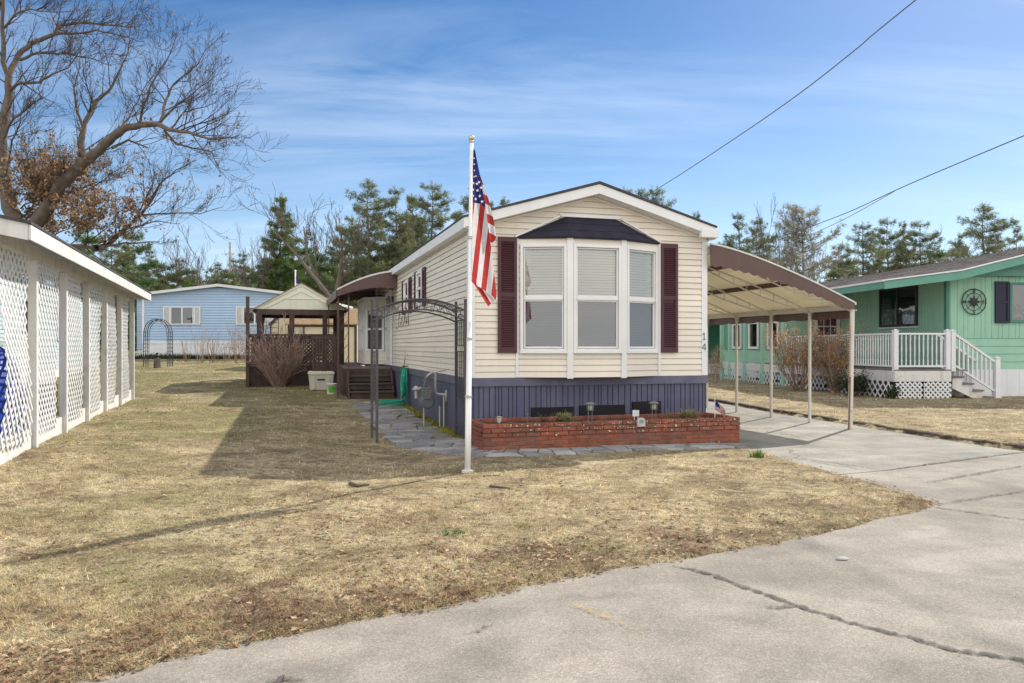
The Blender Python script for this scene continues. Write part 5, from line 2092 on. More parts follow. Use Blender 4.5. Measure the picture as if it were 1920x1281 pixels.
m.build('soffit', M['white_worn'], sh)
m = MB(); m.box(.358, .382, -1.83, 9.82, 2.435, 2.598)
m.build('fascia', M['white_worn'], sh, bevel=.004)
m = MB()
for y0 in (-1.832, 9.79):
    m.prism_y([(.356, 2.43), (-3.3, roofz(-3.3) - .17), (-3.3, roofz(-3.3) - .002), (.356, 2.604)], y0, y0 + .025)
m.build_each('gable_board', M['white_worn'], sh)
for i, y in enumerate(posts[:-1]):
    y2 = posts[i + 1]
    m = MB(); m.box(-.03, -.005, y + .051, y2 - .051, -.02, .26)
    m.build('kick_board', M['white_worn'], sh)
    m = MB()
    w = 1.2
    amp = .016
    if i == 0:
        wf = lambda u, v: (.09 * math.sin(math.pi * v / 2.26) - .17 * (1 - v / 2.26) ** 2, .05 * math.sin(v * 2.3 + u))
    else:
        wf = (lambda a, k: (lambda u, v: (a * math.sin(v * 2.6 + k) - a, a * math.sin(v * 2.3 + k * 2 + u))))(amp, i * 1.3)
    off = .30 if i == 0 else .09
    m.lattice((.012, y + off, .16), Y_, Z_, X_, w, 2.26, .108, .037, .007, wf)
    m.build('lattice_screen', M['white_vinyl'], sh)
m = MB(); m.box(-3.3, -.06, -1.7, 9.4, -.08, .02)
m.build('floor_slab', M['drive'], sh)
# things under the shelter
x, y = SW(-.78, .55)
r = thing('tarp_covered_machine', 'blue tarp draped over a low machine inside the lattice shelter', 'tarp', (x, y, .22), SR)
rn = random.Random(12)
m = MB(); nu, nv = 26, 14
for j in range(nv + 1):
    v = j / nv
    for i in range(nu):
        a = 2 * math.pi * i / nu
        rad = (1 - v ** 3 * .75) if j < nv else .02
        sx = .42 * (1 + .25 * abs(math.cos(a)) ** .5); sy = .72
        fold = 1 + .06 * math.sin(a * 7 + v * 3) * (1 - v) + rn.uniform(-.015, .015)
        m.v.append((sx * math.cos(a) * rad * fold, sy * math.sin(a) * rad * fold, 1.15 * math.sin(v * math.pi / 2) * (1 + .12 * math.sin(a * 2 + 1)) + .02))
        if j:
            o = j * nu
            m.f.append((o - nu + i, o - nu + (i + 1) % nu, o + (i + 1) % nu, o + i))
m.build('tarp', M['tarp'], r, smooth=True)
m = MB()
for s in (-1, 1):
    m.lathe([(.05, -.06), (.22, -.06), (.25, 0), (.22, .06), (.05, .06)], (.15, s * .45, .22), 16, 'x')
m.build_each('wheel', M['black'], r)
x, y = SW(-1.3, 3.6)
r = thing('slatted_bench', 'pale slatted bench standing inside the lattice shelter', 'bench', (x, y, .22), SR)
m = MB()
for k in range(4):
    m.box(-.2 + k * .11, -.11 + k * .11, -.6, .6, .42, .45)
m.build('seat', M['white_worn'], r)
m = MB()
for k in range(3):
    m.box(-.25, -.225, -.6, .6, .52 + k * .13, .62 + k * .13)
m.build('backrest', M['white_worn'], r)
for sx in (-.21, .19):
    for sy in (-.55, .55):
        m = MB(); m.box(sx - .03, sx + .03, sy - .03, sy + .03, 0, .42)
        m.build('leg', M['white_worn'], r)
x, y = SW(-1.2, 5.6)
r = thing('wooden_crate', 'brown slatted crate stacked inside the lattice shelter', 'crate', (x, y, .22), SR)
m = MB()
for k in range(4):
    for s in (-1, 1):
        m.box(-.3, .3, s * .3 - .01, s * .3 + .01, .03 + k * .14, .13 + k * .14)
        m.box(s * .31 - .01, s * .31 + .01, -.3, .3, .03 + k * .14, .13 + k * .14)
m.box(-.3, .3, -.29, .29, .0, .02)
for a in (-.28, .28):
    for b in (-.27, .27):
        m.box(a - .02, a + .02, b - .02, b + .02, 0, .58)
m.build('crate_slats', M['tan_roof'], r)
# neighbour's wall behind the shelter
x, y = SW(-3.5, 4)
nb = thing('neighbour_home', 'pale teal sided home glimpsed behind the lattice shelter', 'house', (x, y, .2), SR)
m = MB(); m.lap((0, -9, 0), Y_, X_, .55, 3.2, lambda z: (0, 32), .11, .014); m.box(-5, -.02, -9, 23, .0, 3.2)
m.build('wall', M['teal_siding'], nb)
m = MB(); m.box(-.02, .02, -9, 23, -.2, .54); m.build('skirting', M['white_worn'], nb)
m = MB(); m.prism_y([(.15, 3.2), (-2.5, 3.75), (-5.2, 3.2), (-5.2, 3.28), (-2.5, 3.84), (.15, 3.28)], -9.2, 23.2); m.build('roof', M['grey_roof'], nb)
for yy0 in (-4.6, -1.4, 2.0, 6.0, 10.5, 15.0):
    m = MB(); m.frame((.015, yy0, 1.5), Y_, Z_, X_, 1.0, 1.2, .07, .04); wf = m.build('window', M['white_vinyl'], nb)
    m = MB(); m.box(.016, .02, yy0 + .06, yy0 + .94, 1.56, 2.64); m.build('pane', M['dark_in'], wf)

# ------------------------------------------------------------------ blue home at the back
BY = 44.0
bl = thing('blue_home', 'pale blue sided home with white skirting at the far end of the lawn', 'house', (W(400, 672, BY).x, BY, .8), 0)
bx = lambda px: (px - 400) / F * BY
bz = lambda py: CAMZ - (py - 650) / F * BY - .8
BLx0, BLx1, BLm = bx(268), bx(556), bx(412)
ze, zp_ = bz(555), bz(538)
m = MB()
def xr_b(z):
    f = max(0, min(1, (zp_ - z) / (zp_ - ze)))
    return (BLm + (BLx0 - BLm) * f, BLm + (BLx1 - BLm) * f)
m.lap((0, 0, 0), X_, -Y_, bz(641), zp_ - .05, xr_b, .15, .03)
m.lap((BLx0, 14, 0), -Y_, -X_, bz(641), ze, lambda z: (0, 14), .15, .03)
m.lap((BLx1, 0, 0), Y_, X_, bz(641), ze, lambda z: (0, 14), .15, .03)
m.build('wall', M['blue_siding'], bl)
m = MB(); m.box(BLx0 - .03, BLx1 + .03, -.04, 0, bz(645), bz(640)); m.box(BLx0 - .02, BLx1 + .02, -.02, 13.9, -.3, bz(645))
for k in range(9):
    xx = BLx0 + (BLx1 - BLx0) * k / 8
    m.box(xx - .015, xx + .015, -.03, -.02, -.3, bz(645))
m.build('skirting', M['white_vinyl'], bl)
m = MB(); m.box(BLx0 - .03, BLx0 + .1, -.05, -.0, bz(640), ze); m.box(BLx1 - .1, BLx1 + .03, -.05, 0, bz(640), ze)
m.build_each('corner_trim', M['white_vinyl'], bl)
m = MB()
e0b, e1b = BLx0 - .3, BLx1 + .3
k_ = (zp_ - ze) / (BLm - BLx0)
m.prism_y([(e0b, zp_ - k_ * (BLm - e0b)), (BLm, zp_), (e1b, zp_ - k_ * (e1b - BLm)), (e1b, zp_ - k_ * (e1b - BLm) + .15), (BLm, zp_ + .15), (e0b, zp_ - k_ * (BLm - e0b) + .15)], -.35, 14.2)
m.build('roof', M['white_roof'], bl)
for (a, b, s0, s1) in ((320.5, 364, 307, 376.5), (456.5, 500, 443, 513)):
    m = MB(); w = bx(b) - bx(a); h = bz(575) - bz(609)
    m.frame((bx(a), -.03, bz(609)), X_, Z_, -Y_, w, h, .06, .06); m.slab((bx(a), -.03, bz(609)), X_, Z_, -Y_, w / 2 - .04, w / 2 + .04, .06, h - .06, 0, .05)
    wf = m.build('window', M['white_vinyl'], bl)
    m = MB(); y_ = -.045
    m.poly((bx(a) + .05, y_, bz(609) + .05), (bx(b) - .05, y_, bz(609) + .05), (bx(b) - .05, y_, bz(575) - .05), (bx(a) + .05, y_, bz(575) - .05)); m.build('pane', M['glass_dark'], wf)
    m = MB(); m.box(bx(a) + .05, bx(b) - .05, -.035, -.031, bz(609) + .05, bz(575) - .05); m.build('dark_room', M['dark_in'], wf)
    m = MB(); m.box(bx(a) + w / 2 + .03, bx(b) - .06, -.04, -.036, bz(609) + .06, bz(575) - .06); m.build('curtain', M['blind2'], wf)
    for q0, q1 in ((s0, a - .5), (b + .5, s1)):
        m = MB(); W_ = bx(q1) - bx(q0)
        m.frame((bx(q0), -.032, bz(609)), X_, Z_, -Y_, W_, h, .06, .05)
        z = bz(609) + .1
        while z < bz(575) - .08:
            m.obox((bx(q0) + W_ / 2, -.05, z), X_ * (W_ / 2 - .05), Vector((0, -.5, .9)).normalized() * .03, Vector((0, .9, .5)).normalized() * .006)
            z += .06
        m.build('shutter', M['white_vinyl'], bl)
# left wing of the blue home
m = MB(); m.lap((bx(225), 2.0, 0), X_, -Y_, bz(655), bz(556), lambda z: (0, bx(268) - bx(225)), .15, .03)
m.build('wing_wall', M['blue_siding'], bl)
m = MB(); m.prism_y([(bx(222), bz(556)), (bx(271), bz(556)), (bx(271), bz(550)), (bx(222), bz(546))], 1.7, 9); m.build('wing_roof', M['white_roof'], bl)
m = MB(); m.frame((bx(240), 1.97, bz(616)), X_, Z_, -Y_, bx(261) - bx(240), bz(578) - bz(616), .1, .05); wf = m.build('window', M['white_vinyl'], bl)
m = MB(); m.box(bx(240) + .06, bx(261) - .06, 1.955, 1.965, bz(616) + .05, bz(578) - .05); m.build('pane', M['dark_in'], wf)
m = MB(); m.lattice((bx(225), 1.96, -.25), X_, Z_, -Y_, bx(267) - bx(225), bz(656) + .25, .13, .05, .01); m.build('lattice_skirt', M['white_vinyl'], bl)
m = MB(); m.tube([(bx(281), 4, ze), (bx(281), 4, ze + .7)], .11, 10); m.lathe([(.2, 0), (.2, .08), (.12, .12), (.0, .2)], (bx(281), 4, ze + .7), 10); m.build('chimney_pipe', M['lamp_metal'], bl)

# metal garden arch near the blue home
AY = 34.6
g0 = W(293, 688, AY)
ag = thing('garden_arch', 'thin dark round topped metal arch on the far lawn', 'garden arch', (g0.x, AY, gz1(g0.x, AY)))
hw, hh = .58, 2.15
for y in (-.0, .35):
    m = MB()
    P = [(-hw, y, -.1), (-hw * .97, y, hh - hw)] + [(-hw * .95 * math.cos(a), y, hh - hw + hw * math.sin(a)) for a in [k * math.pi / 12 for k in range(1, 12)]] + [(hw * .97, y, hh - hw), (hw, y, -.1)]
    m.tube(P, .018, 6)
    m.tube([(p[0] * .86, p[1], p[2] if p[2] < .1 else p[2] - .06) for p in P], .013, 6)
    for k in range(9):
        z = .15 + k * .17
        for s in (-1, 1):
            m.bar((s * hw * .85, y, z), (s * hw, y, z + .08), .012, .012)
    m.build('hoop', M['iron'], ag)
m = MB()
for k in range(9):
    z = .2 + k * .17
    for s in (-1, 1):
        m.bar((s * hw * .97, 0, z), (s * hw * .97, .35, z), .012, .012)
m.build('rung', M['iron'], ag)

# stump with a bird ornament
g0 = W(294, 688, 34.0)
r = thing('tree_stump', 'short dark weathered stump on the far lawn under the metal arch', 'stump', (g0.x, 34.0, gz1(g0.x, 34)))
m = MB(); rn = random.Random(3); n = 12
for z, q in ((-.08, .17), (.1, .15), (.3, .14), (.42, .135)):
    for k in range(n):
        a = 2 * math.pi * k / n; rr_ = q * (1 + .14 * math.sin(3 * a + z) + rn.uniform(-.06, .06))
        m.v.append((rr_ * math.cos(a), rr_ * math.sin(a), z))
for j in range(3):
    for k in range(n):
        m.f.append((j * n + k, j * n + (k + 1) % n, (j + 1) * n + (k + 1) % n, (j + 1) * n + k))
m.f.append(tuple(3 * n + k for k in range(n)))
m.build('trunk', M['bark'], r)
r2 = thing('bird_ornament', 'small dark bird ornament perched on the weathered stump', 'ornament', (g0.x + .02, 34.0, gz1(g0.x, 34) + .42))
m = MB(); m.lathe([(.0, 0), (.06, .0), (.03, .05), (.09, .09), (.1, .13), (.05, .19), (.055, .23), (0, .26)], n=10)
m.obox((.13, 0, .12), (.12, 0, .03), (0, .05, 0), (0, 0, .015)); m.obox((-.12, 0, .12), (-.1, 0, .02), (0, .05, 0), (0, 0, .015))
m.build('bird', M['iron'], r2)

# tan shed behind the gazebo
SY = 33.0
sx = lambda px: (px - 590) / F * SY
s0 = W(590, 650, SY)
sd = thing('tan_shed', 'tan shed with brown roof and dark trim seen through the gazebo', 'shed', (s0.x, SY, gz1(s0.x, SY)))
zb = sd.location.z
szf = lambda py: CAMZ - (py - 650) / F * SY - zb
xa, xb_ = sx(541), sx(668)
ze, zr = szf(607), szf(583) + .1
m = MB(); m.box(xa, xb_, 0, 2.6, -.1, ze); m.prism_x([(0, ze), (2.6, ze), (1.3, zr)], xa, xb_)
m.build('wall', M['tan'], sd)
m = MB()
for (a, b) in (((-.15, ze - .06), (1.3, zr + .02)), ((2.75, ze - .06), (1.3, zr + .02))):
    m.add([(xa - .12, a[0], a[1]), (xb_ + .12, a[0], a[1]), (xb_ + .12, b[0], b[1]), (xa - .12, b[0], b[1]), (xa - .12, a[0], a[1] + .05), (xb_ + .12, a[0], a[1] + .05), (xb_ + .12, b[0], b[1] + .05), (xa - .12, b[0], b[1] + .05)],
          [(0, 1, 2, 3), (4, 5, 6, 7), (0, 1, 5, 4), (1, 2, 6, 5), (3, 0, 4, 7)])
m.build('roof', M['tan_roof'], sd)
m = MB(); m.box(xa - .03, xa + .08, -.03, .0, -.1, ze); m.box(xb_ - .08, xb_ + .03, -.03, 0, -.1, ze); m.box(xa + .08, xb_ - .08, -.03, 0, ze - .14, ze - .0)
m.box(sx(568), sx(571), -.035, 0, -.1, ze - .14)
m.build('trim', M['deckwood'], sd)
m = MB(); m.box(sx(571) + .02, sx(600), -.02, 0, -.08, ze - .2); dd = m.build('door', M['tan'], sd)
m = MB(); m.bar((sx(574), -.04, 1.0), (sx(580), -.04, 1.0), .03, .03); m.build('handle', M['iron'], dd)
s1 = W(531, 650, 34.5)
s2 = thing('cream_playhouse', 'small cream gabled shed with dark roof edge left of the tan shed', 'shed', (s1.x, 34.5, gz1(s1.x, 34.5)))
m = MB(); m.prism_y([(-.55, -.1), (.6, -.1), (.6, 2.55), (.35, 2.75), (-.55, 1.9)], 0, 1.6); m.build('wall', M['tan'], s2)
m = MB(); m.bar((-.62, -.03, 1.85), (.0, -.03, 2.5), .05, .12); m.bar((0, -.03, 2.5), (.38, -.03, 2.8), .05, .1); m.bar((-.55, -.03, -.1), (-.55, -.03, 1.85), .05, .07); m.build('trim', M['deckwood'], s2)

# ------------------------------------------------------------------ green home on the right
GR = R(4.7)
GXO, GYO = 12.48, 22.2
gh = thing('green_home', 'mint green home with white skirting and low shingled gable roof', 'house', (GXO, GYO, 0), GR)
SK, LB, VT = .84, 1.745, 3.56
def boards(m, P, U, N, L, z0, z1, step=.2, seed=1):
    P, U, N = Vector(P), Vector(U), Vector(N)
    u = 0
    pr = [(0, 0)]
    k = 0
    while u < L - .01:
        s = step * (1.0 if k % 3 else .62)
        u2 = min(u + s, L)
        pr += [(u2 - .016, 0), (u2 - .014, -.012), (u2 - .004, -.012), (u2, 0)]
        u = u2; k += 1
    for (a, da), (b, db) in zip(pr, pr[1:]):
        p, q = P + U * a + N * da, P + U * b + N * db
        m.add([p + Z_ * z0, q + Z_ * z0, q + Z_ * z1, p + Z_ * z1], [(0, 1, 2, 3)])
m = MB(); boards(m, (0, 0, 0), X_, -Y_, 9, LB, VT); m.lap((0, 0, 0), X_, -Y_, SK, LB, lambda z: (0, 9), .226, .012)
m.build('front_wall', M['green'], gh)
m = MB(); boards(m, (0, 19, 0), -Y_, -X_, 19, SK, VT + .1); m.build('side_wall', M['green'], gh)
m = MB(); m.box(-.01, 9, -.02, .0, -.1, SK); m.box(-.02, -.0, 0, 19, -.1, SK)
for k in range(24):
    m.box(.3 + k * .38, .31 + k * .38, -.026, -.02, -.1, SK)
m.build('skirting', M['white_vinyl'], gh)
m = MB(); m.box(-.03, .07, -.03, 0, SK, VT); m.box(-.03, 0, 0, .08, SK, VT); m.build('corner_board', M['green_dark'], gh)
# roof
RX, RZ = 4.5, 4.72
zg_ = lambda x: (3.64 + .24 * x) if (0 <= x <= RX) else ((3.64 + .13 * x) if x < 0 else RZ - .24 * (x - RX))
prof = [-2.25, 0, RX, 9.6]
m = MB()
m.prism_y([(x, zg_(x) - .04) for x in prof] + [(x, zg_(x)) for x in reversed(prof)], -.66, 18.5)
rr_ = random.Random(6)
for (xa_, xb2) in ((-2.25, 0), (0, RX)):
    nrow = int((xb2 - xa_) / .14)
    for k in range(nrow):
        x0_, x1_ = xa_ + (xb2 - xa_) * k / nrow, xa_ + (xb2 - xa_) * (k + 1) / nrow
        y = -.66
        while y < 18.5:
            y2 = min(18.5, y + rr_.uniform(.25, .9))
            m.add([(x0_, y, zg_(x0_) + .011), (x1_, y, zg_(x1_) + .003), (x1_, y2, zg_(x1_) + .003), (x0_, y2, zg_(x0_) + .011), (x0_, y, zg_(x0_) + .001), (x0_, y2, zg_(x0_) + .001)], [(0, 1, 2, 3), (0, 3, 5, 4)])
            y = y2
rf = m.build('roof', M['grey_roof'], gh)
m = MB()
for a, b in zip(prof, prof[1:]):
    m.prism_y([(a, zg_(a) - .03), (b, zg_(b) - .03), (b, zg_(b) + .008), (a, zg_(a) + .008)], -.685, -.662)
m.box(-2.285, -2.252, -.66, 18.5, zg_(-2.25) - .05, zg_(-2.25) + .006)
m.build('drip_edge', M['white_vinyl'], gh)
m = MB()
for a, b in zip(prof, prof[1:]):
    m.prism_y([(a, zg_(a) - .26), (b, zg_(b) - .26), (b, zg_(b) - .041), (a, zg_(a) - .041)], -.655, -.615)
m.box(-2.25, -2.21, -.61, 18.4, zg_(-2.25) - .24, zg_(-2.25) - .042)
m.build('fascia', M['green_fascia'], gh)
m = MB()
for a, b in zip(prof[:2], prof[1:3]):
    m.add([(a, -.61, zg_(a) - .1), (b, -.61, zg_(b) - .1), (b, 18.4, zg_(b) - .1), (a, 18.4, zg_(a) - .1)], [(0, 1, 2, 3)])
m.build('soffit', M['green_dark'], gh)
m = MB(); m.lap((0, -.16, 0), X_, -Y_, VT - .02, 4.7, lambda z: (max(0, (z - 3.46) / .24), 9 - max(0, (z - 3.46) / .24)), .2, .012)
m.box(0, 9, -.16, 0, VT - .04, VT - .02)
m.build('gable_wall', M['green_fascia'], gh)
# front window with navy shutters
m = MB(); m.frame((1.88, -.02, 2.2), X_, Z_, -Y_, 1.5, 1.15, .07, .05); wf = m.build('window', M['green_dark'], gh)
m = MB(); m.poly((1.93, -.04, 2.25), (3.33, -.04, 2.25), (3.33, -.04, 3.3), (1.93, -.04, 3.3)); m.build('pane', M['glass_dark'], wf)
m = MB(); m.box(1.93, 3.33, -.026, -.022, 2.72, 3.3); m.build('blind', M['blind2'], wf)
m = MB(); m.box(1.93, 3.33, -.024, -.021, 2.25, 2.72); m.build('floral_curtain', pm('floral_curtain', (.18, .17, .15), .8, .3, 6, c2=(.5, .48, .4), c2scale=9, c2lo=.48, c2hi=.56), wf)
for x in (1.44, 3.42):
    m = MB(); m.frame((x, -.02, 2.18), X_, Z_, -Y_, .42, 1.2, .06, .045); m.slab((x, -.02, 2.18), X_, Z_, -Y_, .05, .37, .05, 1.15, 0, .02); m.slab((x, -.02, 2.18), X_, Z_, -Y_, .06, .36, .57, .63, 0, .04)
    m.build('shutter', M['navy'], gh)
# side window
m = MB(); m.frame((-.015, 3.4, 2.13), -Y_, Z_, -X_, 2.05, 1.25, .07, .05); m.slab((-.015, 3.4, 2.13), -Y_, Z_, -X_, .98, 1.05, .07, 1.18, 0, .045)
wf = m.build('window', M['iron'], gh)
m = MB(); m.poly((-.035, 3.35, 2.18), (-.035, 1.4, 2.18), (-.035, 1.4, 3.33), (-.035, 3.35, 3.33)); m.build('pane', M['glass_dark'], wf)
m = MB(); m.box(-.022, -.017, 1.4, 3.35, 2.18, 2.7); m.build('floral_curtain', bpy.data.materials['floral_curtain'], wf)
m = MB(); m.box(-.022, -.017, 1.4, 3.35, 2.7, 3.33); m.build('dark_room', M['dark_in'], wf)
m = MB(); m.box(-.07, -.01, 1.33, 3.42, 2.08, 2.125); m.build('sill', M['white_vinyl'], wf)
# porch room behind the open deck
PXL = -2.1
m = MB()
boards(m, (PXL, 6.0, 0), X_, -Y_, -PXL - 0.005, .88, 3.4)
boards(m, (PXL, 12.4, 0), -Y_, -X_, 6.4, .88, 1.35)
m.build('porch_wall', M['green'], gh)
m = MB(); m.box(PXL + .02, PXL + .03, 6.05, 12.4, 1.35, 3.3); m.build('porch_screen', M['green_fascia'], gh)
for y in (6.05, 7.9, 9.7, 11.4, 12.4):
    m = MB(); m.box(PXL - .1, PXL + .02, y - .11, y + .11, 0, 3.3); m.build('porch_post', M['green'], gh)
for y in (6.35, 8.2, 10.0):
    m = MB()
    m.frame((PXL - .0, y + 1.15, 1.4), -Y_, Z_, -X_, 1.0, 1.85, .1, .06); m.slab((PXL, y + 1.15, 1.4), -Y_, Z_, -X_, .1, .9, 1.0, 1.1, 0, .05)
    wf = m.build('window', M['white_vinyl'], gh)
    m = MB(); m.box(PXL - .02, PXL + .005, y + .24, y + 1.06, 1.5, 3.2); m.build('pane', M['glass_dark'], wf)
m = MB(); m.box(-1.02, -.06, 5.96, 5.992, .9, 3.08); dr = m.build('door', M['white_vinyl'], gh)
m = MB()
for i in range(3):
    for j in range(5):
        m.box(-.9 + i * .245, -.9 + i * .245 + .21, 5.95, 5.958, 1.2 + j * .35, 1.2 + j * .35 + .31)
m.build('pane', pm('maroon_glass', (.10, .02, .035), .15, .1, 2, spec=.6), dr)
m = MB(); m.lathe([(0, 0), (.035, .01), (.0, .05)], (-.16, 5.90, 1.95), 8, 'y'); m.build('handle', M['gold'], dr)
# dark window of the rear wing
m = MB(); boards(m, (-2.6, 18.6, 0), X_, -Y_, 2.6, .6, 3.3); m.build('rear_wing_wall', M['green_dark'], gh)
m = MB(); m.frame((-2.45, 18.55, 1.55), X_, Z_, -Y_, 1.5, 1.45, .08, .05); wf = m.build('window', M['green_dark'], gh)
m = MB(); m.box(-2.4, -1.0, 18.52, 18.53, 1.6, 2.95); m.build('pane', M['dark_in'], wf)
m = MB(); m.box(-2.6, 0, 18.5, 18.58, -.2, .6); m.build('rear_skirting', M['white_vinyl'], gh)

# deck of the green home
DF = .87
gd = thing('white_deck', 'raised deck with white vinyl railing and lattice skirt on the green home', 'deck', (GXO, GYO, 0), GR)
DX0, DX1, DYF = -2.12, -.5, -.92
m = MB(); m.box(DX0, -.03, DYF, 5.95, DF - .035, DF)
m.box(-.5, -.42, DYF, -.03, DF - .2, DF - .001)
m.build('floor', M['deckfloor'], gd)
m = MB(); m.box(DX0 - .0, DX1, DYF - .015, DYF + .01, DF - .33, DF - .038); m.box(DX0 - .02, DX0 + .005, DYF + .01, 12.3, DF - .33, DF - .038)
m.build('rim_board', M['white_worn'], gd)
for (x0, w) in ((DX0 + .03, .76), (DX0 + .83, .78)):
    m = MB(); m.lattice((x0, DYF - .012, -.04), X_, Z_, -Y_, w, DF - .3, .098, .045, .01); m.build('lattice_panel', M['white_vinyl'], gd)
for k in range(7):
    m = MB(); m.lattice((DX0 - .012, DYF + .05 + 1.87 * k + 1.8, -.04), -Y_, Z_, -X_, 1.78, DF - .3, .19, .05, .01); m.build('lattice_panel', M['white_vinyl'], gd)
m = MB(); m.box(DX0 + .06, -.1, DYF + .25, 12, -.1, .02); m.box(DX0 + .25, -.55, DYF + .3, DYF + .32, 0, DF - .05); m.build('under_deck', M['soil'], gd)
def vpost(x, y, z0, z1, w=.062):
    m = MB(); m.box(x - w, x + w, y - w, y + w, z0, z1); m.box(x - w - .012, x + w + .012, y - w - .012, y + w + .012, z1, z1 + .02)
    m.add([(x - w, y - w, z1 + .02), (x + w, y - w, z1 + .02), (x + w, y + w, z1 + .02), (x - w, y + w, z1 + .02), (x, y, z1 + .06)], [(0, 1, 4), (1, 2, 4), (2, 3, 4), (3, 0, 4)])
    m.build('newel_post', M['white_vinyl'], gd, bevel=.004)
def vrail(a, b, z0, z1, n):
    """top and bottom rail between points a,b (x,y,dz)"""
    A, B = Vector(a), Vector(b)
    m = MB()
    m.bar(A + Z_ * z1, B + Z_ * z1, .07, .05); m.bar(A + Z_ * z0, B + Z_ * z0, .05, .05)
    m.build_each('rail', M['white_vinyl'], gd, bevel=.004)
    m = MB()
    for k in range(1, n + 1):
        p = A.lerp(B, k / (n + 1))
        dz = z1 - z0
        prof = [(.019, .0), (.019, .13), (.024, .15), (.014, .19), (.02, .5), (.015, .81), (.024, .85), (.019, .87), (.019, 1)]
        m.lathe([(q, z0 + .02 + (dz - .04) * t) for q, t in prof], p, 8)
    m.build('baluster_row', M['white_vinyl'], gd, smooth=False)
for (x, y) in ((DX0 + .06, DYF + .07), (DX1 - .06, DYF + .07), (DX0 + .06, 1.5), (DX0 + .06, 3.9), (DX0 + .06, 5.9)):
    vpost(x, y, DF - .18 if y < 0 else DF, 1.93)
vpost(DX1 + .08, DYF + .06, DF - .05, 1.92)
vrail((DX0 + .12, DYF + .07, 0), (DX1 - .12, DYF + .07, 0), .96, 1.85, 10)
for y0, y1 in ((DYF + .13, 1.44), (1.56, 3.84), (3.96, 5.84)):
    vrail((DX0 + .06, y0, 0), (DX0 + .06, y1, 0), .96, 1.85, int((y1 - y0) / .135))
vpost(.86, DYF + .04, -.05, 1.17, .065)
m = MB(); x = .86; y = DYF + .04; m.box(x - .085, x + .085, y - .085, y + .085, -.05, .3); m.build('newel_base', M['white_vinyl'], gd)
A, B = Vector((DX1 + .14, DYF + .05, 0)), Vector((.8, DYF + .05, 0))
for yy_ in (DYF + .05, -.12):
    m = MB()
    A.y = B.y = yy_
    m.bar(A + Z_ * 1.84, B + Z_ * 1.08, .07, .06); m.bar(A + Z_ * .98, B + Z_ * .27, .05, .05)
    m.build_each('stair_rail', M['white_vinyl'], gd)
    m = MB()
    for k in range(1, 9):
        p = A.lerp(B, k / 9); zlo = .98 + (.27 - .98) * k / 9; zhi = 1.84 + (1.08 - 1.84) * k / 9
        m.box(p.x - .02, p.x + .02, yy_ - .02, yy_ + .02, zlo, zhi)
    m.build('stair_baluster_row', M['white_vinyl'], gd)
nst = 4
for k in range(nst):
    z = DF - (k + 1) * DF / (nst + .6)
    x0 = DX1 + .08 + k * .29
    m = MB(); m.box(x0, x0 + .33, DYF + .02, -.06, z - .04, z); m.build('tread', M['deckfloor'], gd)
m = MB()
for yy_ in (DYF + .08, -.1):
    P = []
    for k in range(nst):
        z = DF - (k + 1) * DF / (nst + .6) - .042
        x0 = DX1 + .08 + k * .29
        P += [(x0 + .01, z), (x0 + .30, z)]
    P += [(P[-1][0], -.06), (P[-1][0] - .28, -.06), (DX1 + .08, .35)]
    m.prism_y(P, yy_ - .02, yy_ + .02)
m.build_each('stringer', M['white_worn'], gd)

# compass ornament
cpx, cpz = .79, 2.79
r = thing('compass_ornament', 'round black metal compass rose hung on the mint green wall', 'wall ornament', Matrix.Rotation(GR, 4, 'Z') @ Vector((cpx, -.03, cpz)) + Vector((GXO, GYO, 0)), GR)
m = MB()
for q, th in ((.365, .014), (.25, .009)):
    m.tube([(q * math.cos(a), -.02, q * math.sin(a)) for a in [k * 2 * math.pi / 40 for k in range(41)]], th, 6)
for k in range(8):
    a = k * math.pi / 4
    m.tube([(.0, -.02, 0), (.365 * math.cos(a), -.02, .365 * math.sin(a))], .006, 5)
m.build('ring', M['iron'], r)
m = MB()
for k in range(8):
    a = math.pi / 2 + k * math.pi / 4; L = .24 if k % 2 == 0 else .19
    b0, b1 = a - math.pi / 8, a + math.pi / 8
    t = (L * math.cos(a), -.025, L * math.sin(a))
    m.add([(0, -.06, 0), (.1 * math.cos(b0), -.03, .1 * math.sin(b0)), t, (.1 * math.cos(b1), -.03, .1 * math.sin(b1))], [(0, 1, 2), (0, 2, 3)])
m.build('star', M['iron'], r)
m = MB()
def L_(c, segs, s=.05):
    for a, b in segs:
        m.bar((c[0] + a[0] * s, -.025, c[1] + a[1] * s), (c[0] + b[0] * s, -.025, c[1] + b[1] * s), .012, .012)
L_((0, .305), [((-.5, -.8), (-.5, .8)), ((-.5, .8), (.5, -.8)), ((.5, -.8), (.5, .8))])
L_((.305, 0), [((-.5, -.8), (-.5, .8)), ((-.5, .8), (.5, .8)), ((-.5, 0), (.4, 0)), ((-.5, -.8), (.5, -.8))])
L_((0, -.305), [((.5, .8), (-.5, .6)), ((-.5, .6), (-.4, .1)), ((-.4, .1), (.4, -.1)), ((.4, -.1), (.5, -.6)), ((.5, -.6), (-.5, -.8))])
L_((-.305, 0), [((-.7, .8), (-.35, -.8)), ((-.35, -.8), (0, .5)), ((0, .5), (.35, -.8)), ((.35, -.8), (.7, .8))])
m.build('letters', M['iron'], r)
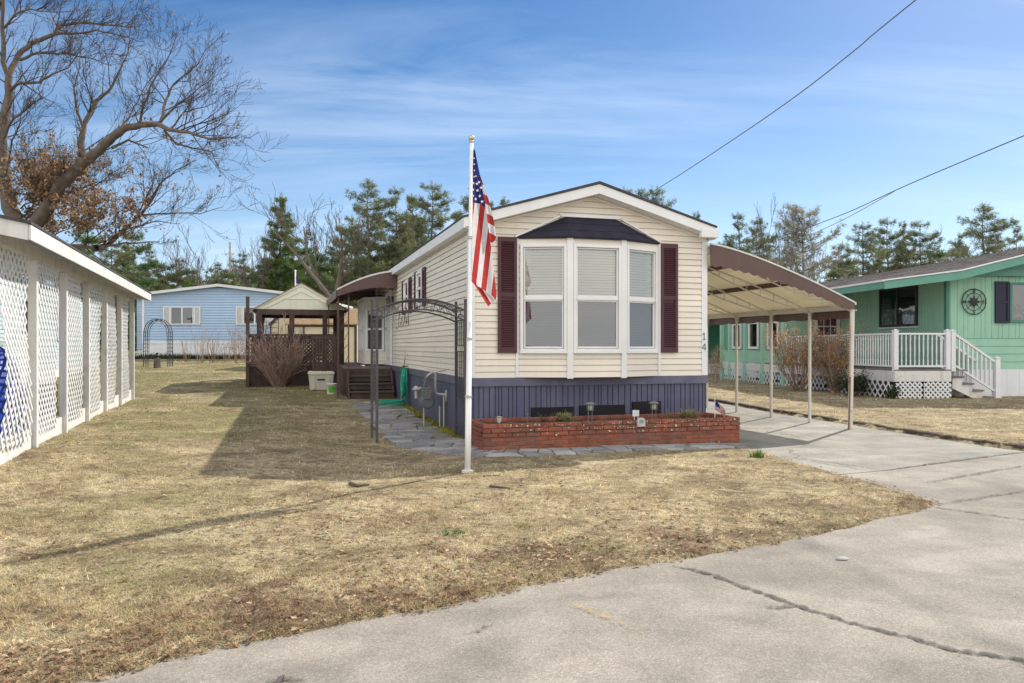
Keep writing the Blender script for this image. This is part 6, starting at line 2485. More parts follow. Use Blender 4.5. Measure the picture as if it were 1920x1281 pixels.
# ------------------------------------------------------------------ trees
def foliage_mat(name, c, c2, isl=.55, trans=.3):
    m, nt = newmat(name)
    g = NG(nt)
    ge = g.n('ShaderNodeNewGeometry')
    tc = g.n('ShaderNodeTexCoord').outputs['Object']
    n = g.noise(tc, .35, 3, .6)
    cc = g.mix(c, c2, g.ramp(n, [(.4, 0.0), (.62, 1.0)]))
    cc = g.mix(cc, g.ramp(ge.outputs['Random Per Island'], [(0, 1 - isl), (1, 1 + isl)]), 1.0, 'MULTIPLY')
    d = g.n('ShaderNodeBsdfDiffuse'); g.l(cc, d.inputs[0])
    t = g.n('ShaderNodeBsdfTranslucent'); g.l(cc, t.inputs[0])
    mx = g.n('ShaderNodeMixShader'); mx.inputs[0].default_value = trans
    g.l(d.outputs[0], mx.inputs[1]); g.l(t.outputs[0], mx.inputs[2])
    g.out(mx.outputs[0])
    return m


M['needles'] = foliage_mat('pine_needles', (.15, .18, .09), (.21, .215, .125), .5, .45)
M['needles_green'] = foliage_mat('bright_needles', (.10, .17, .06), (.18, .225, .08), .5, .45)
M['needles_grey'] = foliage_mat('grey_needles', (.25, .245, .19), (.31, .29, .235), .5, .45)
M['oak_leaf'] = foliage_mat('brown_oak_leaves', (.27, .165, .095), (.38, .27, .17), .6, .45)


def tufts(rng, cen, dirs, per, L, w, spread):
    """cen (n,3) tuft centres with outward dirs: `per` thin needle triangles each"""
    n = len(cen)
    C = np.repeat(cen, per, 0); D = np.repeat(dirs, per, 0)
    N = len(C)
    r = rng.normal(0, 1, (N, 3)); d = D + r * spread
    d /= np.linalg.norm(d, axis=1)[:, None] + 1e-9
    s = np.cross(d, rng.normal(0, 1, (N, 3))); s /= np.linalg.norm(s, axis=1)[:, None] + 1e-9
    l = (L * rng.uniform(.6, 1.3, N))[:, None]; ww = (w * rng.uniform(.7, 1.3, N))[:, None]
    o = C + rng.normal(0, .07, (N, 3))
    V = np.empty((N, 3, 3))
    V[:, 0] = o - s * ww; V[:, 1] = o + s * ww; V[:, 2] = o + d * l
    return V.reshape(-1, 3)


def make_pine(name, label, seed, H=14., start=.25, maxl=3.0, nwh=15, droop=.0, curve=.35, dens=1.0, mat='needles', drop=.15, shape=1.0, L=.5, lean=0, tip=.12):
    rng = np.random.default_rng(seed)
    r = thing(name, label, 'tree')
    tr = MB(); cw = MB()
    tr.tube([(lean * (z / H) ** 2 * H * .1 + .06 * math.sin(z * .9), .05 * math.cos(z * 1.1), z) for z in np.linspace(-.5, H * .98, 12)],
            list(np.linspace(.20 * H / 14, .02, 12)), 7)
    cen = []; dirs = []
    for i in range(nwh):
        t = start + (1 - start) * (i + rng.uniform(-.25, .25)) / nwh
        if t > .99:
            continue
        z = t * H
        x0 = lean * t * t * H * .1
        f = (t - start) / (1 - start)
        prof = maxl * (min(1, .45 + f * 2.2) * (1 - f) ** shape + tip)
        for b in range(rng.integers(4, 7)):
            if rng.uniform() < drop:
                continue
            az = rng.uniform(0, 2 * math.pi)
            l = prof * rng.uniform(.4, 1.35)
            up = curve * rng.uniform(.3, 1.3)
            pts = []
            for k in range(5):
                q = k / 4
                pts.append((x0 + math.cos(az) * l * q, math.sin(az) * l * q, z + l * (q * (.18 - droop) + up * q * q * .5)))
            tr.tube(pts, list(np.linspace(.035, .008, 5)), 4, cap=False)
            nt_ = max(4, int(l * 15 * dens))
            for k in range(nt_):
                q = .12 + .88 * rng.uniform() ** .75
                i0 = min(int(q * 4), 3); ff = q * 4 - i0
                p = np.array(pts[i0]) * (1 - ff) + np.array(pts[i0 + 1]) * ff
                side = rng.normal(0, .20 * l * (1 - .65 * q) + .07)
                p = p + np.array([-math.sin(az) * side, math.cos(az) * side, rng.normal(.02, .12)])
                cen.append(p); dirs.append([math.cos(az) * .8, math.sin(az) * .8, .35])
    for k in range(4):
        cen.append([lean * H * .1, 0, H * (.94 + .02 * k)]); dirs.append([0, 0, 1])
    V = tufts(rng, np.array(cen), np.array(dirs), 12, L * .6, .018, .65)
    tr.build('trunk', M['pine_bark'], r)
    c = np_mesh('crown', V, np.arange(len(V)).reshape(-1, 3), M[mat])
    c.parent = r
    return r


RMIN = [.004]


def grow(mb, rng, p, d, L, r, lev, maxlev, tips, up=.25, crook=.22, nseg=5, side=3, kids=(4, 7), ang=(.5, 1.0), shrink=(.45, .7)):
    p = Vector(p); d = Vector(d).normalized()
    pts = [p.copy()]
    for k in range(nseg):
        d = (d + Vector((rng.uniform(-1, 1), rng.uniform(-1, 1), rng.uniform(-1, 1))) * crook + Vector((0, 0, up * .25))).normalized()
        p = p + d * L / nseg
        pts.append(p.copy())
    rr = [max(r * (1 - .75 * k / nseg), RMIN[0]) for k in range(nseg + 1)]
    mb.tube(pts, rr, side + max(0, 2 - lev), cap=False)
    if lev >= maxlev:
        tips.append(pts[-1]); tips.append(pts[len(pts) // 2])
        return
    n = rng.randint(*kids)
    for k in range(n):
        t = .25 + .75 * (k + rng.random()) / n
        i = min(int(t * nseg), nseg - 1)
        q = pts[i].lerp(pts[i + 1], t * nseg - i)
        dd = (pts[i + 1] - pts[i]).normalized()
        ax = dd.orthogonal().normalized()
        ax.rotate(Matrix.Rotation(rng.uniform(0, 2 * math.pi), 3, dd))
        a = rng.uniform(*ang)
        nd = dd * math.cos(a) + ax * math.sin(a)
        grow(mb, rng, q, nd, L * rng.uniform(*shrink) * (1.15 - .45 * t), rr[i] * rng.uniform(.45, .62), lev + 1, maxlev, tips, up, crook, nseg, side, kids, ang, shrink)


def make_bare(name, label, seed, H=11, r=.18, maxlev=4, kids=(4, 6), up=.5, lean=(0, 0), ang=(.4, .9), crook=.16, fork=None):
    rng = random.Random(seed)
    t = thing(name, label, 'tree')
    tr = MB(); br = MB(); tips = []
    h0 = H * .28
    P = [(0, 0, -.4), (.03 * H * lean[0], .03 * H * lean[1], h0 * .5), (.08 * H * lean[0], .08 * H * lean[1], h0)]
    tr.tube(P, [r * 1.15, r, r * .85], 8)
    RMIN[0] = .011
    n = fork or rng.randint(3, 4)
    for k in range(n):
        a = 2 * math.pi * k / n + rng.uniform(-.5, .5)
        s = rng.uniform(.2, .55)
        grow(br, rng, P[-1], (math.cos(a) * s + lean[0] * .5, math.sin(a) * s + lean[1] * .5, 1), H * .55 * rng.uniform(.75, 1.1), r * .62, 1, maxlev, tips, up, crook, 5, 3, kids, ang)
    RMIN[0] = .004
    tr.build('trunk', M['bark'], t)
    br.build('crown', M['twig'], t)
    return t


M['oak_twig'] = pm('dark_oak_twig', (.062, .048, .04), .9, .3, 3)
# ---- the big oak on the left, limbs laid out by hand
OY = 25.0
ob = W(30, 470, OY)
oak_g = gz1(ob.x, OY)
oak = thing('oak_tree', 'large bare oak with arching limbs and clinging brown leaves behind the lattice shelter', 'tree', (ob.x, OY, oak_g))
orn = random.Random(21)
def oz(x, y, dy=0):   # zoom px (2.667x) of the oak close-up -> local point
    p = W(x * .375, y * .375, OY)
    # same bearing, other depth
    k = (OY + dy) / OY
    return Vector((p.x * k - ob.x, OY + dy - OY, CAMZ + (p.z - CAMZ) * k - oak_g))
limbs = [  # points (zoomX, zoomY, depth offset), start radius, end radius
    ([(60, 1620, 0), (70, 1300, 0), (90, 1150, 0), (40, 980, .1), (5, 820, .2), (15, 650, .3), (42, 500, .4), (45, 385, .4)], .40, .13),
    ([(45, 385, .4), (15, 310, .3), (12, 150, .1), (16, 0, -.2), (0, -160, -.4)], .11, .05),
    ([(45, 385, .4), (90, 280, .7), (160, 215, .9), (270, 172, 1.2), (300, 125, 1.4), (420, 110, 1.7), (560, 126, 2.0), (660, 135, 2.2)], .12, .03),
    ([(270, 172, 1.2), (340, 170, 1.0), (480, 150, .8), (600, 180, .6), (720, 210, .3)], .06, .015),
    ([(100, 300, .6), (190, 265, .2), (330, 262, -.3), (450, 290, -.6), (560, 330, -.8)], .06, .015),
    ([(50, 450, .4), (100, 415, -.1), (200, 412, -.5), (260, 372, -.8), (340, 340, -1.1), (420, 240, -1.4)], .075, .015),
    ([(15, 700, .2), (70, 590, -.2), (150, 530, -.5), (205, 490, -.7), (190, 440, -.8)], .06, .018),
    ([(20, 140, .1), (80, 70, -.3), (150, 45, -.6), (260, 60, -1.0), (400, 50, -1.3)], .05, .015),
    ([(100, 1180, 0), (170, 1130, -.2), (245, 1030, -.5), (300, 925, -.8), (395, 835, -1.0), (470, 770, -1.2), (550, 700, -1.5), (620, 642, -1.8), (700, 625, -2.0), (790, 620, -2.3), (850, 650, -2.6), (940, 660, -2.9), (1050, 695, -3.2), (1180, 690, -3.5)], .30, .025),
    ([(405, 825, -1.0), (415, 660, -.8), (425, 610, -.7), (480, 505, -.5), (540, 460, -.3), (585, 380, -.1), (640, 270, .2), (650, 170, .3)], .12, .015),
    ([(415, 640, -.8), (385, 560, -1.0), (370, 440, -1.2), (400, 330, -1.3), (410, 200, -1.4)], .05, .012),
    ([(700, 625, -2.0), (715, 530, -2.2), (770, 400, -2.6), (830, 310, -2.9), (885, 160, -3.2)], .055, .01),
    ([(800, 615, -2.3), (830, 500, -2.0), (870, 420, -1.8), (990, 320, -1.5), (1045, 220, -1.3)], .06, .01),
    ([(790, 620, -2.3), (870, 540, -2.7), (950, 480, -3.0), (1090, 370, -3.5)], .05, .01),
    ([(850, 650, -2.6), (920, 560, -2.9), (1000, 540, -3.1), (1080, 515, -3.4)], .035, .01),
    ([(820, 650, -2.5), (880, 720, -2.3), (960, 740, -2.1), (1060, 760, -1.9), (1100, 850, -1.8)], .045, .01),
    ([(600, 650, -1.8), (660, 560, -1.4), (700, 480, -1.0), (780, 330, -.6)], .04, .01),
    ([(560, 740, -1.5), (640, 700, -1.2), (740, 740, -1.0)], .06, .03),
    ([(480, 1240, 0), (540, 1225, 1.0), (620, 1150, .8), (700, 1080, .6), (755, 1005, .4), (800, 920, .2), (880, 850, 0), (980, 800, -.3)], .11, .012),
    ([(700, 1080, .6), (830, 1070, .8), (1000, 1070, 1.1), (1115, 1035, 1.4)], .045, .01),
    ([(620, 1150, .8), (760, 1110, .4), (900, 1120, .1)], .04, .01),
    ([(300, 925, -.8), (330, 1000, .2), (420, 960, .6), (520, 900, .9), (640, 820, 1.2)], .05, .012),
    ([(120, 1250, 0), (250, 1235, .3), (400, 1232, .5), (480, 1240, .5), (620, 1215, .7), (800, 1210, 1.0)], .14, .02),
    ([(20, 900, .1), (60, 700, -.6), (90, 640, -1.0), (110, 560, -1.4)], .05, .01),
]
for k in range(16):
    x, y = orn.uniform(60, 420), orn.uniform(900, 1200)
    a = orn.uniform(-2.6, -.3); L = orn.uniform(160, 330)
    limbs.append(([(x, y, orn.uniform(-.6, .6)), (x + L * .4 * math.cos(a) + orn.uniform(-15, 15), y + L * .4 * math.sin(a), orn.uniform(-1.2, 1.2)), (x + L * math.cos(a), y + L * .9 * math.sin(a) + 20, orn.uniform(-2, 2))], .035, .008))
trb = MB(); brb = MB(); twb = MB(); tips = []
for i, (P, r0, r1) in enumerate(limbs):
    pts = [oz(*p) for p in P]
    # refine with gentle wobble
    fine = []
    for a, b in zip(pts, pts[1:]):
        for k in range(3):
            q = a.lerp(b, k / 3)
            if k:
                q = q + Vector((orn.uniform(-1, 1), orn.uniform(-1, 1), orn.uniform(-1, 1))) * (b - a).length * .035
            fine.append(q)
    fine.append(pts[-1])
    n = len(fine)
    rr = [.84 * (r0 * (1 - k / (n - 1)) ** 1.2 + r1 * (1 - (1 - k / (n - 1)) ** 1.2)) for k in range(n)]
    (trb if i == 0 else brb).tube(fine, rr, 9 if r0 > .1 else 6, cap=False)
    tot = 0
    for k in range(2, n):
        sl = (fine[k] - fine[k - 1]).length
        if rr[k] > .2:
            continue
        for rep in range(3 if rr[k] < .07 else 1):
            if orn.random() > min(.95, sl * 1.15 + .15):
                continue
            d = (fine[k] - fine[k - 1]).normalized()
            ax = d.orthogonal().normalized(); ax.rotate(Matrix.Rotation(orn.uniform(0, 6.28), 3, d))
            if ax.z < 0 and orn.random() < .55:
                ax.z *= -1
            a = orn.uniform(.5, 1.15)
            L = orn.uniform(.5, 1.55) * (1.2 if rr[k] > .04 else .85)
            grow(twb, orn, fine[k].lerp(fine[k - 1], orn.random()), d * math.cos(a) + ax * math.sin(a), L, min(.026, rr[k] * .5), 2, 4, tips, .28, .17, 5, 3, (3, 5), (.35, .85), (.45, .7))
trb.build('trunk', M['bark'], oak, smooth=True)
brb.build('branches', M['bark'], oak, smooth=True)
twb.build('twigs', M['oak_twig'], oak)
def oak_leaves():
    rng = np.random.default_rng(4)
    C = []
    blobs = [(300, 900, 110, 260), (180, 820, 120, 200), (100, 900, 90, 200), (60, 1000, 110, 200), (450, 1050, 130, 300), (560, 980, 90, 220), (350, 1120, 150, 280), (520, 1180, 130, 200),
             (650, 870, 90, 90), (270, 700, 60, 40), (470, 760, 70, 130), (330, 960, 90, 260), (150, 1080, 110, 220), (700, 800, 60, 40), (200, 960, 90, 170), (900, 700, 180, 24), (620, 1060, 70, 130), (1100, 760, 90, 16)]
    T = np.array([t[:] for t in tips])
    # tip positions in the close-up's coordinates, to weight where leaves still cling
    k_ = (OY + T[:, 1]) / OY
    zx = ((T[:, 0] + ob.x) / k_ / OY * F + 960) / .375
    zy = (650 - ((T[:, 2] + oak_g - CAMZ) / k_ / OY * F)) / .375
    wgt = np.zeros(len(T))
    for (x, y, s, n) in blobs:
        wgt += n / 200 * np.exp(-((zx - x) ** 2 + ((zy - y) / .8) ** 2) / (2 * s * s))
    for t in T[rng.uniform(0, 1, len(T)) < np.clip(wgt * np.where(zy > 980, .3, .13), 0, .6)]:
        for q in range(rng.integers(3, 8)):
            C.append([t[0] + rng.normal(0, .07), t[1] + rng.normal(0, .07), t[2] - abs(rng.normal(0, .08))])
    for t in tips:
        if rng.uniform() < .035:
            C.append([t.x, t.y, t.z])
    C = np.array(C); N = len(C)
    d = rng.normal(0, 1, (N, 3)); d[:, 2] -= .5; d /= np.linalg.norm(d, axis=1)[:, None]
    s = np.cross(d, rng.normal(0, 1, (N, 3))); s /= np.linalg.norm(s, axis=1)[:, None]
    l = rng.uniform(.06, .125, N)[:, None]
    V = np.empty((N, 4, 3))
    V[:, 0] = C; V[:, 1] = C + d * l * .5 + s * l * .33; V[:, 2] = C + d * l; V[:, 3] = C + d * l * .5 - s * l * .33
    o = np_mesh('leaves', V.reshape(-1, 3), np.arange(4 * N).reshape(-1, 4), M['oak_leaf'])
    o.parent = oak
oak_leaves()

# ---- pines and bare trees beyond the homes: (kind, px, top py, distance, width factor, label)
protos = {}
def base_of(kind):
    if kind not in protos:
        k = kind
        if k == 'conifer':
            protos[k] = (make_pine('spruce_tree', 'x', 2, 14, .12, 2.7, 24, .06, .25, 2.5, 'needles_green', .05, .85, .46, 0, .06), 14)
        elif k == 'pine_a':
            protos[k] = (make_pine('pine_tree', 'x', 5, 14, .22, 3.3, 19, .03, .38, 1.0, 'needles', .18, .65), 14)
        elif k == 'pine_b':
            protos[k] = (make_pine('pine_tree', 'x', 9, 14, .14, 2.9, 22, .06, .3, 1.1, 'needles', .15, .8, lean=.3), 14)
        elif k == 'pine_c':
            protos[k] = (make_pine('pine_tree', 'x', 14, 14, .32, 2.5, 15, .03, .36, 1.0, 'needles', .22, .5), 14)
        elif k == 'grey_pine':
            protos[k] = (make_pine('pine_tree', 'x', 31, 14, .12, 3.4, 24, -.14, .8, .75, 'needles_grey', .1, .5), 14)
        elif k == 'scrub':
            protos[k] = (make_pine('pine_tree', 'x', 17, 8, .02, 2.6, 13, .08, .3, 1.7, 'needles_green', .1, .8, .42), 8)
        elif k == 'bare_a':
            protos[k] = (make_bare('bare_tree', 'x', 3, 11, .21, 4, (3, 5), .45, (0, 0), (.4, .85), .2), 11)
        elif k == 'bare_b':
            protos[k] = (make_bare('bare_tree', 'x', 8, 11, .24, 4, (3, 5), .4, (-1.0, 0), (.35, .8), .18, 3), 11)
        elif k == 'bare_c':
            protos[k] = (make_bare('bare_tree', 'x', 12, 11, .12, 4, (3, 5), .7, (0, 0), (.3, .6), .1), 11)
        protos[k][0].location = (0, 0, -500)
        protos[k] = (*protos[k], [False])
    return protos[kind]

BOX = {}
def real_extent(root):
    if root.name not in BOX:
        zs = []
        for c in root.children:
            n = len(c.data.vertices); a = np.empty(n * 3, np.float32); c.data.vertices.foreach_get('co', a)
            zs.append(a.reshape(-1, 3)[:, 2].max())
        BOX[root.name] = max(zs)
    return BOX[root.name]

trees = [
    ('conifer', 526, 356, 62, 1.0, 'dense bright green spruce rising behind the blue home'),
    ('bare_a', 378, 408, 58, 1.0, 'bare forked tree standing behind the blue home gable'),
    ('bare_c', 482, 418, 60, .9, 'slim bare tree just left of the dense spruce'),
    ('bare_b', 660, 352, 56, 1.15, 'leaning bare tree between the dense spruce and the tall pines'),
    ('bare_c', 640, 385, 66, 1.2, 'thin bare tree beside the leaning bare tree'),
    ('pine_a', 690, 330, 64, 1.05, 'tall pine with upswept branches above the awning'),
    ('pine_b', 748, 344, 66, 1.0, 'full dark pine in the middle of the group above the awning'),
    ('pine_b', 778, 358, 69, .8, 'narrow pine squeezed between two taller pines above the side wall'),
    ('pine_c', 810, 336, 72, 1.15, 'tall open topped pine nearest the beige roof edge'),
    ('pine_c', 890, 346, 80, .9, 'pine top peeping over the eave beside the flag'),
    ('pine_a', 946, 364, 82, .7, 'small pine top over the roof right of the flag'),
    ('scrub', 600, 470, 60, 1.3, 'low bushy pine behind the gazebo roof'),
    ('scrub', 560, 455, 68, 1.4, 'broad low pine at the foot of the dense spruce'),
    ('scrub', 505, 480, 66, 1.3, 'low pine left of the dense spruce foot'),
    ('scrub', 680, 480, 70, 1.5, 'low spreading pine behind the tall pines'),
    ('scrub', 740, 470, 75, 1.4, 'low dark pine behind the beige side wall'),
    ('scrub', 250, 425, 62, .85, 'olive green pine behind the oak and the shelter roof'),
    ('scrub', 160, 405, 58, .9, 'olive pine mostly hidden by the oak leaves'),
    ('scrub', 310, 488, 70, 1.1, 'small distant pine left of the bare forked tree'),
    ('scrub', 350, 498, 74, 1.3, 'small distant pine beneath the bare forked tree'),
    ('scrub', 428, 505, 72, 1.1, 'small distant pine beside the utility pole'),
    ('bare_c', 345, 440, 72, 1.0, 'faint bare tree between the oak and the forked tree'),
    ('bare_a', 300, 455, 66, .8, 'small bare tree half hidden by the oak twigs'),
    ('pine_b', 462, 470, 78, 1.2, 'middling pine between the utility pole and the dense spruce'),
    ('pine_b', 405, 488, 84, 1.3, 'small grey green pine right behind the bare forked tree trunk'),
    ('pine_b', 275, 462, 80, 1.3, 'dim pine directly behind the far end of the shelter roof'),
    ('pine_b', 330, 480, 86, 1.3, 'dim pine between the oak twigs and the bare forked tree'),
    ('pine_b', 575, 425, 74, 1.0, 'dim pine just right of the dense spruce'),
    ('pine_a', 640, 440, 80, 1.0, 'dim pine seen through the leaning bare tree'),
    ('pine_b', 718, 395, 76, .9, 'shadowy pine filling the gap above the awning'),
    ('pine_c', 660, 400, 84, 1.0, 'far pine left of the tall upswept pine'),
    ('bare_a', 555, 410, 70, .8, 'bare tree close to the right side of the dense spruce'),
    ('bare_a', 450, 440, 76, .9, 'bare tree right of the utility pole'),
    ('pine_b', 205, 432, 56, 1.1, 'olive pine behind the oak trunk and the shelter roof'),
    ('pine_b', 440, 482, 90, 1.5, 'wide dim pine beyond the utility pole'),
    ('pine_b', 362, 505, 92, 1.6, 'low wide dim pine left of the bare forked trunk'),
    ('pine_b', 545, 470, 84, 1.5, 'wide dim pine right behind the far flagpole'),
    ('pine_b', 625, 468, 88, 1.6, 'wide dim pine between gazebo peak and leaning tree'),
    ('pine_b', 700, 450, 90, 1.6, 'wide dim pine just over the awning top'),
    ('pine_b', 235, 470, 76, 1.5, 'wide dim pine over the middle of the shelter roof'),
    ('pine_a', 780, 400, 88, 1.3, 'dim pine between the narrow pine and the open topped pine'),
    ('pine_c', 1170, 346, 78, .85, 'leftmost of three pine tops over the beige roof'),
    ('pine_c', 1203, 350, 76, .8, 'middle one of three pine tops over the beige roof'),
    ('pine_a', 1232, 343, 74, .8, 'pine top touching the overhead cable above the roof'),
    ('pine_b', 1306, 392, 80, .7, 'pine tip peeping past the right end of the beige roof'),
    ('pine_b', 1390, 393, 66, 1.0, 'green pine rising just behind the carport canopy'),
    ('pine_a', 1420, 402, 72, .9, 'slim pine behind the left side of the grey pine'),
    ('grey_pine', 1505, 376, 60, 1.15, 'broad many branched grey pine behind the carport'),
    ('bare_c', 1462, 372, 64, .9, 'bare twiggy tree mingling with the broad grey pine'),
    ('pine_a', 1618, 412, 62, .95, 'green pine with bare lower trunk left of the green roof'),
    ('pine_c', 1664, 405, 66, .9, 'thin pine with sparse crown behind the green roof'),
    ('pine_b', 1692, 410, 64, .75, 'pale green pine right of the thin sparse pine'),
    ('pine_c', 1726, 410, 68, 1.0, 'flat topped open pine behind the middle of the green roof'),
    ('bare_a', 1768, 425, 66, .8, 'small bare tree behind the green roof'),
    ('pine_c', 1798, 432, 74, .9, 'low pine just left of the tallest right pine'),
    ('pine_b', 1450, 440, 84, 1.4, 'dim pine behind the left flank of the grey pine'),
    ('pine_b', 1570, 455, 86, 1.4, 'dim pine between the grey pine and the bare trunked pine'),
    ('pine_b', 1645, 455, 88, 1.3, 'dim pine low behind the thin sparse pine'),
    ('pine_b', 1880, 440, 84, 1.4, 'dim pine behind the tallest right pine'),
    ('bare_c', 1540, 430, 70, 1.0, 'thin bare tree right of the broad grey pine'),
    ('scrub', 1590, 478, 72, 1.2, 'low bush like pine behind the carport end'),
    ('scrub', 1700, 470, 76, 1.2, 'low bush like pine over the green roof ridge'),
    ('scrub', 1760, 462, 80, 1.3, 'low dim pine between the flat topped and the tallest pine'),
    ('bare_a', 1870, 430, 70, .8, 'bare tree right of the tallest pine'),
    ('pine_a', 1844, 376, 62, 1.15, 'tallest pine above the right end of the green roof'),
    ('pine_b', 1905, 418, 60, .9, 'pine at the right edge of the view above the green roof'),
]
rt = random.Random(77)
for kind, px, py, Y, wf, lab in trees:
    root, H, used_ = base_of(kind)
    p = W(px, 650, Y)
    z0 = gz1(p.x, Y)
    top = CAMZ - (py - 650) / F * Y
    s = (top - z0) / real_extent(root)
    grp = 'pines beyond the homes' if 'pine' in root.name else ('bare trees beyond the homes' if 'bare' in root.name else None)
    if not used_[0]:
        used_[0] = True
        root.location = (p.x, Y, z0); root.scale = (s * wf, s * wf, s); root['label'] = lab
        if grp:
            root['group'] = grp
        root.rotation_euler = (0, 0, rt.uniform(0, 6.28) if kind != 'bare_b' else 0)
    else:
        copy_tree(root, lab, (p.x, Y, z0), rt.uniform(0, 6.28), grp, (s * wf, s * wf, s))


# ---- far wood that reads as one mass
def far_wood():
    rng = np.random.default_rng(15)
    cen = []; dirs = []
    for k in range(760):
        X = rng.uniform(-95, 150); Y = rng.uniform(100, 135)
        h = rng.uniform(5.5, 11.5)
        z0 = gz1(X, Y)
        for q in range(34):
            t = rng.uniform(.0, 1)
            r_ = 2.0 * (1 - t) + .3
            cen.append([X + rng.normal(0, r_ * .5), Y + rng.normal(0, r_ * .5), z0 + h * t]); dirs.append([0, 0, .4])
    V = tufts(rng, np.array(cen), np.array(dirs), 10, .9, .065, 1.0)
    o = np_mesh('far_woods', V, np.arange(len(V)).reshape(-1, 3), M['needles'])
    tag(o, 'distant belt of mixed woods along the horizon', 'woods', kind='stuff')
far_wood()


# ------------------------------------------------------------------ shrubs
def shrub(name, label, loc, h, spread, n, seed, mat, leafmat=None, nleaf=0, group=None, base=.12, thick=.007, up=.25, cat='shrub', maxlev=2, top=False):
    rng = random.Random(seed)
    r = thing(name, label, cat, loc, 0, group)
    m = MB(); tips = []
    for k in range(n):
        a = rng.uniform(0, 2 * math.pi); s = spread * math.sqrt(rng.random())
        b = Vector((math.cos(a) * base * rng.random(), math.sin(a) * base * rng.random(), -.05))
        d = Vector((math.cos(a) * s, math.sin(a) * s, 1))
        grow(m, rng, b, d, h * rng.uniform(.55, .95) , thick * rng.uniform(.7, 1.3), 1, maxlev, tips, up, .13, 5, 3, (2, 5), (.25, .7), (.3, .55))
    m.build('branches', mat, r)
    if leafmat:
        nr = np.random.default_rng(seed)
        T = np.array([t[:] for t in tips])
        C = T[nr.integers(0, len(T), nleaf)] + nr.normal(0, .06, (nleaf, 3))
        if top:
            C = C[C[:, 2] > h * .35]
        N = len(C)
        d = nr.normal(0, 1, (N, 3)); d /= np.linalg.norm(d, axis=1)[:, None]
        s = np.cross(d, nr.normal(0, 1, (N, 3))); s /= np.linalg.norm(s, axis=1)[:, None]
        l = nr.uniform(.025, .06, N)[:, None]
        V = np.empty((N, 4, 3))
        V[:, 0] = C; V[:, 1] = C + d * l * .5 + s * l * .35; V[:, 2] = C + d * l; V[:, 3] = C + d * l * .5 - s * l * .35
        o = np_mesh('foliage', V.reshape(-1, 3), np.arange(4 * N).reshape(-1, 4), leafmat); o.parent = r
    return r


M['rosy_twig'] = pm('rosy_brown_twig', (.36, .25, .21), .8, .3, 6, island=.4)
M['pale_twig'] = pm('pale_pinkish_twig', (.44, .34, .30), .8, .25, 6, island=.35)
M['red_twig'] = pm('reddish_twig', (.34, .23, .17), .85, .25, 6, island=.35)
M['bud'] = foliage_mat('orange_buds', (.46, .29, .15), (.42, .31, .18), .5, .4)
M['evergreen'] = foliage_mat('dark_evergreen_leaf', (.035, .055, .03), (.06, .075, .04), .5, .15)
c = W(522, 728, 22.4)
shrub('bare_shrub', 'bare pale twiggy bush fanning out in front of the brown lattice', (c.x, c.y, gz1(c.x, c.y)), 1.75, .9, 84, 3, M['rosy_twig'], thick=.011, up=.12, maxlev=3)
c = W(1497, 738, 24.8)
shrub('twiggy_bush', 'orange brown twiggy bush between the two middle carport posts', (c.x, c.y, gz1(c.x, c.y)), 2.1, .75, 50, 5, M['red_twig'], M['bud'], 5200, 'twiggy bushes by the deck', thick=.011, up=.3, maxlev=3, top=True)
c = W(1566, 743, 24.0)
shrub('twiggy_bush', 'rounder orange brown bush beside the front carport post', (c.x, c.y, gz1(c.x, c.y)), 2.1, .62, 52, 6, M['red_twig'], M['bud'], 5200, 'twiggy bushes by the deck', thick=.010, up=.3, maxlev=3, top=True)
c = W(1341, 706, 30.0)
shrub('twiggy_bush', 'small pale budding bush seen past the corner of the beige home', (c.x, c.y, gz1(c.x, c.y)), 1.5, .45, 18, 7, M['pale_twig'], M['bud'], 900, 'twiggy bushes by the deck', thick=.010, top=True)
for (px, py, Y, h, sp, n, lab) in ((1600, 752, 22.4, .75, 1.0, 40, 'low dark evergreen bush against the white lattice'), 
                                   (1676, 752, 21.0, .3, .8, 8, 'tiny dark seedling in front of the lattice corner')):
    c = W(px, py, Y)
    shrub('evergreen_bush', lab, (c.x, c.y, gz1(c.x, c.y)), h, sp, n, px, M['twig'], M['evergreen'], n * 75, thick=.006)
k = 0
for (px, Y, h, n, lab) in ((352, 39, 1.3, 10, 'leftmost clump of bare stalks before the white skirting'), (376, 38.5, 1.9, 16, 'tall clump of bare stalks below the shuttered window'),
                           (400, 38.2, 1.6, 16, 'thin clump of bare stalks in the middle of the flower bed'), (424, 38.5, 1.5, 12, 'short clump of bare stalks right of the bed middle'),
                           (446, 38, 2.1, 18, 'tall reddish clump of bare stalks near the brown post'), (465, 37.4, 2.2, 18, 'densest clump of bare stalks beside the tall brown post')):
    c = W(px, 650, Y)
    shrub('bare_stalks', lab, (c.x, Y, gz1(c.x, Y)), h, .3, n, 40 + k, M['pale_twig'] if k % 2 else M['red_twig'], None, 0, 'bare stalk clumps in the flower bed', .25, .009, .35)
    k += 1
def bedgreen():
    rng = np.random.default_rng(6); n = 5200
    X = rng.uniform(-21, -12, n); Y = rng.uniform(42.6, 43.9, n)
    V = blade_field(rng, n, X, Y, rng.uniform(.12, .4, n), np.full(n, .035), .7)
    tag(np_mesh('ground_cover', V, np.arange(3 * n).reshape(-1, 3), M['evergreen']), 'low dark green ground cover along the blue home skirting', 'ground cover', kind='stuff')
bedgreen()

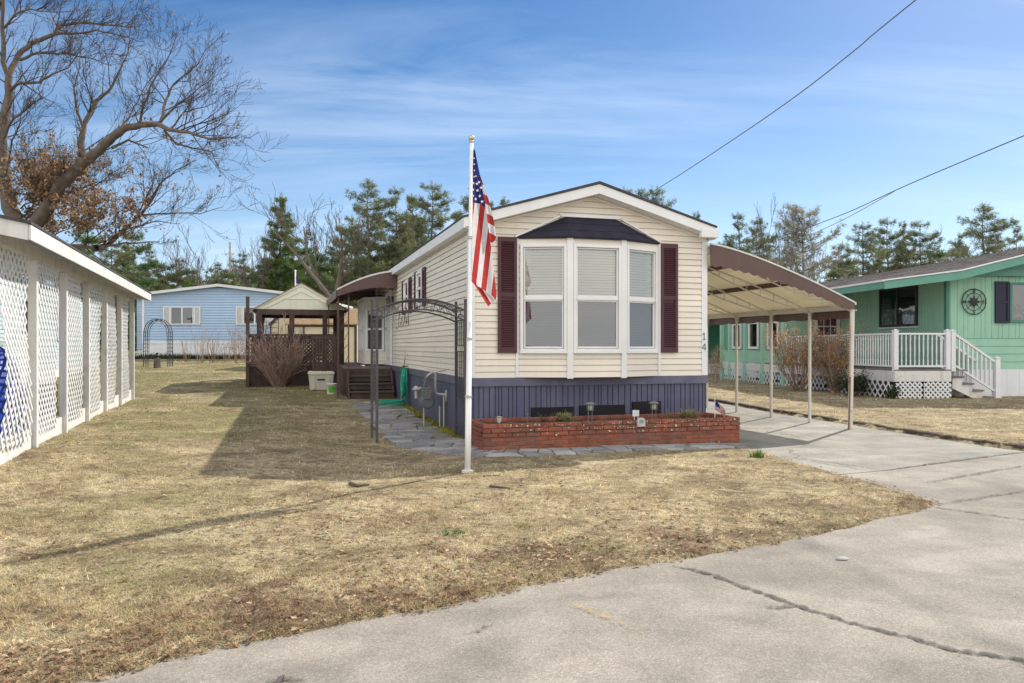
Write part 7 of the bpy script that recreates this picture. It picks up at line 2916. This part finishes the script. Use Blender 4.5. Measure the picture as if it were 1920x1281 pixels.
# ------------------------------------------------------------------ utility pole, far flag, cables
UY = 75.0
c = W(431, 650, UY)
up_ = thing('utility_pole', 'grey utility pole with a transformer behind the blue home', 'utility pole', (c.x, UY, gz1(c.x, UY)))
zt0 = CAMZ + 195 / F * UY - up_.location.z
m = MB(); m.tube([(0, 0, -.5), (0, 0, zt0)], [.15, .10], 10); m.build('pole', M['pole_wood'], up_)
m = MB(); m.lathe([(.0, 0), (.28, .02), (.28, .85), (.2, .95), (0, 1.0)], (.5, 0, zt0 - 3.4), 12); m.bar((0, 0, zt0 - 2.9), (.4, 0, zt0 - 2.9), .1, .1); m.build('transformer', M['lamp_metal'], up_)
m = MB(); m.bar((-.45, 0, zt0 - 1.1), (.45, 0, zt0 - 1.1), .08, .09); m.build('crossarm', M['pole_wood'], up_)
c = W(554, 650, 52)
ff = thing('far_flagpole', 'thin far flagpole rising behind the gazebo', 'flagpole', (c.x, 52, gz1(c.x, 52)))
zt1 = CAMZ + 140 / F * 52 - ff.location.z
m = MB(); m.tube([(0, 0, -.2), (0, 0, zt1)], .045, 8); m.lathe([(0, 0), (.07, .05), (.07, .1), (0, .15)], (0, 0, zt1), 8); m.build('pole', M['white_metal'], ff)
fg = thing('far_flag', 'small distant flag drooping from the thin far flagpole', 'flag', (c.x + .05, 52, ff.location.z + zt1 - .15))
m = MB(); S = []; C = []
for j in range(13):
    for i in range(7):
        t, s = j / 12, i / 6
        m.v.append((s * (.12 + .4 * t), .06 * math.sin(s * 6 + t * 3), -1.3 * t - .35 * s * (1 - t)))
        S.append(s * 9 + t * 1.5); C.append(1.0 if t < .45 else 0.0)
        if i and j:
            q = j * 7 + i; m.f.append((q - 8, q - 7, q, q - 1))
o = m.build('flag_cloth', M['flag'], fg, smooth=True); set_attr(o, 'stripe', S); set_attr(o, 'canton', C)


def cable(name, label, pts, r, mat, sub=10):
    P = [Vector(p) for p in pts]
    o = P[0].copy()
    Q = []
    for i in range(len(P) - 1):
        a = P[max(i - 1, 0)]; b = P[i]; c = P[i + 1]; d = P[min(i + 2, len(P) - 1)]
        for k in range(sub):
            t = k / sub
            Q.append(.5 * (2 * b + (c - a) * t + (2 * a - 5 * b + 4 * c - d) * t * t + (3 * b - a - 3 * c + d) * t ** 3) - o)
    Q.append(P[-1] - o)
    m = MB(); m.tube(Q, r, 6)
    ob = m.build(name, mat, loc=o, smooth=True)
    tag(ob, label, 'cable', 'overhead cables')
    return ob, [q + o for q in Q]


def spiral(Q, r, turns):
    P = []
    for i, q in enumerate(Q):
        a = i * turns
        P.append(q + Vector((math.cos(a) * r, 0, math.sin(a) * r)))
    return P


w1 = [(13.5 - .2 * Y, Y, z) for Y, z in ((-30, 17.2), (-8, 13.6), (6, 11.5), (18.7, 9.88), (21, 9.54), (23.6, 9.23), (27.2, 8.97), (34.2, 8.62), (41, 8.53), (60, 9.2))]
o1, Q1 = cable('overhead_cable', 'twisted overhead cable sagging across the sky down to the beige roof peak', w1, .015, M['wire'])
w2 = [(22 - .1 * Y, Y, z) for Y, z in ((-20, 14.2), (5, 11.0), (20, 9.75), (28.9, 9.37), (36.0, 9.02), (41.4, 8.64), (48, 8.5), (56, 8.57), (70, 9.3))]
cable('overhead_cable', 'overhead cable crossing the right edge of the sky above the green roof', w2, .022, M['meter'])
w3 = [(22 - .1 * Y, Y, z) for Y, z in ((37.0, 8.93), (41.4, 8.36), (46, 8.0), (52, 7.75), (62, 7.9))]
cable('overhead_cable', 'thinner lower strand splitting from the cable above the carport', w3, .018, M['wire_pale'])
pz = up_.location.z
c0 = (up_.location.x, UY, pz + zt0 - 4.4)
for dz, zr, lab in ((0, 0, 'upper pale cable strung across the far trees'), (-1.2, .1, 'lower pale cable strung across the far trees')):
    cable('overhead_cable', lab, [(-80, 66, c0[2] + dz + 1.2), (-55, 70, c0[2] + dz - .4), (c0[0], UY, c0[2] + dz), (-18, 66, c0[2] + dz - 1.0), (-6, 56, c0[2] + dz - 1.6), (8, 46, c0[2] + dz - 1.4)], .04, M['wire_pale'])
# ------------------------------------------------------------------ camera, sun, sky
cam = bpy.data.cameras.new('camera')
co = bpy.data.objects.new('camera', cam)
col.objects.link(co)
co.location = (0, 0, CAMZ)
co.rotation_euler = (R(90), 0, 0)
cam.sensor_width = 36
cam.lens = F / 1920 * 36
cam.shift_y = 9.5 / 1920
cam.clip_end = 2000
cam.clip_start = .05
scene.camera = co

SUN_EL = math.atan2(1, math.hypot(.785, 1.01))
SUN_AZ = math.atan2(.785, 1.01)        # from +Y towards +X
sl = bpy.data.lights.new('sun', 'SUN')
sl.energy = SUN_E
sl.angle = R(.53)
sl.color = (1.0, .94, .84)
so = bpy.data.objects.new('sun', sl)
col.objects.link(so)
dv = Vector((.785, 1.01, 1.0)).normalized()
so.rotation_euler = dv.to_track_quat('Z', 'Y').to_euler()
so.location = dv * 60

w = bpy.data.worlds.new('World')
scene.world = w
w.use_nodes = True
nt = w.node_tree
nt.nodes.clear()
g = NG(nt)
sky = g.n('ShaderNodeTexSky', sky_type='NISHITA')
sky.sun_disc = False
sky.sun_elevation = SUN_EL
sky.sun_rotation = SUN_AZ
sky.altitude = 0
sky.air_density = 1.0
sky.dust_density = .3
sky.ozone_density = 3.0
dirv = g.n('ShaderNodeTexCoord').outputs['Generated']
sp = g.n('ShaderNodeSeparateXYZ'); g.l(dirv, sp.inputs[0])
den = g.math('ADD', g.math('MAXIMUM', sp.outputs[2], 0.0), .22)
cu = g.math('DIVIDE', sp.outputs[0], den)
cv = g.math('DIVIDE', sp.outputs[1], den)
cb = g.n('ShaderNodeCombineXYZ'); g.l(cu, cb.inputs[0]); g.l(cv, cb.inputs[1])
mp = g.mapping(cb.outputs[0], (.55, 2.6, 1), (0, 0, R(-12)), (.4, 3.1, 0))
n1 = g.noise(mp, 1.15, 8, .62, .5)
mp2 = g.mapping(cb.outputs[0], (.5, .95, 1), (0, 0, R(8)), (3.7, 1.2, 0))
n2 = g.noise(mp2, 1.1, 3, .5)
f = g.math('MULTIPLY', g.ramp(n1, [(.40, 0.0), (.76, 1.0)]), g.ramp(n2, [(.38, 0.0), (.60, 1.0)]))
f = g.math('MULTIPLY', f, .52)
# pale band low over the horizon belongs to the air itself
hz = g.ramp(sp.outputs[2], [(.0, .8), (.12, .32), (.28, .05), (.45, 0.0)])
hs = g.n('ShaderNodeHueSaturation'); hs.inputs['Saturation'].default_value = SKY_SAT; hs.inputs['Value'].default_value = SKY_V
hs.inputs['Hue'].default_value = SKY_HUE
g.l(sky.outputs[0], hs.inputs['Color'])
cc = g.mix(hs.outputs[0], SKY_PALE, hz)
cc = g.mix(cc, SKY_CLOUD, f)
# bright broken cloud added behind the camera, out of view, as front fill light
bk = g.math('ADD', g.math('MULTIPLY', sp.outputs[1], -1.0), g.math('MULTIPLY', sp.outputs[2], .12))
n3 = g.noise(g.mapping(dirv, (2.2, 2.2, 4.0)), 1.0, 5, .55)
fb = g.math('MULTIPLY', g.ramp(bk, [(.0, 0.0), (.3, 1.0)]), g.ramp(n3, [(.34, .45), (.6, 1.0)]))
cc = g.mix(cc, BACK_FILL, fb)
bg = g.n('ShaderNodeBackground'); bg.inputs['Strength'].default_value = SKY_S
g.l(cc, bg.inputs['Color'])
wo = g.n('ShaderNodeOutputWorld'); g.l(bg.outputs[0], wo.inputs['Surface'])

vs = scene.view_settings
scene.display_settings.display_device = 'sRGB'
vs.view_transform = 'Standard'
vs.look = 'None'
vs.exposure = EXPO
vs.gamma = 1
scene.cycles.max_bounces = 8
scene.cycles.transparent_max_bounces = 16
scene.cycles.use_denoising = DENOISE
scene.cycles.sample_clamp_indirect = 6
